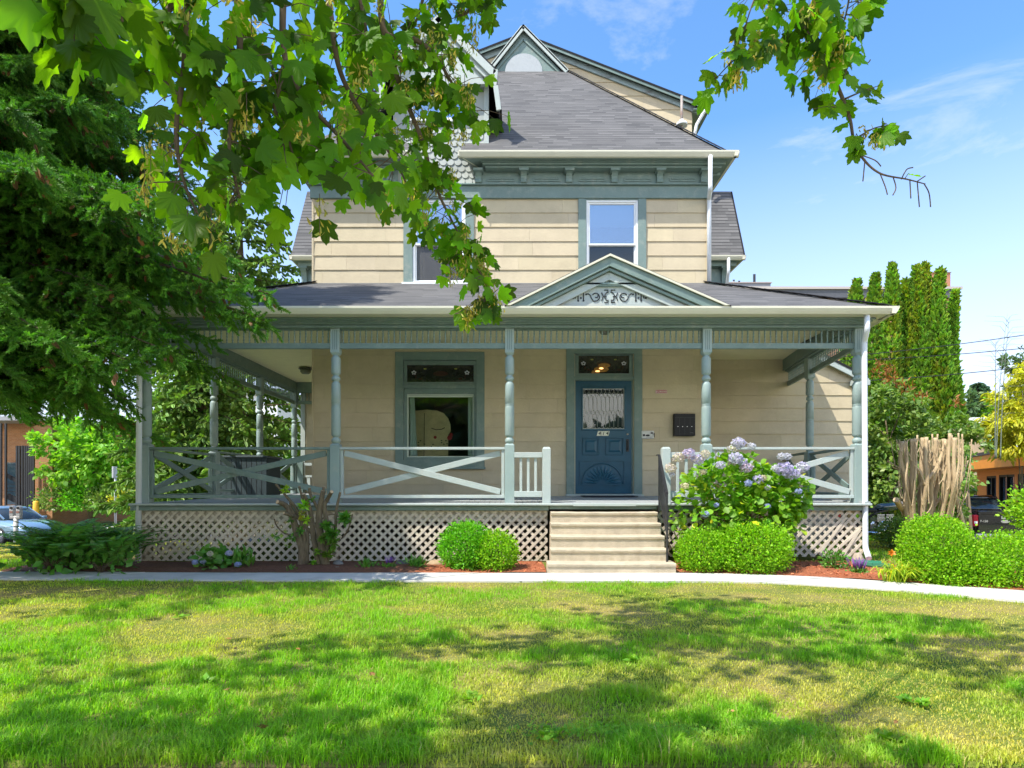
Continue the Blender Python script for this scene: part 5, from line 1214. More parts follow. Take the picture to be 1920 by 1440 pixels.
def ground_mat():
    m = bpy.data.materials.new('lawn_soil'); m.use_nodes = True; t = m.node_tree; b = t.nodes['Principled BSDF']; b.inputs['Roughness'].default_value = .95; b.inputs['Specular IOR Level'].default_value = .1
    tcn = t.nodes.new('ShaderNodeTexCoord'); n1 = t.nodes.new('ShaderNodeTexNoise'); n1.inputs['Scale'].default_value = .9; n1.inputs['Detail'].default_value = 8; t.links.new(tcn.outputs['Object'], n1.inputs['Vector'])
    r = t.nodes.new('ShaderNodeValToRGB'); r.color_ramp.elements[0].position = .40; r.color_ramp.elements[0].color = (.12, .19, .022, 1); r.color_ramp.elements[1].position = .62; r.color_ramp.elements[1].color = (.30, .25, .085, 1)
    t.links.new(n1.outputs['Fac'], r.inputs[0]); n2 = t.nodes.new('ShaderNodeTexNoise'); n2.inputs['Scale'].default_value = 60; n2.inputs['Detail'].default_value = 4; t.links.new(tcn.outputs['Object'], n2.inputs['Vector'])
    mr = t.nodes.new('ShaderNodeMapRange'); mr.inputs[1].default_value = .3; mr.inputs[2].default_value = .7; mr.inputs[3].default_value = .6; mr.inputs[4].default_value = 1.3; t.links.new(n2.outputs['Fac'], mr.inputs[0])
    hv = t.nodes.new('ShaderNodeHueSaturation'); t.links.new(r.outputs[0], hv.inputs['Color']); t.links.new(mr.outputs[0], hv.inputs['Value'])
    # bare dirt in front of the lawn edge
    sp = t.nodes.new('ShaderNodeSeparateXYZ'); t.links.new(tcn.outputs['Object'], sp.inputs[0]); lt = t.nodes.new('ShaderNodeMath'); lt.operation = 'LESS_THAN'; lt.inputs[1].default_value = LAWN0 - .004; t.links.new(sp.outputs['Y'], lt.inputs[0])
    mx_ = t.nodes.new('ShaderNodeMixRGB'); mx_.inputs[2].default_value = (.09, .06, .04, 1); t.links.new(lt.outputs[0], mx_.inputs[0]); t.links.new(hv.outputs[0], mx_.inputs[1]); t.links.new(mx_.outputs[0], b.inputs['Base Color'])
    bu = t.nodes.new('ShaderNodeBump'); bu.inputs['Strength'].default_value = .8; bu.inputs['Distance'].default_value = .03; t.links.new(n2.outputs['Fac'], bu.inputs['Height']); t.links.new(bu.outputs[0], b.inputs['Normal'])
    return m
g = np_mesh('ground', V, idx, 4, ground_mat()); set_tags(g, 'grassy earth of the lot falling away to the streets', 'ground', kind='structure')

def sheet(name, pts, z, m, lab, cat, th=.03):
    mb = MB(); k = len(pts); A = [(x, y, (z if not callable(z) else z(x, y))) for x, y in pts]; B = [(a, b, c - th) for a, b, c in A]
    mb.add(A + B, [tuple(range(k))] + [(i + k, (i + 1) % k + k, (i + 1) % k, i) for i in range(k)]); o = mb.build(name, m)
    return set_tags(o, lab, cat, kind='structure')
# front walk: slabs with joints
mb = MB(); N_ = 26
bx_ = np.array(BACK); fx_ = np.array(FRONT)
def along(a, t):
    d = np.r_[0, np.cumsum(np.hypot(*np.diff(a, axis=0).T))]; s = t * d[-1]; return (np.interp(s, d, a[:, 0]), np.interp(s, d, a[:, 1]))
for i in range(N_):
    q = []
    for t in ((i + .009) / N_, (i + .35) / N_, (i + .7) / N_, (i + .991) / N_):
        q.append((along(bx_, t), along(fx_, t)))
    top = .022 + .002 * (i % 3); A = [(p[1][0], p[1][1]) for p in q] + [(p[0][0], p[0][1]) for p in reversed(q)]
    mb.add([(x, y, top - 1.0 * float(sstep(10.8, 15, -x))) for x, y in A] + [(x, y, -.06 - 1.0 * float(sstep(10.8, 15, -x))) for x, y in A], [tuple(range(8))] + [(j + 8, (j + 1) % 8 + 8, (j + 1) % 8, j) for j in range(8)])
set_tags(mb.build('walk', M['walk']), 'pale concrete walk crossing in front of the house', 'path', kind='structure')
# bark beds
def bed(name, x0, x1, y0f, y1f, m, lab, nx=90, ny=26, amp=.03, seed=3):
    xs = np.linspace(x0, x1, nx); v = VN(seed); P_ = []
    for j in range(ny):
        t = j / (ny - 1); ys_ = y0f(xs) * (1 - t) + y1f(xs) * t; z = .012 + amp * v.fbm(xs * 4, ys_ * 4) + .03 * math.sin(math.pi * min(1, t * 1.2)) ; P_.append(np.stack([xs, ys_, z], 1))
    V = np.concatenate(P_); i = np.arange(ny - 1)[:, None] * nx + np.arange(nx - 1)[None, :]
    return set_tags(np_mesh(name, V, np.stack([i, i + 1, i + 1 + nx, i + nx], -1).ravel(), 4, m, smooth=True), lab, 'flower bed', kind='structure')
M['mulch_b'] = mat('brown_bark_mulch', (.16, .065, .035), .95, var=.4, vscale=28, bump=1, bscale=90, dirt=(.06, .03, .02), dirt_scale=20, dirt_amt=.8)
c = lambda v: (lambda x: np.full_like(x, v))
bed('flower_bed', -7.6, -1.4, lambda x: back_y(x) + .01, c(10.0), M['mulch_b'], 'brown mulch bed under the left lattice')
bed('flower_bed', -1.42, .50, lambda x: back_y(x) + .01, c(10.0), M['mulch_r'], 'red mulch bed left of the steps', nx=50, seed=4)
bed('flower_bed', 2.40, 7.6, lambda x: back_y(x) + .01, lambda x: np.interp(x, [2.4, 5.6, 7.6], [10.0, 10.0, 9.2]), M['mulch_r'], 'red mulch bed right of the steps', seed=5, nx=140, ny=60)
# chips scattered on the red bed
n = 5200; cp = np.stack([RNG.uniform(-1.4, 7.4, n), RNG.uniform(6.4, 9.95, n), np.zeros(n)], 1); cp = cp[(cp[:, 1] > back_y(cp[:, 0]) + .01) & ((cp[:, 0] < .48) | (cp[:, 0] > 2.42)) & (cp[:, 1] < np.interp(cp[:, 0], [5.6, 7.6], [10, 9.2]))]
n = len(cp); cp[:, 2] = .055
tv = np.array([(-.5, -.16, 0), (.5, -.12, .02), (.45, .15, 0), (-.5, .12, .04)], float); tf = np.array([(0, 1, 2, 3)])
nn = unit(RNG.normal(size=(n, 3)) * .45 + [0, 0, 1]); x, y, z = frames(rnd_unit(n), nn)
V, idx, cc = scatter(tv, tf, cp, x, y, z, RNG.uniform(.02, .055, n), leaf_cols(n, .5, 1.7, .08))
chips = mat('bark_chip', (.42, .14, .06), .9, attr='Col'); set_tags(np_mesh('bark_chips', V, idx, 4, chips, col=cc), 'red bark chips strewn over the front flower beds', 'mulch', kind='stuff')
road = mat('asphalt', (.10, .10, .105), .9, var=.12, vscale=.8, bump=.3, bscale=80)
sheet('road', [(-80, 20.0), (-9.5, 20.0), (-9.5, 29.5), (-80, 29.5)], -.985, road, 'grey asphalt side street behind the left of the house', 'road')
sheet('road', [(11.5, 19.0), (80, 19.0), (80, 34.0), (11.5, 34.0)], -.985, road, 'grey asphalt parking lot at the right behind the hedge', 'road')
sheet('pavement', [(-80, 29.6), (-9.5, 29.6), (-9.5, 31.6), (-80, 31.6)], -.86, M['walk'], 'concrete pavement across the side street', 'pavement', th=.2)
sheet('kerb', [(-20, 2.45), (20, 2.45), (20, 2.72), (-20, 2.72)], -.055, mat('old_kerb', (.20, .15, .10), .9, var=.4, vscale=6, bump=.5, dirt=(.05, .04, .03), dirt_scale=7, dirt_amt=.8), 'worn earth stained kerb along the lawn edge', 'kerb', th=.2)
sheet('pavement', [(-40, -4), (40, -4), (40, 2.44), (-40, 2.44)], -.11, M['walk'], 'concrete pavement where the viewer stands', 'pavement')

# ------------------------------------------------------------------ lawn grass
def grass(n, y0, y1, name, lab, hmin, hmax, wid, seed, xr=None, zf=HZ, dryk=1.0):
    r = np.random.default_rng(seed); y = y0 * (y1 / y0) ** r.random(n); hw_ = y * 1.05 + 1.6; x = r.uniform(-1, 1, n) * hw_
    if xr: x = r.uniform(xr[0], xr[1], n)
    else:
        k = (y < front_y(x) - .0 + .03 * r.random(n)) & (x > -15); x, y = x[k], y[k]
    n = len(x); dry = vn.fbm(x * .8 + 40, y * 1.1 + 9, 5); v2 = vn.fbm(x * 3 + 4, y * 3 + 70, 3)
    bumps = [(1.6, 3.9, .6, .14), (2.2, 3.5, .6, .12), (1.0, 3.75, .4, .10), (-2.9, 5.1, .9, .08), (-1.9, 4.9, .5, .10), (-.3, 5.4, .8, .06), (3.2, 4.4, .8, .06), (-.4, 4.5, .6, .06), (-1, 3.2, 1.5, -.16), (-2.4, 3.1, .8, -.14), (.6, 3.05, .7, -.14), (1.6, 3.0, .4, -.08), (2.5, 3.0, .4, -.06), (1.3, 6.0, .8, -.05)]
    for bx, by, br, a in bumps: dry = dry + a * dryk * np.exp(-((x - bx) ** 2 + (y - by) ** 2) / br ** 2)
    dry = np.clip((dry - .44) / .16, 0, 1) * .85 + np.clip((v2 - .5) * 1.6, 0, .3)
    lush = 1 - dry; tuft = vn.fbm(x * 6 + 11, y * 6 + 3, 2)
    if not xr:
        keep = (r.random(n) < .55 + .45 * lush) & (r.random(n) < .45 + 1.1 * tuft); x, y, dry, lush, tuft = x[keep], y[keep], dry[keep], lush[keep], tuft[keep]; n = len(x)
    L = (hmin + (hmax - hmin) * lush * (.15 + 1.9 * tuft ** 1.6)) * r.uniform(.55, 1.35, n)
    edge = np.exp(-((y - LAWN0) / .25) ** 2) if not xr else 0; L = L * (1 + .5 * edge)
    a = r.uniform(0, 2 * math.pi, n); lean = r.uniform(.15, 1.25, n); w = wid * r.uniform(.6, 1.4, n)
    d = np.stack([np.cos(a), np.sin(a), np.zeros(n)], 1); s = np.stack([-np.sin(a), np.cos(a), np.zeros(n)], 1); b = np.stack([x, y, zf(x, y) - .004], 1); up = np.array([[0, 0, 1.]])
    m_ = b + up * (L * .55)[:, None] + d * (L * lean * .22)[:, None]; tp = b + up * (L * (1 - .25 * lean))[:, None] + d * (L * lean * .75)[:, None]
    V = np.stack([b - s * w[:, None] / 2, b + s * w[:, None] / 2, m_ - s * w[:, None] * .42, m_ + s * w[:, None] * .42, tp], 1).reshape(-1, 3)
    tf = np.array([(0, 1, 3), (0, 3, 2), (2, 3, 4)]); idx = (tf.ravel()[None] + (np.arange(n) * 5)[:, None]).ravel()
    gcol = np.array([[.98, 1.0, 1.1]]) * (1 - dry[:, None]) + np.array([[2.5, 1.15, 5.5]]) * dry[:, None]
    gcol = gcol * r.uniform(.7, 1.45, n)[:, None]; straw = r.random(n) < .03 + .16 * dry; gcol[straw] = np.array([2.7, 1.2, 10.0]) * r.uniform(.7, 1.1, straw.sum())[:, None]
    cc = np.repeat(gcol, 5, axis=0)
    o = np_mesh(name, V, idx, 3, M['grass'], col=cc); return set_tags(o, lab, 'grass', kind='stuff')
grass(470000, LAWN0 - .015, 8.3, 'grass', 'sunlit front lawn with green and straw coloured patches', .018, .060, .0052, 3)
grass(60000, 8.9, 16.5, 'grass', 'bright grass slope left of the fern', .03, .07, .009, 4, xr=(-16, -7.2), dryk=0)
grass(30000, 9.6, 16.0, 'grass', 'shaded grass between the porch and right hedges', .03, .07, .009, 5, xr=(6.0, 13), dryk=0)
# clover at the lawn edge
n = 900; cx_c = RNG.choice([.75, 1.35, .3], n) + RNG.normal(0, .16, n); cy_c = 3.02 + np.abs(RNG.normal(0, .08, n)); pz = .03 + RNG.uniform(0, .03, n)
th = np.linspace(0, 2 * math.pi, 7)[:-1]; tv = []
for k in range(3):
    a = k * 2.09; tv += [(0, 0, 0), (.9 * math.cos(a - .5), .9 * math.sin(a - .5), .1), (1.1 * math.cos(a), 1.1 * math.sin(a), 0), (.9 * math.cos(a + .5), .9 * math.sin(a + .5), .1)]
tv = np.array(tv); tf = np.array([(0, 1, 2, 3), (4, 5, 6, 7), (8, 9, 10, 11)]); x, y, z = frames(rnd_unit(n), unit(RNG.normal(size=(n, 3)) * .3 + [0, -.2, 1]))
V, idx, cc = scatter(tv, tf, np.stack([cx_c, cy_c, pz], 1), x, y, z, RNG.uniform(.006, .012, n), leaf_cols(n))
set_tags(np_mesh('clover', V, idx, 4, M['decid'], col=cc), 'pale clover patches at the front lawn edge', 'clover', kind='stuff')
# ------------------------------------------------------------------ leaf templates
T_LEAF = (np.array([(0, 0, 0), (-.32, .42, .07), (0, 1, -.04), (.32, .42, .07)], float), np.array([(0, 3, 2), (0, 2, 1)]))
T_LONG = (np.array([(0, 0, 0), (-.15, .45, .04), (0, 1, -.10), (.15, .45, .04)], float), np.array([(0, 3, 2), (0, 2, 1)]))
T_ROUND = (np.array([(0, 0, 0), (-.42, .35, .08), (-.36, .75, .06), (0, 1, -.04), (.36, .75, .06), (.42, .35, .08)], float), np.array([(0, 3, 2), (0, 2, 1), (0, 4, 3), (0, 5, 4)]))
def _spray(w=.16):
    V = []; Fc = []
    for k, a in enumerate((.3, 1.87)):
        c, s = math.cos(a) * w, math.sin(a) * w; b = len(V); V += [(0, 0, 0), (-c, .35, -s), (-c * .7, .8, -s * .7), (0, 1, 0), (c * .7, .8, s * .7), (c, .35, s)]
        Fc += [(b, b + 5, b + 4), (b, b + 4, b + 3), (b, b + 3, b + 2), (b, b + 2, b + 1)]
    return np.array(V, float), np.array(Fc)
T_SPRAY = _spray(.20)
def _needles(n=8, nl=.26):
    V = []; F_ = []
    r = np.random.default_rng(2)
    for i in range(n):
        t = i / (n - 1); L = nl * (1.1 - .5 * t)
        for k, a in enumerate((0.25, 3.4, 1.7 if i % 2 else 4.9)):
            a += r.uniform(-.5, .5); dx, dz = math.cos(a), math.sin(a); b = len(V); y0 = t * .85
            V += [(-.04 * dz, y0 - .06, .04 * dx), (.04 * dz, y0 + .09, -.04 * dx), (dx * L, y0 + L * .8, dz * L)]; F_.append((b, b + 1, b + 2))
    b = len(V); V += [(-.03, .8, 0), (.03, .8, 0), (0, 1.1, 0)]; F_.append((b, b + 1, b + 2))
    return np.array(V, float), np.array(F_)
T_NEED = _needles()
def _maple():
    half = [(90, 1.0), (85, .88), (80, .86), (75, .80), (69, .66), (63, .56), (58, .64), (53, .80), (48, .84), (42, .98), (36, .84), (29, .80), (22, .70), (14, .58), (7, .58), (1, .66), (-5, .68), (-11, .76), (-22, .62), (-38, .52), (-56, .46), (-76, .36)]
    R = [(r * math.cos(math.radians(a)), r * math.sin(math.radians(a))) for a, r in half]; pts = R + [(-x, y) for x, y in reversed(R[1:])]
    V = [(0, 0, 0)] + [(x, y, .10 * (abs(x) ** 1.3) - .16 * (x * x + y * y) + (.05 if i % 3 == 0 else 0)) for i, (x, y) in enumerate(pts)]; k = len(pts)
    F = [(0, i + 1, (i + 1) % k + 1) for i in range(k)]
    V = np.array(V, float); V[:, 1] += .28; V[0, 1] = .10; V *= .78
    return V, np.array([(a, c, b) for a, b, c in F])
T_MAPLE = _maple()
T_MAPLE_LO = (np.array([(0, 0, 0), (.45, .05, .0), (.30, .35, .02), (.72, .62, -.08), (.25, .62, .02), (0, 1.05, -.1), (-.25, .62, .02), (-.72, .62, -.08), (-.30, .35, .02), (-.45, .05, 0)], float), np.array([(0, i, i + 1) for i in range(1, 9)]))

def baked(name, T, pos, dirs, nrm, size, m, parent, cols=None, off=None):
    x, y, z = frames(np.asarray(dirs, float), np.asarray(nrm, float)); V, idx, c = scatter(T[0], T[1], np.asarray(pos, float), x, y, z, size, cols)
    return np_mesh(name, V, idx, T[1].shape[1], m, parent, col=c if cols is not None else np.ones((len(V), 3)), off=off)

def blob_points(n, center, rad, seed, rough=.28, freq=2.2, shell=.72, jitter=1.0, squash=None):
    r = np.random.default_rng(seed); u = unit(r.normal(size=(n, 3))); v = VN(seed + 100)
    ph = np.arctan2(u[:, 1], u[:, 0]); d = 1 + rough * 2 * (v.fbm((ph + 4) * freq, (u[:, 2] + 3) * freq * 1.3, 3) - .5)
    t = np.where(r.random(n) < .75, r.uniform(shell, 1.02, n), r.uniform(.3, 1, n))
    return np.array(center) + u * np.array(rad) * (d * t)[:, None], u, d * t

def clumpy_crown(name, n, blobs, size, m, parent, seed, T=T_LEAF, clumps=60, cr=.34, droop=.2, col=(.7, 1.3, .15), up=.7, flat=.7):
    """clump centres over several ellipsoids, leaves gathered round each"""
    r = np.random.default_rng(seed); vol = np.array([b[3] * b[4] * b[5] for b in blobs]) ** .75; vol /= vol.sum(); P_ = []; U_ = []; C_ = []
    for b, w in zip(blobs, vol):
        k = max(4, int(clumps * w)); pc, uc, tt = blob_points(k, b[:3], b[3:6], seed + int(b[0] * 7) % 97, shell=.62); nl = int(n * w / k) + 1
        rc = cr * min(b[3:6]); pp = np.repeat(pc, nl, 0) + r.normal(size=(k * nl, 3)) * rc * .5 * np.array([1, 1, flat]) * np.repeat(r.uniform(.6, 1.3, k), nl)[:, None]
        P_.append(pp); U_.append(np.repeat(uc, nl, 0)); C_.append(np.repeat(r.uniform(.8, 1.2, k), nl))
    P_ = np.concatenate(P_); U_ = np.concatenate(U_); cl = np.concatenate(C_); n = len(P_)
    nrm = unit(U_ * .6 + r.normal(size=(n, 3)) * .55 + np.array([0, 0, up])); dr = unit(U_ + r.normal(size=(n, 3)) * .8 + np.array([0, 0, -droop * 2]))
    cc = leaf_cols(n, *col) * cl[:, None]
    return baked(name, T, P_, dr, nrm, size * r.uniform(.6, 1.35, n), m, parent, cc)

def trunk_mesh(name, paths, parent, m=None, n=9):
    mb = MB()
    for pts, rad in paths: mb.tube(pts, rad, n)
    return mb.build(name, m or M['bark'], parent)
def spline(pts, k=6):
    pts = [Vector(p) for p in pts]; o = []
    for i in range(len(pts) - 1):
        p0, p1, p2, p3 = pts[max(i - 1, 0)], pts[i], pts[i + 1], pts[min(i + 2, len(pts) - 1)]
        for j in range(k): t = j / k; o.append(.5 * ((2 * p1) + (-p0 + p2) * t + (2 * p0 - 5 * p1 + 4 * p2 - p3) * t * t + (-p0 + 3 * p1 - 3 * p2 + p3) * t ** 3))
    return o + [pts[-1]]

# ------------------------------------------------------------------ the big spruce and its neighbours
def spruce(label, base, height, zlow, rlow, name='spruce_tree', m=None, seed=1, nwh=26, per=7, dens=1.0, spray=.11, keep=None, group=None, tr=.28, tip_up=.5, dead=.0, droopk=1.0, extra=(), shp=.85):
    r = np.random.default_rng(seed); t = thing(name, label, 'tree', base, group=group); bx, by, bz = base
    k = 14; trunk_mesh('trunk', [([(bx + .05 * math.sin(i), by + .04 * math.cos(i * 1.7), bz + height * i / k) for i in range(k + 1)], [tr * (1 - .93 * i / k) for i in range(k + 1)])], t)
    P_, D_, S_, CL, TW, TWr = [], [], [], [], [], []
    specs = []
    for w in range(nwh):
        f = w / (nwh - 1); z = zlow + (height - zlow) * (f ** .95); L0 = rlow * (1 - f) ** shp + .25
        for b in range(per): specs.append((z + r.uniform(-.15, .15), 2 * math.pi * (b + r.random() * .7) / per + w * .7, L0 * r.uniform(.72, 1.12)))
    specs += list(extra)
    for si, (z, a, L) in enumerate(specs):
        hd = np.array([math.cos(a), math.sin(a), 0.])
        if keep and si < nwh * per and not keep(hd, z, r): continue
        o = np.array([bx, by, bz + z]); sd = np.array([-hd[1], hd[0], 0]); n = max(6, int(L * 11)); s = np.linspace(0, 1, n)
        zc = L * droopk * (.10 * s - .42 * s ** 2 + .16 * tip_up * s ** 4); wob = r.uniform(-.12, .12)
        C_ = o + hd * (L * s)[:, None] + np.array([0, 0, 1.]) * zc[:, None] + sd * (wob * L * s ** 2)[:, None]
        TW.append(C_[::max(1, n // 7)]); TWr.append(.012 + .011 * L)
        for i in range(max(1, int(n * .12)), n):
            f = s[i]; lt = (.16 + .62 * min(L / 3, 1) * (1 - f) ** .7 * (.55 + .45 * min(1, f * 4)))
            for side in (-1, 1):
                dv = hd * r.uniform(.35, .75) + sd * side * r.uniform(.55, 1.0) + np.array([0, 0, r.uniform(-.85, -.15) * droopk]); dv /= np.linalg.norm(dv)
                ll = lt * r.uniform(.6, 1.25); q = max(2, int(ll / (spray * .42) * dens)); u = np.linspace(.1, 1, q)
                pts = C_[i] + dv * (ll * u)[:, None] + np.array([0, 0, -.35 * ll]) * (u ** 2)[:, None] * droopk
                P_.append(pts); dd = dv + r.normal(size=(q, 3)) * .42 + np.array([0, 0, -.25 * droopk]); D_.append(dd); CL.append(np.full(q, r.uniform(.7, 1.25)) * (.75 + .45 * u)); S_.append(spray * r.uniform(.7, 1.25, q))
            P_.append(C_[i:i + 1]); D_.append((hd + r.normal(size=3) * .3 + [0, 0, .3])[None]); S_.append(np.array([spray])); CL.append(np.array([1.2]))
    P_ = np.concatenate(P_); D_ = np.concatenate(D_); S_ = np.concatenate(S_); cl = np.concatenate(CL); n = len(P_)
    trunk_mesh('branch', [(list(map(Vector, c)), [w * (1 - .85 * i / (len(c) - 1)) for i in range(len(c))]) for c, w in zip(TW, TWr) if len(c) > 1], t, M['twig'], 5)
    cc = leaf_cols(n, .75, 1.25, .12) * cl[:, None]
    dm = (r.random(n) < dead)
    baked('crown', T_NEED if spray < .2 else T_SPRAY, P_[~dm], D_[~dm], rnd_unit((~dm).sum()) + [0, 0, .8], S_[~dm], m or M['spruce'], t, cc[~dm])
    if dm.any(): baked('dead_needles', T_SPRAY, P_[dm] - [0, 0, .03], D_[dm] + [0, 0, -.5], rnd_unit(dm.sum()), S_[dm] * .8, M['spruce_brown'], t, cc[dm])
    print('spruce', n); return t
keepf = lambda hd, z, r: not (hd[0] > .45 and z < 3.9) and (hd[0] > -.25 or r.random() < .25) and (z < 11 or r.random() < .6)
def aim(x, y, D, b, z0):      # a branch from trunk b at height z0 whose tip reaches a point
    p = P(x, y, D); return (z0, math.atan2(p.y - b[1], p.x - b[0]), math.hypot(p.x - b[0], p.y - b[1]))
sb = (-7.7, 8.3, 0)
spruce('huge dark green spruce with drooping boughs hiding the left porch corner', sb, 14.5, 2.9, 3.3, shp=.55, seed=4, nwh=38, per=9, spray=.145, dens=1.5, keep=keepf, dead=.035, tr=.3, droopk=.9,
       extra=[aim(500, 600, 7.6, sb, 4.75), aim(470, 680, 7.4, sb, 4.4), aim(440, 660, 7.0, sb, 4.6), aim(400, 620, 6.6, sb, 4.9), aim(330, 560, 6.2, sb, 5.1), aim(290, 740, 6.8, sb, 3.5), aim(260, 700, 6.4, sb, 3.7), aim(180, 740, 6.6, sb, 3.3), aim(60, 740, 6.6, sb, 3.2), aim(120, 780, 6.9, sb, 3.1), aim(30, 650, 5.6, sb, 4.0), aim(60, 800, 6.8, sb, 2.9), aim(20, 830, 6.9, sb, 2.7), aim(110, 770, 7.0, sb, 3.0), aim(200, 790, 7.6, sb, 3.0), aim(40, 700, 5.8, sb, 3.6), aim(120, 420, 5.6, sb, 5.2), aim(250, 480, 6.0, sb, 5.3)])
keep2 = lambda hd, z, r: hd[1] < .5 or r.random() < .4
spruce('yellow green spruce with open branches far behind the left porch', (-10.9, 24, -.88), 17, 2.2, 4.2, seed=8, nwh=18, per=7, spray=.28, dens=.6, m=M['spruce_far'], keep=keep2, tr=.33, tip_up=1.2)
spruce('second sunlit spruce seen between the side porch posts', (-10.4, 20.0, -.8), 8.2, 1.2, 3.0, seed=9, nwh=16, per=8, spray=.22, dens=.9, m=M['spruce_far'], tr=.2)

# ------------------------------------------------------------------ maple overhead
maple = thing('maple_tree', 'street maple whose leafy boughs hang down across the top of the view', 'tree', (-3.9, -1.2, -.1))
MP, MD, MN, MS, MC = [], [], [], [], []; SP, SDr, SS = [], [], []; limbs = []; petio = MB()
rm = np.random.default_rng(21)
def maple_branch(pts, n, spread, size, seed=0, r0=.016, seeds=0, dz=-.3, shade=1.0, lo=0.0, tw=True):
    """pts: list of (px,py,D); leaves gathered on side twigs"""
    r = np.random.default_rng(seed); c = spline([P(*p) for p in pts], 8); A = np.array([tuple(p) for p in c]); limbs.append((c, [r0 * (1 - .75 * i / (len(c) - 1)) for i in range(len(c))]))
    k = len(A); seg = r.uniform(lo, 1, n) * (k - 1.001); i = seg.astype(int); f = (seg - i)[:, None]; P0 = A[i] * (1 - f) + A[i + 1] * f
    off = rnd_unit(n) * np.array([1, .8, .9]) * (spread * r.uniform(.15, 1, n) ** .7)[:, None]; off[:, 2] -= .12 * spread; pp = P0 + off
    dr = unit(off * .8 / spread + r.normal(size=(n, 3)) * .35 + np.array([0, -.1, -1.05 + .0])); view = unit(-pp + [0, 0, EYE]); nn = unit(r.normal(size=(n, 3)) * .7 + view * np.where(r.random(n) < .7, .8, -.3)[:, None] + np.array([0, 0, -.1]))
    MP.append(pp); MD.append(dr); MN.append(nn); MS.append(size * r.uniform(.55, 1.15, n)); MC.append(leaf_cols(n, .7, 1.25, .16) * (shade * r.choice([.4, .65, 1.0, 1.3], n, p=[.22, .22, .3, .26]))[:, None])
    for j in range(0, n, 2 if tw else 5): petio.tube([Vector(P0[j]), Vector(P0[j] + off[j] * .5 + [0, 0, .02]), Vector(pp[j])], [.0035, .0022, .0015], 4, cap=False)
    for s in range(seeds):
        q = r.integers(int(k * lo), k); c0 = A[q] + rnd_unit(1)[0] * spread * .55; m_ = r.integers(26, 46); t = r.uniform(0, 1, m_); L = r.uniform(.10, .20) * (size / .13)
        SP.append(c0 + np.stack([r.normal(size=m_) * .022, r.normal(size=m_) * .022, -t * L], 1) * (size / .13) ** .3); SDr.append(unit(r.normal(size=(m_, 3)) * .5 + [0, 0, -.9])); SS.append(r.uniform(.028, .042, m_) * (size / .13) ** .5)
        petio.tube([Vector(c0), Vector(c0 - [0, 0, L])], .0016, 4, cap=False)
# near left mass (large leaves)
maple_branch([(60, -120, 1.9), (110, -20, 1.9), (150, 40, 1.95), (170, 90, 2.0)], 22, .14, .15, 1)
maple_branch([(170, -100, 2.1), (210, -20, 2.1), (230, 40, 2.1)], 14, .12, .14, 2)
maple_branch([(330, -140, 2.3), (350, 20, 2.3), (345, 130, 2.35), (330, 250, 2.4), (345, 340, 2.4), (370, 400, 2.4)], 66, .24, .112, 3, seeds=9)
maple_branch([(430, -140, 2.4), (450, 60, 2.4), (440, 180, 2.45), (430, 280, 2.45), (450, 370, 2.5)], 66, .24, .112, 4, seeds=7)
maple_branch([(535, -140, 2.5), (530, 60, 2.5), (535, 130, 2.5), (515, 200, 2.5), (540, 260, 2.55), (560, 330, 2.6)], 72, .25, .112, 5, seeds=4)
maple_branch([(535, 120, 2.5), (575, 190, 2.55), (640, 260, 2.6), (700, 330, 2.6)], 50, .20, .112, 6, seeds=3)
maple_branch([(600, -140, 2.6), (620, 30, 2.6), (640, 140, 2.7), (690, 230, 2.8), (740, 300, 2.9), (760, 340, 2.9)], 66, .22, .112, 7, seeds=5)
maple_branch([(380, -60, 2.3), (300, 40, 2.3), (280, 80, 2.35)], 26, .16, .14, 8)
# mid branch with keys crossing the dormer
maple_branch([(718, -160, 3.6), (717, 48, 3.6), (770, 70, 3.65), (812, 100, 3.7), (850, 160, 3.8), (880, 210, 3.85)], 105, .26, .10, 9, r0=.022, seeds=16, lo=.25)
maple_branch([(717, 48, 3.6), (750, 160, 3.7), (790, 260, 3.8), (810, 330, 3.9), (830, 380, 3.9), (860, 440, 4.0), (872, 480, 4.0)], 150, .26, .10, 10, r0=.018, seeds=20)
maple_branch([(860, 440, 4.0), (885, 490, 4.0), (915, 540, 4.0), (900, 580, 4.0)], 42, .17, .105, 11, r0=.010, seeds=9)
maple_branch([(925, 550, 4.0), (880, 575, 4.0), (850, 590, 4.0)], 12, .09, .10, 12, r0=.006, seeds=4)
maple_branch([(815, -120, 3.9), (790, 10, 3.9), (770, 60, 3.9)], 24, .16, .11, 13, seeds=4)
maple_branch([(930, -140, 3.9), (905, -30, 3.9), (880, 20, 3.9), (860, 30, 3.9)], 44, .20, .11, 14, seeds=12)
maple_branch([(660, -60, 3.2), (690, 80, 3.3), (700, 180, 3.4)], 40, .2, .12, 15, seeds=2)
# right hand branch
maple_branch([(1500, -160, 3.4), (1503, -10, 3.4), (1505, 40, 3.4), (1530, 90, 3.45), (1556, 130, 3.5)], 70, .21, .115, 16, r0=.020, seeds=9, lo=.3)
maple_branch([(1556, 130, 3.5), (1580, 185, 3.5), (1594, 225, 3.5), (1601, 262, 3.5), (1617, 296, 3.5), (1650, 325, 3.5), (1700, 336, 3.5), (1735, 345, 3.5)], 5, .1, .09, 17, r0=.012)
maple_branch([(1470, 80, 3.4), (1420, 95, 3.4), (1380, 110, 3.4), (1340, 150, 3.4)], 30, .13, .115, 18, r0=.008, seeds=6)
maple_branch([(1440, -60, 3.4), (1410, 10, 3.4), (1395, 60, 3.4)], 18, .13, .10, 19, r0=.007, seeds=4)
maple_branch([(1600, -80, 3.4), (1590, 10, 3.4), (1575, 60, 3.4)], 24, .16, .11, 20, r0=.008, seeds=6)
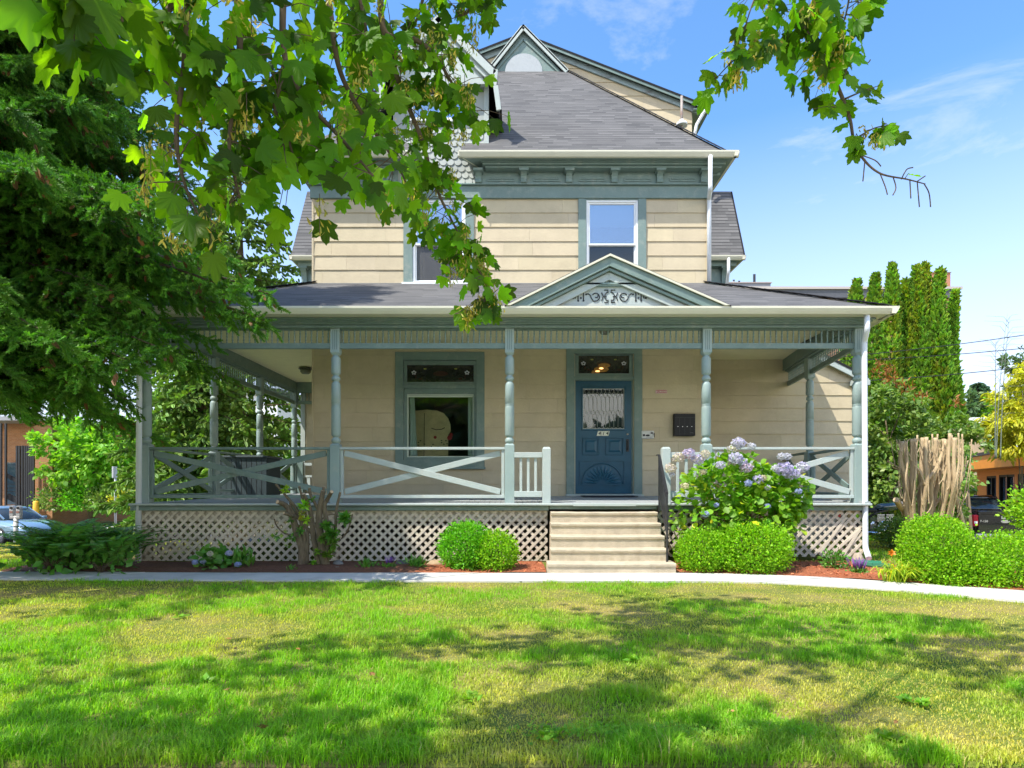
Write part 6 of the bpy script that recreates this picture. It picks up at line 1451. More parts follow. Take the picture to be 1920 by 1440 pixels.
maple_branch([(1585, 185, 3.5), (1620, 170, 3.5), (1650, 160, 3.5)], 6, .08, .085, 22, r0=.006)
maple_branch([(1601, 262, 3.5), (1640, 240, 3.5), (1672, 235, 3.5)], 12, .10, .095, 23, r0=.006, seeds=3)
maple_branch([(1590, 215, 3.5), (1560, 200, 3.5), (1520, 205, 3.5)], 3, .06, .10, 24, r0=.004)
# bare dead twig ends
dt = MB()
for q in ([(1594, 115, 3.5), (1602, 100, 3.5), (1612, 95, 3.5)], [(1602, 110, 3.5), (1625, 118, 3.5), (1632, 112, 3.5)], [(1580, 150, 3.5), (1594, 115, 3.5)], [(1690, 336, 3.5), (1700, 318, 3.5), (1712, 314, 3.5)], [(1720, 340, 3.5), (1735, 330, 3.5)], [(1675, 333, 3.5), (1680, 352, 3.5), (1674, 366, 3.5)], [(1612, 290, 3.5), (1640, 300, 3.5), (1652, 312, 3.5)], [(1706, 336, 3.5), (1708, 372, 3.5)], [(1733, 345, 3.5), (1742, 362, 3.5), (1745, 388, 3.5)], [(1720, 342, 3.5), (1724, 388, 3.5)], [(1650, 325, 3.5), (1660, 350, 3.5), (1664, 365, 3.5)], [(1622, 298, 3.5), (1618, 340, 3.5)]): dt.tube(spline([P(*p) for p in q], 4), .0035, 5)
mo = dt.build('dead_twig', M['twig'], maple)
# shading canopy above the frame: each clump placed up the sun ray from the patch it shades
T_ = np.array(SUN_TRAVEL / SUN_TRAVEL.z) * -1     # per metre of drop
clus = [(1330, 1135, 5.6, .8, .40), (1220, 1150, 5.6, .7, .5), (1260, 1185, 5.6, .8, .45), (1400, 1215, 5.2, .6, .35), (1020, 1215, 5.4, .8, .35), (820, 1205, 5.2, .9, .22), (620, 1208, 5.0, .8, .18), (1560, 1228, 5.3, .9, .16), (1120, 1230, 5.0, .5, .2),
        (1880, 1200, 5.5, .5, .4), (1860, 1262, 5.2, .5, .35), (1780, 1240, 5.0, .3, .2), (560, 1262, 5.0, .45, .14), (60, 1330, 5.2, .5, .35), (180, 1390, 5.2, .6, .25), (1150, 1330, 5.0, .45, .2), (1250, 1400, 5.0, .6, .2), (1560, 1355, 5.0, .35, .1),
        (1600, 1400, 5, .5, .1), (1500, 1180, 5.5, .7, .12), (1760, 1170, 5.6, .6, .12), (200, 1150, 5.6, .8, .12), (150, 1100, 6.2, 1.1, .3), (500, 1105, 6.2, 1.2, .16), (400, 1260, 5.0, .5, .10), (30, 1240, 5.0, .4, .10), (340, 1400, 5.0, .5, .2), (800, 1405, 5, .5, .15), (400, 1370, 5.0, .8, .28), (650, 1385, 5.0, .7, .25), (950, 1390, 5.0, .7, .25), (1180, 1370, 5.0, .5, .2)]
CP, CS = [], []; tip = []
for (x, y, h, ax, ay) in clus:
    D = EYE * F / (y - HORIZON); gpt = np.array([PX(x, D), D, 0]); ctr = gpt - T_ * h; nl = int(112 * ax * (ay + .12) / .4); tip.append((ctr, nl))
    o = RNG.normal(size=(nl, 3)) * np.array([ax * .55, ay * .75 + .05, .16]); CP.append(ctr + o)
CP = np.concatenate(CP); n = len(CP); CP = CP[(CP[:, 2] - EYE) / np.maximum(CP[:, 1], .01) > .86]; n = len(CP)
th0 = Vector((-3.9, -1.2, 0)); hub = Vector((-3.2, -.6, 4.6)); limbs2 = [([th0 + Vector((0, 0, -.2)), th0 + Vector((.05, .05, 1.5)), th0 + Vector((.2, .2, 3.0)), hub, hub + Vector((.1, .2, 3.5)), hub + Vector((0, .1, 6))], [.34, .27, .24, .20, .12, .04])]
for ctr, nl in tip:
    c = Vector(ctr); mid = hub.lerp(c, .5) + Vector((0, -.1, .35)); limbs2.append((spline([hub, mid, c], 5), .010))
for c, r_ in limbs[:1] + limbs[2:5] + limbs[6:7] + limbs[8:9] + limbs[13:14] + limbs[15:16]:
    s0 = c[0]; mid = hub.lerp(s0, .6) + Vector((0, 0, .5)); limbs2.append((spline([hub, mid, s0], 6), .018))
trunk_mesh('trunk', limbs2[:1], maple); trunk_mesh('limb', limbs2[1:], maple, n=6); trunk_mesh('branch', limbs, maple, M['twig'], 7); petio.build('leaf_stalk', M['twig'], maple)
baked('canopy_leaves', T_MAPLE_LO, CP, unit(RNG.normal(size=(n, 3)) + [0, 0, -.6]), unit(RNG.normal(size=(n, 3)) * .45 + [0, 0, 1]), RNG.uniform(.10, .19, n), M['maple'], maple, leaf_cols(n))
MP = np.concatenate(MP); baked('crown', T_MAPLE, MP, np.concatenate(MD), np.concatenate(MN), np.concatenate(MS), M['maple'], maple, np.concatenate(MC))
SP = np.concatenate(SP); T_KEY = (np.array([(0, 0, 0), (.16, .35, .02), (.20, .8, 0), (0, 1, 0), (-.10, .5, 0)], float), np.array([(0, 1, 2), (0, 2, 3), (0, 3, 4)]))
n = len(SP); baked('seed_keys', T_KEY, SP, np.concatenate(SDr), rnd_unit(n), np.concatenate(SS), M['samara'], maple, leaf_cols(n, .7, 1.5, .2))
print('maple', len(MP), len(CP), n)

# ------------------------------------------------------------------ clipped shrubs
def boxwood(label, blobs, n, leaf, m, seed, name='boxwood_bush', cat='bush', group=None, T=T_ROUND, up=.55, rough=.15, boxy=1.0, cols=(.5, 1.45, .16)):
    cx = sum(b[0] for b in blobs) / len(blobs); cy = sum(b[1] for b in blobs) / len(blobs); t = thing(name, label, cat, (cx, cy, 0), group); r = np.random.default_rng(seed); P_, U_ = [], []
    area = np.array([(b[3] * b[5]) for b in blobs]); area = area / area.sum(); core = MB()
    for b, w in zip(blobs, area):
        k = int(n * w); pc, uc, tt = blob_points(k, b[:3], b[3:6], seed + int(b[3] * 100), rough=rough, freq=6, shell=.74); q_ = (pc - np.array(b[:3])) / np.array(b[3:6]); pc = np.array(b[:3]) + np.sign(q_) * np.abs(q_) ** boxy * np.array(b[3:6]); pc += r.normal(size=(k, 3)) * leaf * .8 + uc * (r.random((k, 1)) ** 8) * leaf * 1.6; g = pc[:, 2] > .01; P_.append(pc[g]); U_.append(uc[g])
        for _ in range(14):
            u = unit(r.normal(size=(1, 3)))[0]; u[2] = abs(u[2]); core.tube([Vector((b[0], b[1], .0)), Vector((b[0] + u[0] * b[3] * .35, b[1] + u[1] * b[4] * .35, b[2])), Vector((b[0] + u[0] * b[3] * .8, b[1] + u[1] * b[4] * .8, b[2] + u[2] * b[5] * .8))], [.012, .008, .004], 5)
    core.build('stem', M['twig'], t); P_ = np.concatenate(P_); U_ = np.concatenate(U_); n = len(P_)
    nrm = unit(U_ * .7 + r.normal(size=(n, 3)) * .6 + [0, 0, up]); dr = unit(U_ * 1.0 + r.normal(size=(n, 3)) * .6 + [0, 0, .45])
    baked('foliage', T, P_, dr, nrm, leaf * r.uniform(.6, 1.3, n), m, t, leaf_cols(n, *cols)); return t
def eb(px0, px1, py0, py1, D, dy=None):     # ellipsoid from extents in the photograph at distance D
    cx = PX((px0 + px1) / 2, D); rx_ = (px1 - px0) / 2 * D / F; z0, z1 = PZ(py1, D), PZ(py0, D); return (cx, D, (z0 + z1) / 2, rx_, dy or rx_ * .85, (z1 - z0) / 2)
boxwood('round deep green boxwood against the lattice left of the steps', [eb(824, 922, 980, 1074, 9.15, .38)], 8500, .030, M['box_dark'], 31)
boxwood('smaller lime boxwood tucked beside the darker one by the steps', [eb(884, 971, 998, 1074, 9.05, .33)], 7000, .028, M['box'], 32)
boxwood('low lime boxwood mound touching the right side of the steps', [eb(1267, 1360, 992, 1080, 8.95, .36)], 7500, .028, M['box'], 33)
boxwood('wide lime boxwood mound under the blooming hydrangea', [eb(1328, 1484, 980, 1082, 8.92, .50)], 15000, .028, M['box'], 34, boxy=.97)
boxwood('tall rounded lime hedge bush right of the day lily', [eb(1700, 1808, 968, 1110, 8.0, .45), eb(1730, 1826, 1024, 1112, 7.9, .42)], 20000, .027, M['box'], 35, boxy=.82)
boxwood('broad lime hedge bush at the right edge of the lawn walk', [eb(1836, 1990, 1000, 1120, 7.75, .60), eb(1800, 1870, 1030, 1118, 7.75, .4)], 21000, .027, M['box'], 36, boxy=.9)
boxwood('loose yellow green shrub at the far right above the hedge', [eb(1908, 2020, 915, 1000, 8.9, .45)], 2600, .065, M['box'], 37, name='leafy_shrub', T=T_LEAF)
boxwood('small glossy dark shrub alone in the red mulch', [eb(1546, 1582, 1036, 1072, 9.0, .13)], 420, .05, M['rhodo'], 38, name='small_shrub', T=T_LEAF)
boxwood('dim green shrub behind the right downspout near the motorcycle', [eb(1655, 1730, 975, 1030, 12.2, .5)], 2600, .06, M['photinia'], 39, name='leafy_shrub', T=T_LEAF)

# ------------------------------------------------------------------ hydrangeas
T_PET = (np.array([(0, 0, 0)] + [p for k in range(4) for p in ((.5 * math.cos(k * 1.571 - .6), .5 * math.sin(k * 1.571 - .6), .03), (.72 * math.cos(k * 1.571), .72 * math.sin(k * 1.571), .0), (.5 * math.cos(k * 1.571 + .6), .5 * math.sin(k * 1.571 + .6), .03))], float), np.array([(0, 1 + 3 * k, 2 + 3 * k, 3 + 3 * k) for k in range(4)]))
HC = dict(l=(.70, .65, .90), b=(.50, .58, .90), w=(.80, .80, .86), p=(.86, .66, .76), c=(.85, .78, .50), k=(.78, .68, .62))
def flower_head(parent, x, y, D, r, c, seed, label=None):
    rr = np.random.default_rng(seed); ctr = P(x, y, D); R_ = r * .9 * D / F; n = int(90 + r * 12); u = unit(rr.normal(size=(n, 3)) + [0, -.25, .15]); v = VN(seed); lump = 1 + .16 * (np.sin(u[:, 0] * 7 + seed) * np.cos(u[:, 2] * 6))
    pos = np.array(ctr) + u * R_ * np.array([1, 1, .82]) * (lump * rr.uniform(.85, 1.02, n))[:, None]; col = np.array(HC[c[0]])[None] * rr.uniform(.8, 1.15, n)[:, None]
    if len(c) > 1: k = rr.random(n) < .4; col[k] = np.array(HC[c[1]]) * rr.uniform(.8, 1.15, k.sum())[:, None]
    cen = np.array(ctr) - 0; o = baked('flower_head', T_PET, pos, rnd_unit(n), unit(u + rr.normal(size=(n, 3)) * .25), max(.016, R_ * .24) * rr.uniform(.8, 1.2, n), M['petal'], parent, col)
    return o
hy = thing('hydrangea_bush', 'tall hydrangea with lilac and cream flower heads beside the steps', 'flower bush', (3.4, 9.35, 0))
hb = [eb(1268, 1400, 858, 1050, 9.4, .5), eb(1370, 1500, 872, 1040, 9.4, .5), eb(1300, 1450, 848, 960, 9.35, .4), eb(1330, 1470, 900, 1060, 9.25, .4), eb(1440, 1512, 880, 980, 9.35, .3)]
r = np.random.default_rng(41); P_, U_ = [], []
for i, b in enumerate(hb): pc, uc, tt = blob_points(520, b[:3], b[3:6], 50 + i, rough=.2, shell=.75); P_.append(pc); U_.append(uc)
P_ = np.concatenate(P_); U_ = np.concatenate(U_); k = P_[:, 2] > .25; P_, U_ = P_[k], U_[k]; n = len(P_); hc = leaf_cols(n, .65, 1.3, .15); ye = r.random(n) < .07; hc[ye] *= np.array([2.4, 1.35, .9])
baked('foliage', T_ROUND, P_, unit(U_ + r.normal(size=(n, 3)) * .6 + [0, -.2, -.1]), unit(U_ * .5 + r.normal(size=(n, 3)) * .45 + [0, -.3, .8]), r.uniform(.07, .135, n), M['hyd'], hy, hc)
st_ = MB()
for i in range(26): b = hb[i % 5]; u = unit(r.normal(size=(1, 3)))[0]; st_.tube([(3.3 + r.uniform(-.4, .4), 9.4, 0), (b[0] + u[0] * b[3] * .3, b[1], b[2] - .1), (b[0] + u[0] * b[3] * .8, b[1] + u[1] * b[4] * .6, b[2] + abs(u[2]) * b[5] * .9)], [.01, .008, .004], 5)
st_.build('stem', mat('green_brown_stem', (.22, .16, .06), .8), hy)
for i, (x, y, r_, c_) in enumerate([(1272, 858, 12, 'kc'), (1291, 851, 13, 'lp'), (1308, 862, 13, 'lk'), (1322, 852, 11, 'ck'), (1257, 878, 12, 'kc'), (1318, 885, 7, 'c'), (1351, 872, 10, 'lw'), (1379, 859, 14, 'lw'), (1392, 866, 10, 'l'), (1399, 877, 12, 'pl'), (1385, 831, 14, 'wl'), (1372, 843, 10, 'cw'), (1409, 837, 9, 'w'), (1470, 880, 17, 'l'), (1481, 888, 14, 'l'), (1492, 890, 9, 'l'), (1466, 856, 9, 'w'), (1477, 856, 8, 'w'), (1505, 876, 13, 'wl'), (1403, 906, 8, 'b'), (1421, 899, 11, 'l'), (1431, 896, 7, 'c'), (1439, 914, 6, 'w'), (1497, 921, 7, 'b'), (1323, 964, 8, 'b'), (1439, 949, 6, 'b'), (1284, 911, 8, 'c'), (1343, 947, 5, 'b'), (1455, 878, 9, 'w'), (1260, 890, 6, 'w')]):
    flower_head(hy, x, y, 8.95 if y > 850 else 9.15, r_, c_, 300 + i)
hy2 = thing('small_hydrangea', 'small hydrangea with pale blue heads low against the left lattice', 'flower bush', (PX(415, 9.0), 9.0, 0))
pc, uc, tt = blob_points(150, (PX(402, 9.1), 9.15, .16), (.26, .2, .22), 61, shell=.6); pc = pc[pc[:, 2] > .03]; n = len(pc); baked('foliage', T_ROUND, pc, unit(rnd_unit(n) + [0, -.4, .2]), unit(rnd_unit(n) * .6 + [0, -.3, .9]), RNG.uniform(.08, .14, n), M['rhodo'], hy2, leaf_cols(n))
pc, uc, tt = blob_points(110, (PX(452, 9.1), 9.15, .12), (.16, .15, .17), 62, shell=.5); pc = pc[pc[:, 2] > .02]; n = len(pc); baked('side_shoot', T_LONG, pc, unit(rnd_unit(n) * .6 + [0, 0, 1]), rnd_unit(n), RNG.uniform(.10, .16, n), M['rhodo'], hy2, leaf_cols(n))
for i, (x, y, r_, c_) in enumerate([(366, 1054, 6, 'b'), (381, 1052, 6.5, 'bw'), (394, 1038, 6, 'cw'), (429, 1037, 6.5, 'bl'), (446, 1058, 6, 'b')]): flower_head(hy2, x, y, 8.95, r_, c_, 400 + i)

# ------------------------------------------------------------------ fern
def fern(label, cx, cy, nfr, L, seed):
    t = thing('fern', label, 'fern', (cx, cy, 0)); r = np.random.default_rng(seed); P_, D_, N_f, S_ = [], [], [], []; st_ = MB()
    for i in range(nfr):
        a = r.uniform(0, 2 * math.pi); l = L * r.uniform(.6, 1.1); h = np.array([math.cos(a), math.sin(a), 0.]); el = r.uniform(.7, 1.45); k = 26; s = np.linspace(.05, 1, k)
        c = np.array([cx, cy, .05]) + r.normal(size=3) * [.16, .12, .0] + h * (l * (s * math.cos(el) + .30 * s ** 2))[:, None] + np.array([0, 0, 1]) * (l * (math.sin(el) * s * 1.15 - .62 * s ** 2.2 * math.sin(el) ** .4))[:, None]
        c[:, 2] = np.maximum(c[:, 2], .03); st_.tube([Vector(q) for q in c[::5]], [.006, .005, .004, .003, .002, .001][:len(c[::5])], 4, cap=False)
        tang = unit(np.gradient(c, axis=0)); sd = np.cross(tang, [0, 0, 1.]); sd = unit(sd); w = .16 * l * np.sin(np.clip(s * 1.05, 0, 1) * math.pi) ** .6 * (1.15 - .7 * s)
        for side in (-1, 1): P_.append(c); D_.append(sd * side + tang * .35 + [0, 0, -.15]); N_f.append(np.cross(tang, sd) * 1. + r.normal(size=(k, 3)) * .15); S_.append(np.maximum(w, .02))
    P_ = np.concatenate(P_); n = len(P_); baked('frond', (T_LONG[0] * [1.3, 1, 1], T_LONG[1]), P_, np.concatenate(D_), np.concatenate(N_f), np.concatenate(S_), M['fern'], t, leaf_cols(n, .7, 1.4)); st_.build('stem', M['twig'], t); return t
fern('large dark sword fern spilling onto the walk at the left', PX(125, 9.1), 9.1, 120, 1.3, 71)
fern('arching fern fronds against the left porch downspout', PX(205, 9.2), 9.2, 90, 1.15, 72)
boxwood('broad leaved plant under the large fern', [eb(50, 140, 1035, 1078, 8.75, .25), eb(150, 230, 1045, 1078, 8.75, .2)], 260, .14, M['rhodo'], 73, name='broadleaf_plant', cat='plant', T=T_LEAF)

# ------------------------------------------------------------------ cut back rhododendron
def cut_tree(name, label, cat, base, limbs_, mt, D):
    t = thing(name, label, cat, base); trunk_mesh('trunk', [(spline([P(*(p if len(p) == 3 else (*p, D))) for p in pts], 5), None) if False else (spline([P(*(p if len(p) == 3 else (*p, D))) for p in pts], 5), [ra + (rb - ra) * i / (5 * (len(pts) - 1)) + .002 * math.sin(i * 2.3) for i in range(5 * (len(pts) - 1) + 1)]) for pts, ra, rb in limbs_], t, mt, 10)
    mb = MB()
    for pts, ra, rb in limbs_:
        c = [P(*(p if len(p) == 3 else (*p, D))) for p in pts[-2:]]; d = (c[1] - c[0]).normalized(); mb.tube([c[1] + d * .0005, c[1] + d * .003], [rb * .93, rb * .9], 10, smooth=False)
    mb.build('sawn_end', M['cutface'], t); return t
D = 9.45
rl = [([(566, 1066), (567, 1030), (557, 1000), (548, 968), (536, 948), (520, 941, 9.3)], .075, .033), ([(600, 990), (580, 978), (556, 970), (532, 962, 9.25)], .035, .024), ([(572, 1040), (568, 990), (556, 955), (538, 932), (517, 908)], .04, .016),
      ([(598, 1062), (590, 1020), (584, 985), (580, 950), (569, 926, 9.3)], .05, .026), ([(590, 1010), (584, 965), (570, 940), (561, 912)], .03, .020), ([(604, 990), (596, 955), (583, 930), (580, 915)], .028, .022), ([(611, 1064), (603, 1020), (598, 975), (601, 945), (606, 920)], .075, .036), ([(601, 945), (606, 925), (607, 913)], .03, .022),
      ([(615, 1050), (613, 985), (608, 950), (614, 936), (622, 922, 9.3)], .045, .028), ([(624, 1035), (629, 990), (631, 955), (638, 923)], .03, .019), ([(550, 1004), (532, 999), (519, 986), (514, 973)], .014, .011), ([(585, 1000), (562, 975), (546, 952), (544, 938)], .03, .014), ([(640, 1010), (652, 995), (661, 964)], .012, .01), ([(575, 1060), (577, 1000), (573, 960)], .035, .015), ([(594, 985), (610, 968), (628, 965), (645, 978)], .014, .006)]
rh = cut_tree('cutback_rhododendron', 'cut back rhododendron with thick sawn trunks and a few leaves before the lattice', 'shrub', (PX(595, D), D, 0), rl, M['bark'], D)
def rosettes(parent, name, lst, m, D, seed, T=T_LONG):
    r = np.random.default_rng(seed); P_, D_, S_, C_ = [], [], [], []
    for x, y, rad, n, col in lst:
        c = np.array(P(x, y, D - .05)); k = int(n * 1.8); u = unit(r.normal(size=(k, 3)) + [0, -.5, .1]); P_.append(c + u * rad * D / F * .25 * r.random((k, 1))); D_.append(u); S_.append(rad * D / F * r.uniform(.5, 1.0, k)); C_.append(leaf_cols(k, .7, 1.3) * np.array(col))
    P_ = np.concatenate(P_); n = len(P_); baked(name, (T[0] * [1.5, 1, 1], T[1]), P_, np.concatenate(D_), rnd_unit(n) + [0, 0, 1.2], np.concatenate(S_), m, parent, np.concatenate(C_))
Y_, G_ = (3.2, 1.9, .8), (1, 1, 1)
rosettes(rh, 'foliage', [(570, 948, 14, 22, (2.2, 1.8, .8)), (565, 965, 12, 14, (3.2, 1.4, .5)), (575, 975, 11, 16, Y_), (536, 918, 11, 18, Y_), (647, 972, 17, 40, G_), (612, 985, 16, 26, G_), (620, 1000, 18, 34, G_), (625, 1020, 16, 34, (1.2, .9, .8)), (588, 1056, 10, 20, (1.8, 1.7, .8)), (562, 995, 12, 16, G_), (548, 1008, 12, 14, G_), (518, 1004, 10, 10, G_), (615, 1040, 14, 24, (1.3, .9, .7)), (545, 975, 9, 10, G_), (588, 938, 10, 10, G_), (605, 1010, 12, 20, (1.3, 1, .8)), (628, 1000, 13, 24, G_), (540, 1024, 9, 8, (1.5, 1.2, .8)), (595, 1035, 10, 14, (1.5, 1.2, .8))], M['rhodo'], 9.4, 81)
# pollarded bare shrub at the right
D = 11.2; r = random.Random(9); pl = []
tops = [(1692, 828, .05), (1698, 832, .03), (1710, 823, .055), (1715, 822, .03), (1720, 816, .02), (1730, 821, .05), (1737, 820, .045), (1748, 814, .02), (1754, 821, .05), (1758, 814, .02), (1769, 823, .045), (1773, 824, .03), (1781, 813, .04), (1784, 816, .025), (1790, 821, .045), (1797, 812, .02), (1804, 814, .018), (1822, 824, .012), (1806, 836, .012), (1700, 828, .02), (1742, 826, .03), (1762, 840, .03), (1776, 868, .03), (1745, 850, .02), (1690, 846, .04), (1812, 870, .012)]
for i, (tx, ty, w) in enumerate(tops):
    bx_0 = 1742 + (tx - 1750) * .62 + r.uniform(-8, 8); dd = r.uniform(-.55, .55); j = lambda s: r.uniform(-s, s)
    w *= .8; pl.append(([(bx_0, 990, D + dd * .3), (bx_0 + (tx - bx_0) * .35 + j(4), 950, D + dd * .6), (tx + (bx_0 - tx) * .3 + j(5), 905, D + dd), (tx + j(3), 865, D + dd), (tx, ty, D + dd)], w * 1.15, w * .85))
pl += [([(1735, 985), (1712, 975), (1692, 955), (1680, 937, 10.9)], .06, .05), ([(1738, 900, 11), (1755, 880, 11), (1765, 855, 11), (1773, 828, 11)], .035, .03), ([(1735, 910, 10.9), (1725, 885, 10.9), (1712, 870, 10.9)], .025, .012), ([(1697, 882), (1682, 875), (1668, 866)], .018, .008), ([(1692, 880), (1677, 878), (1665, 862)], .012, .006), ([(1775, 960), (1790, 920), (1800, 880), (1801, 840)], .022, .012), ([(1700, 920), (1690, 912), (1676, 915)], .018, .010), ([(1790, 925), (1800, 960), (1810, 1000), (1813, 1010)], .035, .04), ([(1745, 965), (1752, 950), (1762, 935)], .03, .025)]
for i in range(130):
    x = r.uniform(1688, 1808); y = r.uniform(835, 970); a = r.uniform(-18, 18); D_ = D + r.uniform(-.4, .4); pl.append(([(x, y, D_), (x + a * .6, y - 18, D_), (x + a * r.uniform(.3, 1.2), max(y - r.uniform(30, 75), 824), D_)], .009, .004))
cut_tree('pollarded_shrub', 'bare tan shrub cut to many upright sawn stems behind the hedge', 'shrub', (PX(1745, D), D, 0), pl, M['bark_pale'], D)

# ------------------------------------------------------------------ small bed plants
def tuft(name, label, x, y, D, w, h, m, n, seed, T=T_LONG, spread=1.0, cat='plant', up=1.2, ls=None):
    c = P(x, y, D); t = thing(name, label, cat, (c.x, c.y, 0.02)); r = np.random.default_rng(seed); u = unit(r.normal(size=(n, 3)) * [1, 1, .5] + [0, 0, up]); p = np.array([c.x, c.y, .03]) + r.normal(size=(n, 3)) * [w * .25, w * .2, 0] + u * (h * r.uniform(0, .55, n))[:, None]
    baked('foliage', T, p, u, rnd_unit(n) + [0, -.3, .6], (ls or h * .6) * r.uniform(.6, 1.2, n), m, t, leaf_cols(n)); return t, c
tuft('bedding_plant', 'low green bedding plant just right of the sawn trunks', 690, 1062, 9.15, .28, .17, M['rhodo'], 70, 91)
t, c_ = tuft('salvia_plant', 'dim purple salvia in brown mulch, left of the round boxwoods', 729, 1062, 9.15, .20, .12, M['rhodo'], 80, 92)
def spikes(t, c, n, w, h, z, seed, col=(.16, .07, .30)):
    r = np.random.default_rng(seed); mb = MB()
    for i in range(n):
        a = r.uniform(-w, w); b = r.uniform(-w * .6, w * .6); mb.tube([(c.x + a * .5, c.y + b, z), (c.x + a, c.y + b, z + h * r.uniform(.7, 1.1))], [.007, .003], 5)
    mb.build('flower_spike', mat('violet_flower_spike', col, .8, var=.4, vscale=60), t)
spikes(t, c_, 16, .11, .10, .12, 5)
tuft('bedding_plant', 'leafy green bedding plant just left of the round boxwoods', 780, 1064, 9.15, .20, .22, M['rhodo'], 80, 93)
tuft('bedding_plant', 'tiny green sprout at the walk edge below the sawn trunks', 545, 1070, 8.95, .12, .09, M['rhodo'], 40, 94)
t, c_ = tuft('salvia_plant', 'bright purple salvia blooming in the red mulch right of the steps', 1608, 1078, 8.6, .20, .15, M['rhodo'], 150, 95, T=T_LEAF, ls=.045); spikes(t, c_, 30, .13, .15, .10, 6, (.17, .07, .25))
# day lily
c = P(1682, 1094, 7.95); t = thing('day_lily', 'yellow green day lily clump with one orange bloom by the hedge', 'flower', (c.x, c.y, .02)); r = np.random.default_rng(96); V, Fc, cols = [], [], []
for i in range(150):
    a = r.uniform(0, 6.283); L = r.uniform(.28, .50); lean = r.uniform(.35, 1.0); h = np.array([math.cos(a), math.sin(a), 0]); s = np.array([-h[1], h[0], 0]); b0 = np.array([c.x, c.y, .02]) + r.normal(size=3) * [.07, .06, 0]; w = .008; base = len(V); cc_ = leaf_cols(1, .7, 1.4)[0] * (np.array([1.8, 1.2, 1]) if r.random() < .2 else 1)
    for q, f in enumerate((0, .35, .7, 1)):
        p = b0 + h * (L * lean * f ** 1.3) + np.array([0, 0, L * (1.25 * f - (.45 + .6 * lean) * f ** 2.2)]); p[2] = max(p[2], .02); ww = w * (1, 1.1, .8, .05)[q]; V += [p - s * ww, p + s * ww]; cols += [cc_, cc_]
    Fc += [(base + 2 * q, base + 2 * q + 1, base + 2 * q + 3, base + 2 * q + 2) for q in range(3)]
np_mesh('foliage', np.array(V), np.array(Fc).ravel(), 4, M['lily'], t, col=np.array(cols))
fp = P(1671, 1036, 7.95); mb = MB(); mb.tube([(c.x - .02, c.y, .1), (c.x - .05, c.y, .3), tuple(fp)], .004, 5); mb.tube([(c.x + .05, c.y, .1), (c.x + .06, c.y, .38)], .004, 5); mb.build('flower_stalk', M['lily'], t, usecol=True)
baked('flower', (T_LEAF[0] * [1.2, 1, 2.5], T_LEAF[1]), np.repeat([np.array(fp)], 9, 0), unit(r.normal(size=(9, 3)) * .8 + [0, -.6, .5]), rnd_unit(9) + [0, -1, 0], r.uniform(.05, .065, 9), mat('orange_petal', (.75, .26, .02), .5, attr='Col', trans=.3), t, np.ones((9, 3)))
# fallen-stone edging and stones
def stone(label, x, y, D, sx, sy, sz, col, seed, name='stone'):
    r = random.Random(seed); c = P(x, y, D); mb = MB(); n = 10; V = []
    prof = [(.0, 1.0), (.45, 1.05), (.8, .8), (1.0, .4)]
    for z, q in prof:
        for j in range(n): a = 6.283 * j / n; k = q * r.uniform(.88, 1.1); V.append((c.x + sx * k * math.cos(a), c.y + sy * k * math.sin(a), .01 + sz * z * r.uniform(.9, 1.1)))
    mb.add(V, [(i * n + j, i * n + (j + 1) % n, (i + 1) * n + (j + 1) % n, (i + 1) * n + j) for i in range(3) for j in range(n)] + [tuple(3 * n + j for j in range(n))], smooth=True)
    o = mb.build(name, mat('fieldstone_' + str(seed), col, .9, var=.25, vscale=9, bump=.6, bscale=30)); return set_tags(o, label, 'stone')
stone('tan flat stone beside the round boxwood left of steps', 815, 1058, 9.5, .15, .12, .10, (.38, .27, .16), 1); stone('dark grey stone in shadow under the middle lattice', 755, 1056, 9.6, .12, .1, .09, (.12, .11, .10), 2)
stone('squared grey stone at the foot of the sawn trunks', 634, 1060, 9.55, .08, .08, .09, (.22, .22, .21), 3); stone('upright tan rock at the foot of the right downspout', 1608, 1042, 9.65, .09, .08, .20, (.42, .34, .26), 4); stone('small round pebble below the sawn trunks', 632, 1067, 9.1, .05, .04, .05, (.25, .2, .16), 5)
# splash block
c = P(1638, 1056, 9.3); t = thing('splash_block', 'green plastic splash block under the right downspout', 'splash block', (c.x, c.y, 0.03)); gm = mat('green_plastic', (.055, .26, .16), .45, var=.15, dirt=(.2, .1, .05), dirt_scale=6, dirt_amt=.3); x0, x1 = PX(1612, 9.3), PX(1664, 9.1)
mb = MB(); mb.prism([(x0, 9.45), (x0 + .05, 9.05), (x1, 8.98), (x1 + .02, 9.28)], (0, 0, .075), (1, 0, 0), (0, 1, 0), .02); mb.build('tray', gm, t)
mb = MB()
for a, b in (((x0, 9.45), (x1 + .02, 9.28)), ((x0, 9.45), (x0 + .05, 9.05)), ((x0 + .05, 9.05), (x1, 8.98))): mb.beam((*a, .10), (*b, .10), .02, .05)
mb.build('rim', gm, t)

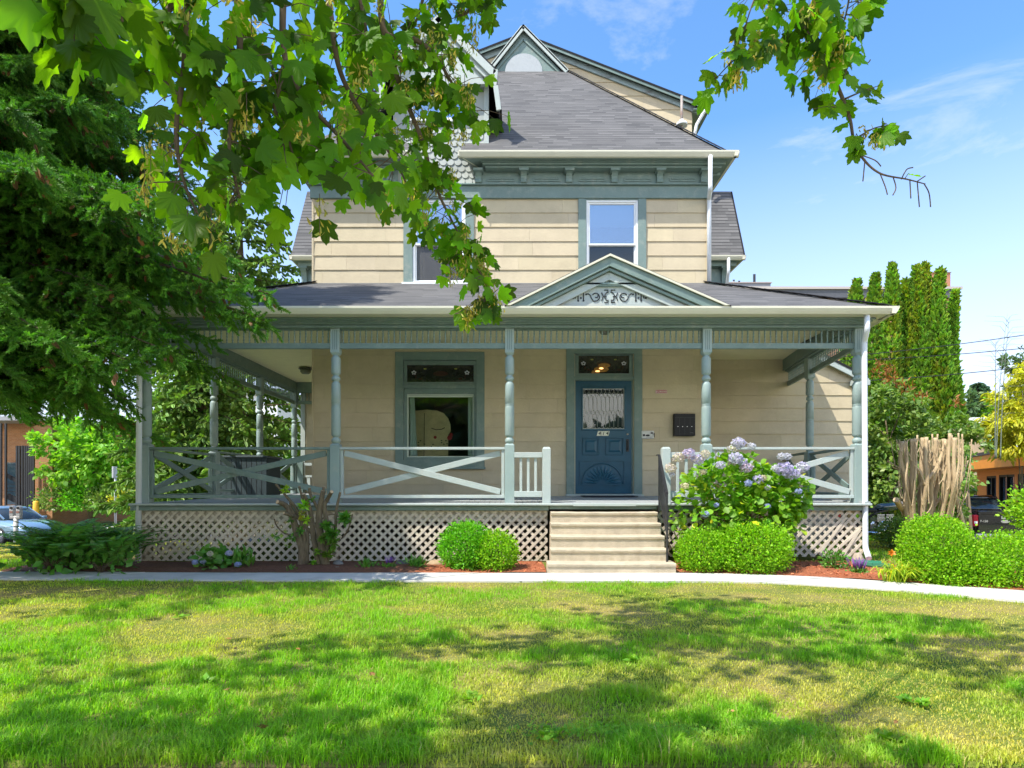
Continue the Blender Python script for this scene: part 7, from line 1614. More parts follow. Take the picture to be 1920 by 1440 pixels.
# fallen leaves and weeds scattered on the lawn
n = 34; q = np.stack([RNG.uniform(-4.5, 5, n), RNG.uniform(3.0, 7.6, n), np.full(n, .045)], 1)
o = baked('fallen_leaves', T_MAPLE_LO, q, rnd_unit(n) * [1, 1, .2], rnd_unit(n) * .3 + [0, 0, 1], RNG.uniform(.02, .045, n), mat('dry_leaf', (.30, .16, .05), .8, attr='Col'), None, leaf_cols(n, .6, 1.4)); set_tags(o, 'small dry brown leaves lying scattered on the lawn', 'leaves', kind='stuff')
def weed(x, y, n, rad, seed, m):
    r = np.random.default_rng(seed); c = np.array([x, y, .02]); u = unit(r.normal(size=(n, 3)) * [1, 1, .3] + [0, 0, .45]); return c + r.normal(size=(n, 3)) * [rad * .4, rad * .4, 0], u
W_ = [weed(*a) for a in ((2.35, 3.55, 26, .05, 1, 0), (2.42, 3.5, 18, .04, 2, 0), (-.25, 3.6, 26, .07, 3, 0), (-2.0, 3.9, 30, .08, 4, 0), (.9, 4.4, 20, .05, 5, 0), (3.1, 4.9, 20, .05, 6, 0), (-3.2, 5.8, 20, .06, 7, 0), (.2, 3.05, 40, .10, 8, 0), (1.9, 3.0, 30, .08, 9, 0))]
q = np.concatenate([w[0] for w in W_]); u = np.concatenate([w[1] for w in W_]); n = len(q); o = baked('lawn_weeds', T_LEAF, q, u, rnd_unit(n) * .4 + [0, 0, 1], RNG.uniform(.03, .07, n), M['hyd'], None, leaf_cols(n)); set_tags(o, 'broad leaved weeds dotted through the lawn', 'weeds', kind='stuff')
# ------------------------------------------------------------------ trees and shrubs behind
def tree(label, cx, cy, zg, h, blobs, n, leaf, m, seed, name='tree', cat='tree', group=None, tr=.2, clumps=70, T=T_LEAF, **k):
    t = thing(name, label, cat, (cx, cy, zg), group); r = random.Random(seed); paths = [([(cx, cy, zg), (cx + .1, cy, zg + h * .3), (cx, cy, zg + h * .8)], [tr, tr * .8, tr * .3])]
    for b in blobs:
        for _ in range(3): paths.append((spline([(cx, cy, zg + h * r.uniform(.25, .5)), ((cx + b[0]) / 2, (cy + b[1]) / 2, b[2] - b[5] * .4), (b[0] + r.uniform(-.5, .5) * b[3], b[1], b[2] + r.uniform(-.2, .6) * b[5])], 3), tr * .25))
    trunk_mesh('trunk', paths, t, n=6); clumpy_crown('crown', n, blobs, leaf, m, t, seed, T=T, clumps=clumps, **k); return t
tree('bright green maple across the side street beside the brick building', PX(170, 33), 33, -1, 6, [eb(88, 200, 775, 925, 33, 2), eb(160, 285, 790, 915, 33.5, 2), eb(120, 240, 820, 920, 32.5, 1.6)], 9000, .30, M['decid'], 201, clumps=110)
tree('leafy green tree seen through the left porch railing', PX(330, 36), 36, -1, 6, [eb(250, 370, 800, 925, 36, 2), eb(340, 450, 780, 915, 37, 2)], 6000, .32, M['decid'], 202, clumps=80)
tree('small tree with yellow green leaves low behind the side porch', PX(560, 27), 27, -1, 3, [eb(500, 600, 840, 935, 27, 1.2)], 2500, .2, M['decid'], 203, clumps=40, tr=.08)
for i, (a, b, c, d, m_, lab) in enumerate([(80, 135, 915, 970, 'photinia', 'dark green rounded shrub nearest the brick building'), (128, 180, 918, 968, 'box_dark', 'middle green shrub across the side street'), (172, 222, 915, 966, 'photinia', 'olive shrub across the street left of the sign pole'), (222, 262, 922, 952, 'bamboo', 'small golden round shrub across the street'), (330, 370, 922, 950, 'box_dark', 'round clipped green shrub seen under the porch rail'), (385, 440, 915, 950, 'box_dark', 'low green shrub behind the left porch braces')]):
    boxwood(lab, [eb(a, b, c, d, 31.9 + (i > 3) * 2, .9)], 1300, .17, M[m_], 210 + i, name='street_shrub', T=T_LEAF, group='shrubs along the far side of the street')
# arborvitae row
def arbor(x, ytop, w, D, seed, lab, m='thuja'):
    cx = PX(x, D); z1 = PZ(ytop, D); z0 = -1.0; R = w * .92 * D / F / 2; t = thing('arborvitae', lab, 'tree', (cx, D, z0), 'arborvitae row behind the right end of the porch'); r = np.random.default_rng(seed); n = 6500
    s = r.random(n) ** .9; H = z1 - z0; rad = R * .84 * np.minimum(1.12, ((1 - s) * H / 3.0) ** .8 + .04); a = r.uniform(0, 6.283, n); vv = VN(seed); lump = 1 + .62 * (vv.fbm(a * 2.2 + 9, s * H * 1.6, 3) - .5); q = r.uniform(.72, 1.02, n) ** .6 * lump
    P_ = np.stack([cx + np.cos(a) * rad * q + .12 * np.sin(s * 9 + seed), D + np.sin(a) * rad * q, z0 + s * H], 1); U_ = np.stack([np.cos(a), np.sin(a), np.full(n, .25)], 1)
    cc = leaf_cols(n, .5, 1.5, .18); br = vv.fbm(a * 1.2, s * 5) > .62; cc[br] *= np.array([1.3, .92, .8])
    baked('crown', T_SPRAY, P_, unit(U_ * .7 + [0, 0, 1.1] + r.normal(size=(n, 3)) * .5), U_ + r.normal(size=(n, 3)) * .4, .17 * r.uniform(.6, 1.3, n), M[m], t, cc * (.85 + .3 * lump[:, None]))
    MB().tube([(cx, D, z0), (cx, D, z0 + H * .9)], [.13, .02], 6).build('trunk', M['bark'], t)
for i, (x, y, w, D, lab) in enumerate([(1606, 528, 52, 20.6, 'leftmost arborvitae, its tip just above the porch roof'), (1636, 517, 46, 20.2, 'second arborvitae from the left, slightly taller narrow tip'), (1667, 500, 50, 20.0, 'bronze tinged tall arborvitae, third from the left'), (1698, 530, 52, 20.3, 'shorter green arborvitae between two tall ones'), (1724, 503, 40, 20.0, 'left half of the tallest pair of arborvitae'), (1741, 499, 44, 20.1, 'right half of the tallest pair of arborvitae'), (1764, 508, 44, 19.8, 'arborvitae with pointed tip in front of the brick tower'), (1786, 549, 34, 20.4, 'rightmost low arborvitae ending the row')]): arbor(x, y, w, D, 230 + i, lab)
tree('tall dark leafed shrub with bronze new shoots beside the downspout', PX(1665, 15.2), 15.2, -.7, 4, [eb(1618, 1715, 700, 900, 15.2, 1.1), eb(1615, 1720, 820, 1010, 14.6, 1.0), eb(1600, 1680, 760, 960, 15.6, .9)], 8500, .13, M['photinia'], 250, name='tall_shrub', cat='shrub', clumps=130, tr=.07, T=T_LEAF)
tree('broad olive green shrub behind the bare cut stems', PX(1745, 15.8), 15.8, -.8, 3.4, [eb(1690, 1790, 765, 920, 15.8, 1.1), eb(1700, 1790, 840, 985, 15.4, 1.1)], 7000, .13, M['photinia'], 251, name='tall_shrub', cat='shrub', clumps=100, tr=.07)
tree('dark green shrub overhanging the orange building corner', PX(1815, 17.5), 17.5, -1, 3, [eb(1762, 1828, 785, 860, 17.5, .9), eb(1796, 1834, 868, 945, 34, 1.2)], 3800, .14, M['photinia'], 252, name='tall_shrub', cat='shrub', clumps=60, tr=.06)
br_ = np.array([(x, y, 14.1) for x, y in ((1652, 684), (1668, 695), (1640, 702), (1660, 712), (1686, 722), (1700, 730), (1872 - 200, 705), (1730, 745), (1795, 760))]); r = np.random.default_rng(7)
t = bpy.data.objects['tall_shrub']; P_ = np.concatenate([np.array(P(*q)) + r.normal(size=(26, 3)) * .07 for q in br_]); n = len(P_); baked('bronze_shoots', T_LONG, P_, rnd_unit(n) + [0, 0, .8], rnd_unit(n), .14 * r.uniform(.6, 1.2, n), M['bronze'], t, leaf_cols(n))
tree('golden yellow bamboo clump above the orange roof', PX(1915, 22), 22, -1, 4.4, [eb(1872, 1975, 690, 860, 22, 1.3), eb(1862, 1940, 760, 860, 21.5, 1.1)], 7500, .26, M['bamboo'], 253, name='bamboo_clump', cat='bamboo', clumps=90, tr=.04, T=T_LONG, droop=.6, col=(.6, 1.4, .1))
bc = thing('bare_bamboo', 'bare leafless bamboo canes rising thinly against the sky', 'bamboo', (PX(1875, 21), 21, -1)); mb = MB(); r = random.Random(4)
for x0, x1, y1 in ((1868, 1889, 588), (1876, 1893, 592), (1866, 1867, 640)):
    c = spline([P(x0, 860, 21), P(x0 + (x1 - x0) * .2, 760, 21), P(x0 + (x1 - x0) * .55, 670, 21), P(x1, y1, 21)], 8); mb.tube(c, [.020 * (1 - .9 * i / (len(c) - 1)) for i in range(len(c))], 5)
    for j in range(5, len(c) - 2, 1):
        s = r.choice((-1, 1)); q = c[j]; mb.tube([q, q + Vector((s * .18, 0, .22)), q + Vector((s * r.uniform(.4, .9), 0, .25))], [.007, .005, .002], 4)
mb.build('cane', mat('grey_cane', (.16, .19, .15), .7), bc)
def conifer_far(x, y0, y1, w, D, seed, lab, m='far_tree', name='conifer'):
    cx = PX(x, D); z0, z1 = PZ(y1, D), PZ(y0, D); t = thing(name, lab, 'tree', (cx, D, z0)); r = np.random.default_rng(seed); n = 900; s = r.random(n); R = w * D / F / 2 * (1 - s) ** .8 * (.6 + .6 * np.abs(np.sin(s * 16 + seed))); a = r.uniform(0, 6.283, n)
    P_ = np.stack([cx + np.cos(a) * R, D + np.sin(a) * R, z0 + s * (z1 - z0)], 1); baked('crown', T_SPRAY, P_, np.stack([np.cos(a), np.sin(a), np.full(n, -.2)], 1), rnd_unit(n) + [0, 0, 1], .55 * r.uniform(.5, 1.2, n), M[m], t, leaf_cols(n) * [.55, .7, .9]); MB().tube([(cx, D, z0 - 3), (cx, D, z1)], [.2, .03], 5).build('trunk', M['bark'], t)
conifer_far(1833, 718, 800, 26, 55, 1, 'dark blue green conifer on the horizon, taller of the two'); conifer_far(1843, 724, 800, 18, 56, 2, 'slimmer dark conifer just right of the taller one')
tree('pale green round tree on the horizon right of the arborvitae', PX(1803, 50), 50, -1, 7, [eb(1785, 1822, 738, 790, 50, 2)], 900, .45, M['far_tree'], 262, clumps=26)
tree('light green distant tree between the conifers and the bamboo', PX(1862, 48), 48, -1, 7, [eb(1843, 1885, 745, 830, 48, 2)], 1300, .42, M['decid'], 263, clumps=34)
tree('dark green distant tree top above the bamboo', PX(1912, 45), 45, -1, 9, [eb(1886, 1945, 660, 712, 45, 2), eb(1905, 1950, 690, 760, 45, 2)], 1500, .4, M['far_tree'], 264, clumps=36)
# far woods all round, also what the panes mirror
r = np.random.default_rng(33); P_ = []; 
for a in np.arange(0, 6.283, .075):
    for k in range(3):
        d = r.uniform(85, 125); h = r.uniform(4, 8.5); c = np.array([math.sin(a) * d, math.cos(a) * d, h * .45 - 1]); u = unit(r.normal(size=(230, 3))); P_.append(c + u * np.array([6, 6, h * .62]) * r.uniform(.7, 1, (230, 1)))
for a in list(np.arange(3.12, 3.85, .07)) + [2.8, 2.95]:
    d = r.uniform(24, 30); h = r.uniform(9, 12) if a > 3.1 else 6.5; c = np.array([math.sin(a) * d, math.cos(a) * d, h * .55]); u = unit(r.normal(size=(700, 3))); P_.append(c + u * np.array([3.4, 3.4, h * .42]) * r.uniform(.6, 1, (700, 1)))
P_ = np.concatenate(P_); n = len(P_); o = baked('far_woods', T_LEAF, P_, rnd_unit(n), rnd_unit(n) + [0, 0, .6], r.uniform(1.0, 2.0, n), M['far_tree'], None, leaf_cols(n)); set_tags(o, 'distant belt of trees round the neighbourhood', 'woods', kind='stuff')

# ------------------------------------------------------------------ buildings
def wall_uv(mb, a, b, z0, z1, rev=False):
    a, b = Vector(a), Vector(b); L = (b - a).length; mb.add([(a.x, a.y, z0), (b.x, b.y, z0), (b.x, b.y, z1), (a.x, a.y, z1)], [(0, 1, 2, 3)], [[(0, z0), (L, z0), (L, z1), (0, z1)]])
bl = thing('brick_building', 'orange brick building across the side street at the left', 'building', (PX(50, 33), 33, -1)); x1, x0 = PX(98, 33), -46; zt_ = PZ(790, 33)
mb = MB(); wall_uv(mb, (PX(64, 33), 33), (x1, 33), -1, zt_); wall_uv(mb, (x1, 33), (x1, 45), -1, zt_); wall_uv(mb, (x0, 34.2), (PX(64, 33), 34.2), -1, zt_); wall_uv(mb, (PX(64, 33), 34.2), (PX(64, 33), 33), -1, zt_); mb.build('wall', M['brick_l'], bl)
mb = MB(); mb.box(x0, x1 + .4, 32.5, 45, zt_, zt_ + .22); mb.build('roof', mat('pale_roof_fascia', (.3, .3, .3), .6), bl)
mb = MB(); mb.box(PX(8, 34), PX(28, 34), 34.15, 34.19, .2, 2.6); mb.box(x0, PX(60, 34), 34.1, 34.18, -.6, -.1); mb.build('window', M['glass_sky'], bl)
fs = thing('steel_screen', 'tall black steel bar screen and stair before the brick building', 'railing', (PX(30, 32), 32, -1)); mb = MB(); top = PZ(836, 32)
for i, x in enumerate((2, 11, 32, 36.5, 42, 47, 51, 55, 59, 63)): mb.box(PX(x, 32) - .045, PX(x, 32) + .045, 31.96, 32.04, -1, top + (1.2 if i < 2 else 0))
mb.build('bar', M['iron'], fs); mb = MB(); mb.beam((PX(28, 32), 32.2, PZ(903, 32)), (PX(64, 32), 32.2, PZ(945, 32)), .06, .22); mb.beam((PX(5, 32), 32.2, PZ(890, 32)), (PX(28, 32), 32.2, PZ(903, 32)), .06, .2); mb.beam((PX(8, 32), 32.2, PZ(930, 32)), (PX(64, 32), 32.2, PZ(958, 32)), .06, .3)
for k in range(3): mb.beam((PX(8, 32), 32.2, PZ(908 + k * 7, 32)), (PX(32, 32), 32.2, PZ(908 + k * 7, 32)), .03, .05)
mb.build('stair_rail', M['iron'], fs)
def simple_building(name, lab, x0, x1, y0, y1, D, col, wins, roofcol=(.3, .3, .3), dep=9, roofh=.5):
    t = thing(name, lab, 'building', ((PX(x0, D) + PX(x1, D)) / 2, D, -1)); a, b, zt_ = PX(x0, D), PX(x1, D), PZ(y0, D); MB().box(a, b, D, D + dep, -1.2, zt_).build('wall', mat(name + '_wall_' + str(int(x0)), col, .8, var=.06), t); MB().box(a - .3, b + .3, D - .3, D + dep, zt_, zt_ + roofh).build('roof', mat(name + '_roof_' + str(int(x0)), roofcol, .8), t)
    for (p, q, u, v) in wins: w = MB().box(PX(p, D), PX(q, D), D - .06, D - .01, PZ(v, D), PZ(u, D)).build('window', M['white'], t); MB().box(PX(p, D) + .12, PX(q, D) - .12, D - .075, D - .061, PZ(v, D) + .12, PZ(u, D) - .12).build('pane', M['glass_sky'], w)
    return t
simple_building('white_house', 'white sided house far behind the trees at the left', 96, 235, 868, 950, 50, (.66, .66, .66), [(105, 113, 905, 918), (150, 160, 900, 918), (190, 200, 900, 918)])
simple_building('cream_building', 'cream building low behind the porch corner across the street', 232, 330, 905, 960, 42, (.60, .48, .28), [(242, 246, 912, 940), (300, 312, 918, 936)])
simple_building('white_building', 'tall white building glimpsed through the side porch', 325, 520, 740, 950, 52, (.70, .70, .70), [(345, 360, 780, 810), (380, 395, 780, 810), (345, 360, 850, 880), (420, 436, 780, 810), (420, 436, 850, 880)])
simple_building('white_shed', 'small white roofed shed with teal tarp above the orange roof', 1826, 1880, 796, 850, 44, (.45, .33, .22), [], (.7, .7, .7))
tp_ = MB().prism([(0, 0), (1.4, -.2), (1.5, -1), (.1, -.9)], (PX(1849, 43.5), 43.5, PZ(818, 43.5)), (1, 0, 0), (0, 0, 1), .1).build('tarp', mat('teal_tarp', (.02, .42, .36), .5)); set_tags(tp_, 'teal tarp hanging at the small shed', 'tarp')
# big brick building far right
hb_ = thing('brick_hotel', 'large brick building with dark parapet and tower behind the arborvitae', 'building', (PX(1600, 60), 60, -1)); D = 60; a, b = PX(1330, D), PX(1789, D); zt_ = PZ(540, D); zb_ = PZ(560, D)
mb = MB(); wall_uv(mb, (a, D), (b, D), -1, zb_); wall_uv(mb, (b, D), (b, D + 20), -1, zb_); mb.build('wall', M['brick_r'], hb_)
MB().box(a, b + .3, D - .35, D + 20, zb_, zt_ - .25).build('parapet', mat('charcoal_parapet', (.085, .09, .105), .6, var=.15), hb_); MB().box(a, b + .5, D - .5, D + 20, zt_ - .25, zt_).build('coping', mat('parapet_coping', (.42, .38, .35), .6), hb_)
for p, q in ((1402, 1422), (1495, 1526), (1562, 1592), (1625, 1650)):
    w = MB().box(PX(p, D) - .35, PX(q, D) + .35, D - .09, D - .01, zb_ - 3.2, zb_ + .001).build('window', mat('window_surround_%d' % p, (.22, .20, .18), .6), hb_); mb = MB(); mb.box(PX(p, D), PX(q, D), D - .13, D - .091, zb_ - 2.8, zb_ - .2); mb.build('pane', M['glass_dark'], w)
tw_ = MB(); wall_uv(tw_, (PX(1744, D), D + .5), (PX(1789, D), D + .5), zt_, PZ(508, D)); wall_uv(tw_, (PX(1744, D), D + 6), (PX(1744, D), D + .5), zt_, PZ(508, D)); wall_uv(tw_, (PX(1789, D), D + .5), (PX(1789, D), D + 6), zt_, PZ(508, D)); tw_.build('tower', M['brick_r'], hb_)
MB().box(PX(1743, D), PX(1790, D), D + .4, D + 6.1, PZ(508, D), PZ(507, D)).build('tower_cap', mat('tower_cap', (.3, .3, .3), .6), hb_)
mb = MB(); a2, b2 = PX(1330, D), PX(1443, D); mb.box(a2, b2, D + 2, D + 10, zt_, PZ(531, D)); mb.build('penthouse', mat('penthouse_brown', (.13, .055, .03), .7), hb_); MB().box(a2, PX(1453, D), D + 1, D + 11, PZ(531, D), PZ(524, D)).build('penthouse_cornice', mat('cornice_grey', (.17, .18, .20), .6), hb_)
MB().box(a2, PX(1455, D), D + .9, D + 11, PZ(524.5, D), PZ(523, D)).build('cornice_cap', mat('cornice_cap', (.32, .26, .22), .6), hb_)
for x, y, w in ((1397, 505, .09), (1407.5, 507, .09), (1437.5, 494, .12)): MB().box(PX(x, D) - w, PX(x, D) + w, D + 3, D + 3.1, PZ(524, D), PZ(y, D)).build('antenna_mast', M['iron'], hb_)
MB().box(PX(1380, D), PX(1388, D), D + 3, D + 4, PZ(524, D), PZ(503, D)).build('rooftop_tank', mat('tank_blue', (.32, .42, .5), .4), hb_)
mb = MB(); ell3 = [(math.cos(i * .524) * .35, math.sin(i * .524) * .35) for i in range(12)]; mb.prism(ell3, (PX(1394, D), D + 2.8, PZ(516, D)), (1, 0, 0), (0, 0, 1), .08); mb.build('satellite_dish', mat('dish_grey', (.5, .5, .5), .5), hb_)
# orange timber building
ob = thing('timber_building', 'modern orange timber building with dark windows at the right', 'building', (23, 28, -1)); A = Vector((PX(1832, 31), 31, 0)); B = Vector((PX(1990, 21.5), 21.5, 0)); dv = (B - A).normalized(); nv = Vector((dv.y, -dv.x, 0)); zt_ = 2.62; L = (B - A).length
wood = mat('orange_timber', (.62, .20, .03), .5, var=.12, vscale=3, stretch=(.4, .4, 8)); soff_m = mat('orange_soffit', (.80, .28, .025), .45, var=.08)
opn = [(1.6, 3.1, -1, 1.75), (3.5, 5.6, -1, 1.78), (6.0, 8.0, -1, 1.78)]
mb = MB(); T2 = lambda u, z, o=0: A + dv * u + nv * o + Vector((0, 0, z))
us = [0] + [v for o in opn for v in o[:2]] + [L]
for i in range(len(us) - 1):
    z0 = -1 if i % 2 == 0 else opn[i // 2][3]; mb.add([T2(us[i], z0), T2(us[i + 1], z0), T2(us[i + 1], 2.2), T2(us[i], 2.2)], [(0, 1, 2, 3)])
mb.beam(T2(-.001, .6, -.3), T2(-.001, .6, -6), .05, 3.2); mb.build('wall', wood, ob)
mb = MB(); q = [T2(-1.6, 0, 1.3), T2(L, 0, 1.3), T2(L, 0, -7), T2(-1.6, 0, -7)]; mb.add([p + Vector((0, 0, 2.02)) for p in q] + [p + Vector((0, 0, 2.58)) for p in q], [(3, 2, 1, 0), (4, 5, 6, 7), (0, 1, 5, 4), (1, 2, 6, 5), (2, 3, 7, 6), (3, 0, 4, 7)]); mb.build('fascia', soff_m, ob)
mb = MB(); mb.add([p + Vector((0, 0, 2.585)) + nv * .06 for p in q] + [p + Vector((0, 0, 2.72)) + nv * .06 for p in q], [(3, 2, 1, 0), (4, 5, 6, 7), (0, 1, 5, 4), (1, 2, 6, 5), (2, 3, 7, 6), (3, 0, 4, 7)]); mb.build('roof', mat('dark_roof_edge', (.05, .045, .04), .7), ob)
for o in opn:
    mb = MB(); mb.add([T2(o[0], -1, -.12), T2(o[1], -1, -.12), T2(o[1], o[3], -.12), T2(o[0], o[3], -.12)], [(0, 1, 2, 3)]); w = mb.build('window', M['glass_sky'], ob); mb = MB()
    for u in (o[0] + .05, (o[0] + o[1]) / 2, o[1] - .05): mb.beam(T2(u, -1, -.06), T2(u, o[3], -.06), .1, .1, up=tuple(dv))
    mb.beam(T2(o[0], o[3] - .05, -.06), T2(o[1], o[3] - .05, -.06), .08, .1); mb.build('frame', M['black'], w)

# ------------------------------------------------------------------ street things
pm = thing('parking_meter', 'double headed grey parking meter by the silver blue car', 'parking meter', (PX(30, 22.3), 22.3, -1.0)); x, y = PX(30, 22.3), 22.3; met = mat('meter_grey', (.36, .34, .32), .45, metallic=.3)
MB().tube([(x, y, -1), (x, y, .1)], .075, 10).build('pole', mat('pale_meter_pole', (.55, .52, .46), .6), pm); mb = MB(); mb.box(x - .2, x + .2, y - .07, y + .07, .05, .16); mb.build('crossbar', met, pm, bevel=.02)
for s in (-1, 1):
    mb = MB(); cx_ = x + s * .125; mb.box(cx_ - .09, cx_ + .09, y - .07, y + .07, .14, .42); hd = mb.build('meter_head', met, pm, bevel=.025); mb = MB(); mb.prism([(.088 * math.cos(i * math.pi / 10), .12 * math.sin(i * math.pi / 10)) for i in range(11)], (cx_, y - .06, .42), (1, 0, 0), (0, 0, 1), .12); mb.build('dome', met, hd)
    MB().box(cx_ - .05, cx_ + .05, y - .08, y - .071, .42, .5).build('display', M['black'], hd); MB().box(cx_ - .055, cx_ + .055, y - .082, y - .071, .27, .34).build('coin_plate', mat('meter_plate', (.24, .11, .08), .5), hd)
sp = thing('sign_pole', 'metal sign pole with its sign edge on across the street', 'sign', (PX(216, 29.7), 29.7, -.9)); x = PX(216.5, 29.7); MB().tube([(x, 29.7, -.95), (x, 29.7, PZ(876, 29.7))], .055, 8).build('pole', mat('galvanised_pole', (.45, .46, .46), .4, metallic=.4), sp); MB().box(x - .05, x + .035, 29.5, 29.8, PZ(896, 29.7), PZ(875, 29.7)).build('sign_plate', mat('sign_back_grey', (.5, .5, .5), .5), sp, bevel=.01)
bo = thing('bollard', 'yellow bollard before the brick building', 'bollard', (PX(67.5, 31), 31, -.9)); x = PX(67.5, 31); MB().lathe(x, 31, [(-1, .14), (PZ(941, 31), .14), (PZ(939.5, 31), .10), (PZ(939, 31), .02)], 14).build('post', mat('bollard_yellow', (.75, .42, .03), .5), bo); MB().lathe(x, 31, [(-1, .17), (-.84, .17)], 14).build('base', M['concrete'], bo)

def wheel(parent, x, y, r, w, side, rim):
    g = Matrix.Rotation(math.pi / 2, 4, 'X'); mb = MB(); mb.lathe(0, 0, [(-w / 2, r * .72), (-w / 2, r * .93), (-w / 2 + .02, r), (w / 2 - .02, r), (w / 2, r * .93), (w / 2, r * .72)], 22); mb.v = [(x + a, y + c, r + b) for a, b, c in mb.v]; t = mb.build('wheel', mat('tyre_rubber', (.02, .02, .02), .8) if 'tyre_rubber' not in bpy.data.materials else bpy.data.materials['tyre_rubber'], parent)
    mb = MB(); mb.lathe(0, 0, [(-w / 2 - .004, r * .6), (-w / 2 - .008, r * .66), (w / 2 + .004, r * .70), (w / 2 + .008, r * .1)], 22)
    mb.v = [(x + a, y + c * side, r + b) for a, b, c in mb.v]; mb.build('rim', rim, t)
    mb = MB()
    for i in range(5): a = i * 1.2566; mb.beam((x + r * .12 * math.cos(a), y + side * (w / 2 + .014), r + r * .12 * math.sin(a)), (x + r * .66 * math.cos(a), y + side * (w / 2 + .006), r + r * .66 * math.sin(a)), .018, .07, up=(0, 1, 0))
    mb.build('spoke', rim, t); return t
def loft(mb, secs):
    n = len(secs[0]); b0 = len(mb.v); V = [p for s in secs for p in s]
    Fc = [(i * n + j, i * n + (j + 1) % n, (i + 1) * n + (j + 1) % n, (i + 1) * n + j) for i in range(len(secs) - 1) for j in range(n)] + [tuple(reversed(range(n))), tuple((len(secs) - 1) * n + j for j in range(n))]
    mb.add(V, Fc, smooth=True)
def sec(x, w, zb, zs, zt_, wt): return [(x, -w * .92, zb), (x, -w, zb + .12), (x, -w, zs), (x, -w * .97, zs + (zt_ - zs) * .5), (x, -wt, zt_), (x, -wt * .5, zt_ + .015), (x, wt * .5, zt_ + .015), (x, wt, zt_), (x, w * .97, zs + (zt_ - zs) * .5), (x, w, zs), (x, w, zb + .12), (x, w * .92, zb)]
# sedan, length along +x
th = math.radians(-22); car = thing('parked_car', 'silver blue sedan parked at the left behind the fern', 'car', (-21.75 + .98, 25 - .5, -1.0), rz=th); paint = mat('silver_blue_paint', (.27, .40, .50), .25, metallic=.55, coat=.8, spec=.6); chrome = mat('alloy_rim', (.5, .5, .52), .3, metallic=.8)
mb = MB(); loft(mb, [sec(-1.95, .70, .35, .62, .86, .55), sec(-1.85, .82, .22, .7, .98, .66), sec(-1.3, .88, .2, .80, 1.0, .70), sec(0, .90, .2, .82, .97, .72), sec(1.0, .89, .2, .78, .95, .72), sec(1.9, .86, .2, .70, .86, .66), sec(2.4, .78, .22, .58, .72, .55), sec(2.58, .60, .3, .48, .58, .4)]); mb.build('body', paint, car)
mb = MB(); loft(mb, [[(x, -w, .95), (x, -wt, z), (x, wt, z), (x, w, .95)] for x, w, wt, z in ((-1.75, .66, .62, .98), (-1.0, .75, .60, 1.36), (-.3, .77, .60, 1.44), (.3, .77, .60, 1.40), (1.25, .70, .64, .96))]); mb.build('window_glass', M['glass_dark'], car)
mb = MB(); loft(mb, [[(x, -w, z - .03), (x, -w * .9, z + .012), (x, w * .9, z + .012), (x, w, z - .03)] for x, w, z in ((-1.10, .60, 1.33), (-.7, .62, 1.42), (-.3, .62, 1.455), (.3, .61, 1.42), (.42, .6, 1.37))]); mb.build('roof', paint, car)
for s in (-1, 1):
    mb = MB(); mb.beam((-1.72, s * .69, .97), (-1.05, s * .62, 1.34), .05, .07); mb.beam((.38, s * .62, 1.37), (1.22, s * .69, .96), .04, .06); mb.beam((-.32, s * .76, .96), (-.25, s * .62, 1.42), .03, .08); mb.beam((-1.15, s * .74, .97), (-.95, s * .61, 1.37), .03, .07); mb.build('pillar', paint, car)
    for x in (-1.32, 1.32): wheel(car, x, s * .80, .32, .2, s, chrome)
    mb = MB(); mb.box(.85, 1.0, s * .92 - .07, s * .92 + .07, .92, 1.03); mb.build('mirror', paint, car, bevel=.02)
    MB().box(2.28, 2.45, s * .62 - .12, s * .62 + .12, .56, .68).build('headlight', M['white'], car, bevel=.02); MB().box(-1.96, -1.88, s * .6 - .12, s * .6 + .12, .66, .84).build('taillight', mat('tail_red', (.4, .02, .02), .3) if 'tail_red' not in bpy.data.materials else bpy.data.materials['tail_red'], car, bevel=.02)
    MB().box(-.15, .0, s * .905 - .01, s * .905 + .01, .80, .83).build('door_handle', chrome, car)
# pickup: tail at local x=0, pointing +x
hd = math.radians(90 - 14); pk = thing('pickup_truck', 'black pickup truck showing its tailgate and red tail lamp behind the hedge', 'truck', (PX(1884, 20.5), 20.5, -1.0), rz=hd); bp = mat('black_truck_paint', (.012, .013, .016), .18, coat=1, spec=.6)
mb = MB(); mb.box(.06, 1.95, -.97, -.88, .55, 1.42); mb.box(.06, 1.95, .88, .97, .55, 1.42); mb.box(.06, 1.95, -.88, .88, .55, .9); mb.box(1.95, 4.1, -.97, .97, .5, 1.42); mb.box(4.1, 5.5, -.95, .95, .5, 1.32); mb.build('body', bp, pk, bevel=.05)
tg = MB().box(-.02, .058, -.80, .80, .66, 1.42).build('tailgate', bp, pk, bevel=.025); mb = MB(); mb.box(-.035, -.021, -.8, .8, 1.30, 1.36); mb.box(-.032, -.021, -.8, .8, .98, 1.0); mb.build('tailgate_crease', bp, tg)
MB().box(-.035, -.021, -.12, .12, 1.14, 1.24).build('tailgate_handle', chrome, tg, bevel=.008)
mb = MB(); mb.prism([(.13 * math.cos(i * .393), .055 * math.sin(i * .393)) for i in range(16)], (-.034, 0, 1.06), (0, -1, 0), (0, 0, 1), .012); mb.build('oval_badge', chrome, tg)
me_ = text_mesh('F-150', .10, (-.026, .62, 1.06), mat('badge_silver', (.6, .6, .6), .3, metallic=.6), tg, rot=(math.pi / 2, 0, -math.pi / 2)); me_.location = (-.026, .62, 1.06)
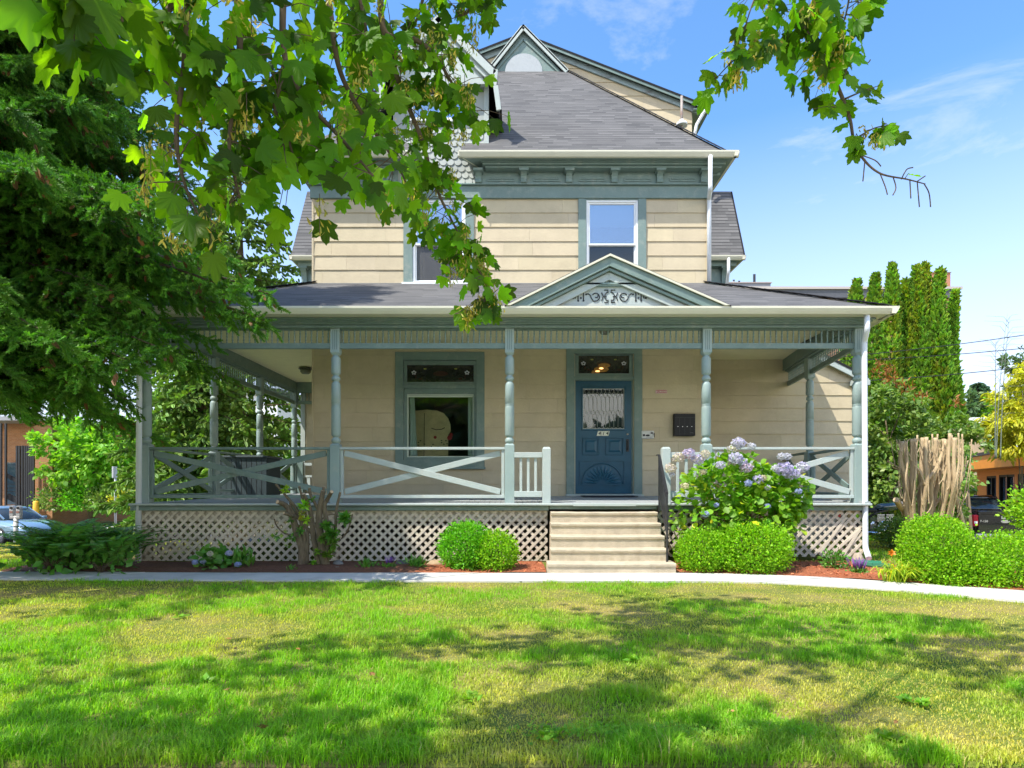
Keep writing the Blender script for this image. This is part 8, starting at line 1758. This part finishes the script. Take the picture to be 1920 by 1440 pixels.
for s in (-1, 1):
    mb = MB(); mb.prism([(s * .80, 1.30), (s * .975, 1.30), (s * .975, .86), (s * .88, .86), (s * .80, 1.02)], (-.05, 0, 0), (0, 1, 0) if True else 0, (0, 0, 1), -.10) if False else mb.box(-.045, .055, s * .88 - .085, s * .88 + .09, .88, 1.28); tl = mb.build('taillight', mat('lamp_red', (.55, .02, .04), .2) if 'lamp_red' not in bpy.data.materials else bpy.data.materials['lamp_red'], pk, bevel=.03)
    MB().box(-.05, -.0455, s * .88 - .05, s * .88 + .05, .98, 1.06).build('reverse_lamp', M['white'], tl)
    for x in (1.05, 4.6): wheel(pk, x, s * .85, .40, .26, s, chrome)
mb = MB(); loft(mb, [[(x, -w, 1.40), (x, -wt, z), (x, wt, z), (x, w, 1.40)] for x, w, wt, z in ((1.98, .90, .74, 1.43), (2.25, .91, .74, 1.88), (3.4, .91, .74, 1.9), (4.2, .88, .8, 1.42))]); cb = mb.build('cab_glass', M['glass_dark'], pk)
mb = MB(); loft(mb, [[(x, -w, z - .05), (x, -w * .92, z + .03), (x, w * .92, z + .03), (x, w, z - .05)] for x, w, z in ((2.16, .75, 1.84), (2.4, .77, 1.9), (3.3, .77, 1.9), (3.5, .75, 1.86))]); mb.build('roof', bp, pk)
mb = MB()
for s in (-1, 1): mb.beam((1.99, s * .88, 1.42), (2.24, s * .74, 1.88), .07, .08); mb.beam((3.42, s * .74, 1.88), (4.18, s * .84, 1.42), .05, .07); mb.beam((3.0, s * .9, 1.42), (3.0, s * .75, 1.88), .05, .08)
mb.build('pillar', bp, pk); MB().box(-.14, .02, -.9, .9, .48, .63).build('bumper', chrome, pk, bevel=.03)
# motorcycle
mc = thing('motorcycle', 'motorcycle with chrome engine standing behind the right downspout', 'motorcycle', (PX(1660, 13.2), 13.2, 0)); zg = float(HZ(np.array([8.2]), np.array([13.2]))[0]); chm = mat('bike_chrome', (.7, .7, .72), .12, metallic=1); xm = PX(1652, 13.2); ym = 13.2
for dx in (-.72, .72):
    mb = MB(); mb.lathe(0, 0, [(-.05, .25), (-.06, .29), (-.03, .32), (.03, .32), (.06, .29), (.05, .25)], 22); mb.v = [(xm + dx + a, ym + c, zg + .32 + b) for a, b, c in mb.v]; w = mb.build('wheel', M['black'], mc); mb = MB(); mb.lathe(0, 0, [(-.03, .25), (-.045, .05), (.045, .05), (.03, .25)], 16); mb.v = [(xm + dx + a, ym + c, zg + .32 + b) for a, b, c in mb.v]; mb.build('rim', chm, w)
mb = MB(); mb.lathe(0, 0, [(-.16, .12), (-.14, .17), (.14, .17), (.16, .12)], 14); mb.v = [(xm + a, ym + c, zg + .36 + b) for a, b, c in mb.v]
for k in range(6): mb.box(xm - .16 + .0, xm + .0, ym - .13, ym + .13, zg + .5 + k * .03, zg + .515 + k * .03); mb.box(xm + .04, xm + .2, ym - .13, ym + .13, zg + .5 + k * .03, zg + .515 + k * .03)
mb.build('engine', chm, mc); mb = MB(); mb.tube([(xm + .1, ym - .17, zg + .4), (xm - .2, ym - .2, zg + .25), (xm - .95, ym - .2, zg + .27)], .045, 10); mb.build('exhaust', chm, mc)
mb = MB(); mb.tube([(xm + .72, ym, zg + .32), (xm + .45, ym, zg + .95)], .03, 8); mb.tube([(xm + .42, ym, zg + .8), (xm - .1, ym, zg + .7), (xm - .72, ym, zg + .32)], .025, 8); mb.tube([(xm + .42, ym - .35, zg + 1.02), (xm + .46, ym, zg + .98), (xm + .42, ym + .35, zg + 1.02)], .014, 6); mb.build('frame', M['iron'], mc)
mb = MB(); loft(mb, [[(x, -w * math.sin(a) + ym, zg + z + h * math.cos(a)) for a in [i * .785 for i in range(8)]] for x, w, z, h in ((xm + .36, .06, .86, .05), (xm + .25, .14, .84, .10), (xm, .13, .82, .09), (xm - .15, .07, .79, .05))]); mb.build('tank', mat('bike_paint', (.02, .05, .06), .2, coat=1), mc); MB().box(xm - .65, xm - .14, ym - .12, ym + .12, zg + .70, zg + .79).build('seat', M['black'], mc, bevel=.03)
mb = MB(); mb.lathe(0, 0, [(-.02, .08), (.06, .09), (.08, .03)], 12); mb.v = [(xm + .52 + c, ym + a, zg + .88 + b) for a, b, c in mb.v]; mb.build('headlamp', chm, mc); MB().box(xm - .98, xm - .92, ym - .05, ym + .05, zg + .6, zg + .67).build('taillight', mat('bike_red', (.5, .03, .02), .4), mc)
# utility wires
for i, (x0, y0, x1, y1, D, lab) in enumerate([(1560, 671, 2100, 599, 26, 'upper utility wire crossing the arborvitae'), (1560, 678, 2100, 633, 26.5, 'middle utility wire at the right'), (1560, 718, 2100, 665, 25, 'lowest utility wire sagging past the arborvitae')]):
    a, b = P(x0, y0, D - 7.5), P(x1, y1, D - 7.5); pts = [a.lerp(b, k / 24) - Vector((0, 0, .10 * math.sin(math.pi * k / 24))) for k in range(25)]; set_tags(MB().tube(pts, .012, 5).build('utility_wire', M['iron']), lab, 'wire', 'utility wires at the right')
a, b = P(300, 765, 24.5), P(590, 757, 21); set_tags(MB().tube([a.lerp(b, k / 10) for k in range(11)], .02, 5).build('utility_wire', M['twig']), 'utility wire seen through the left side porch', 'wire')
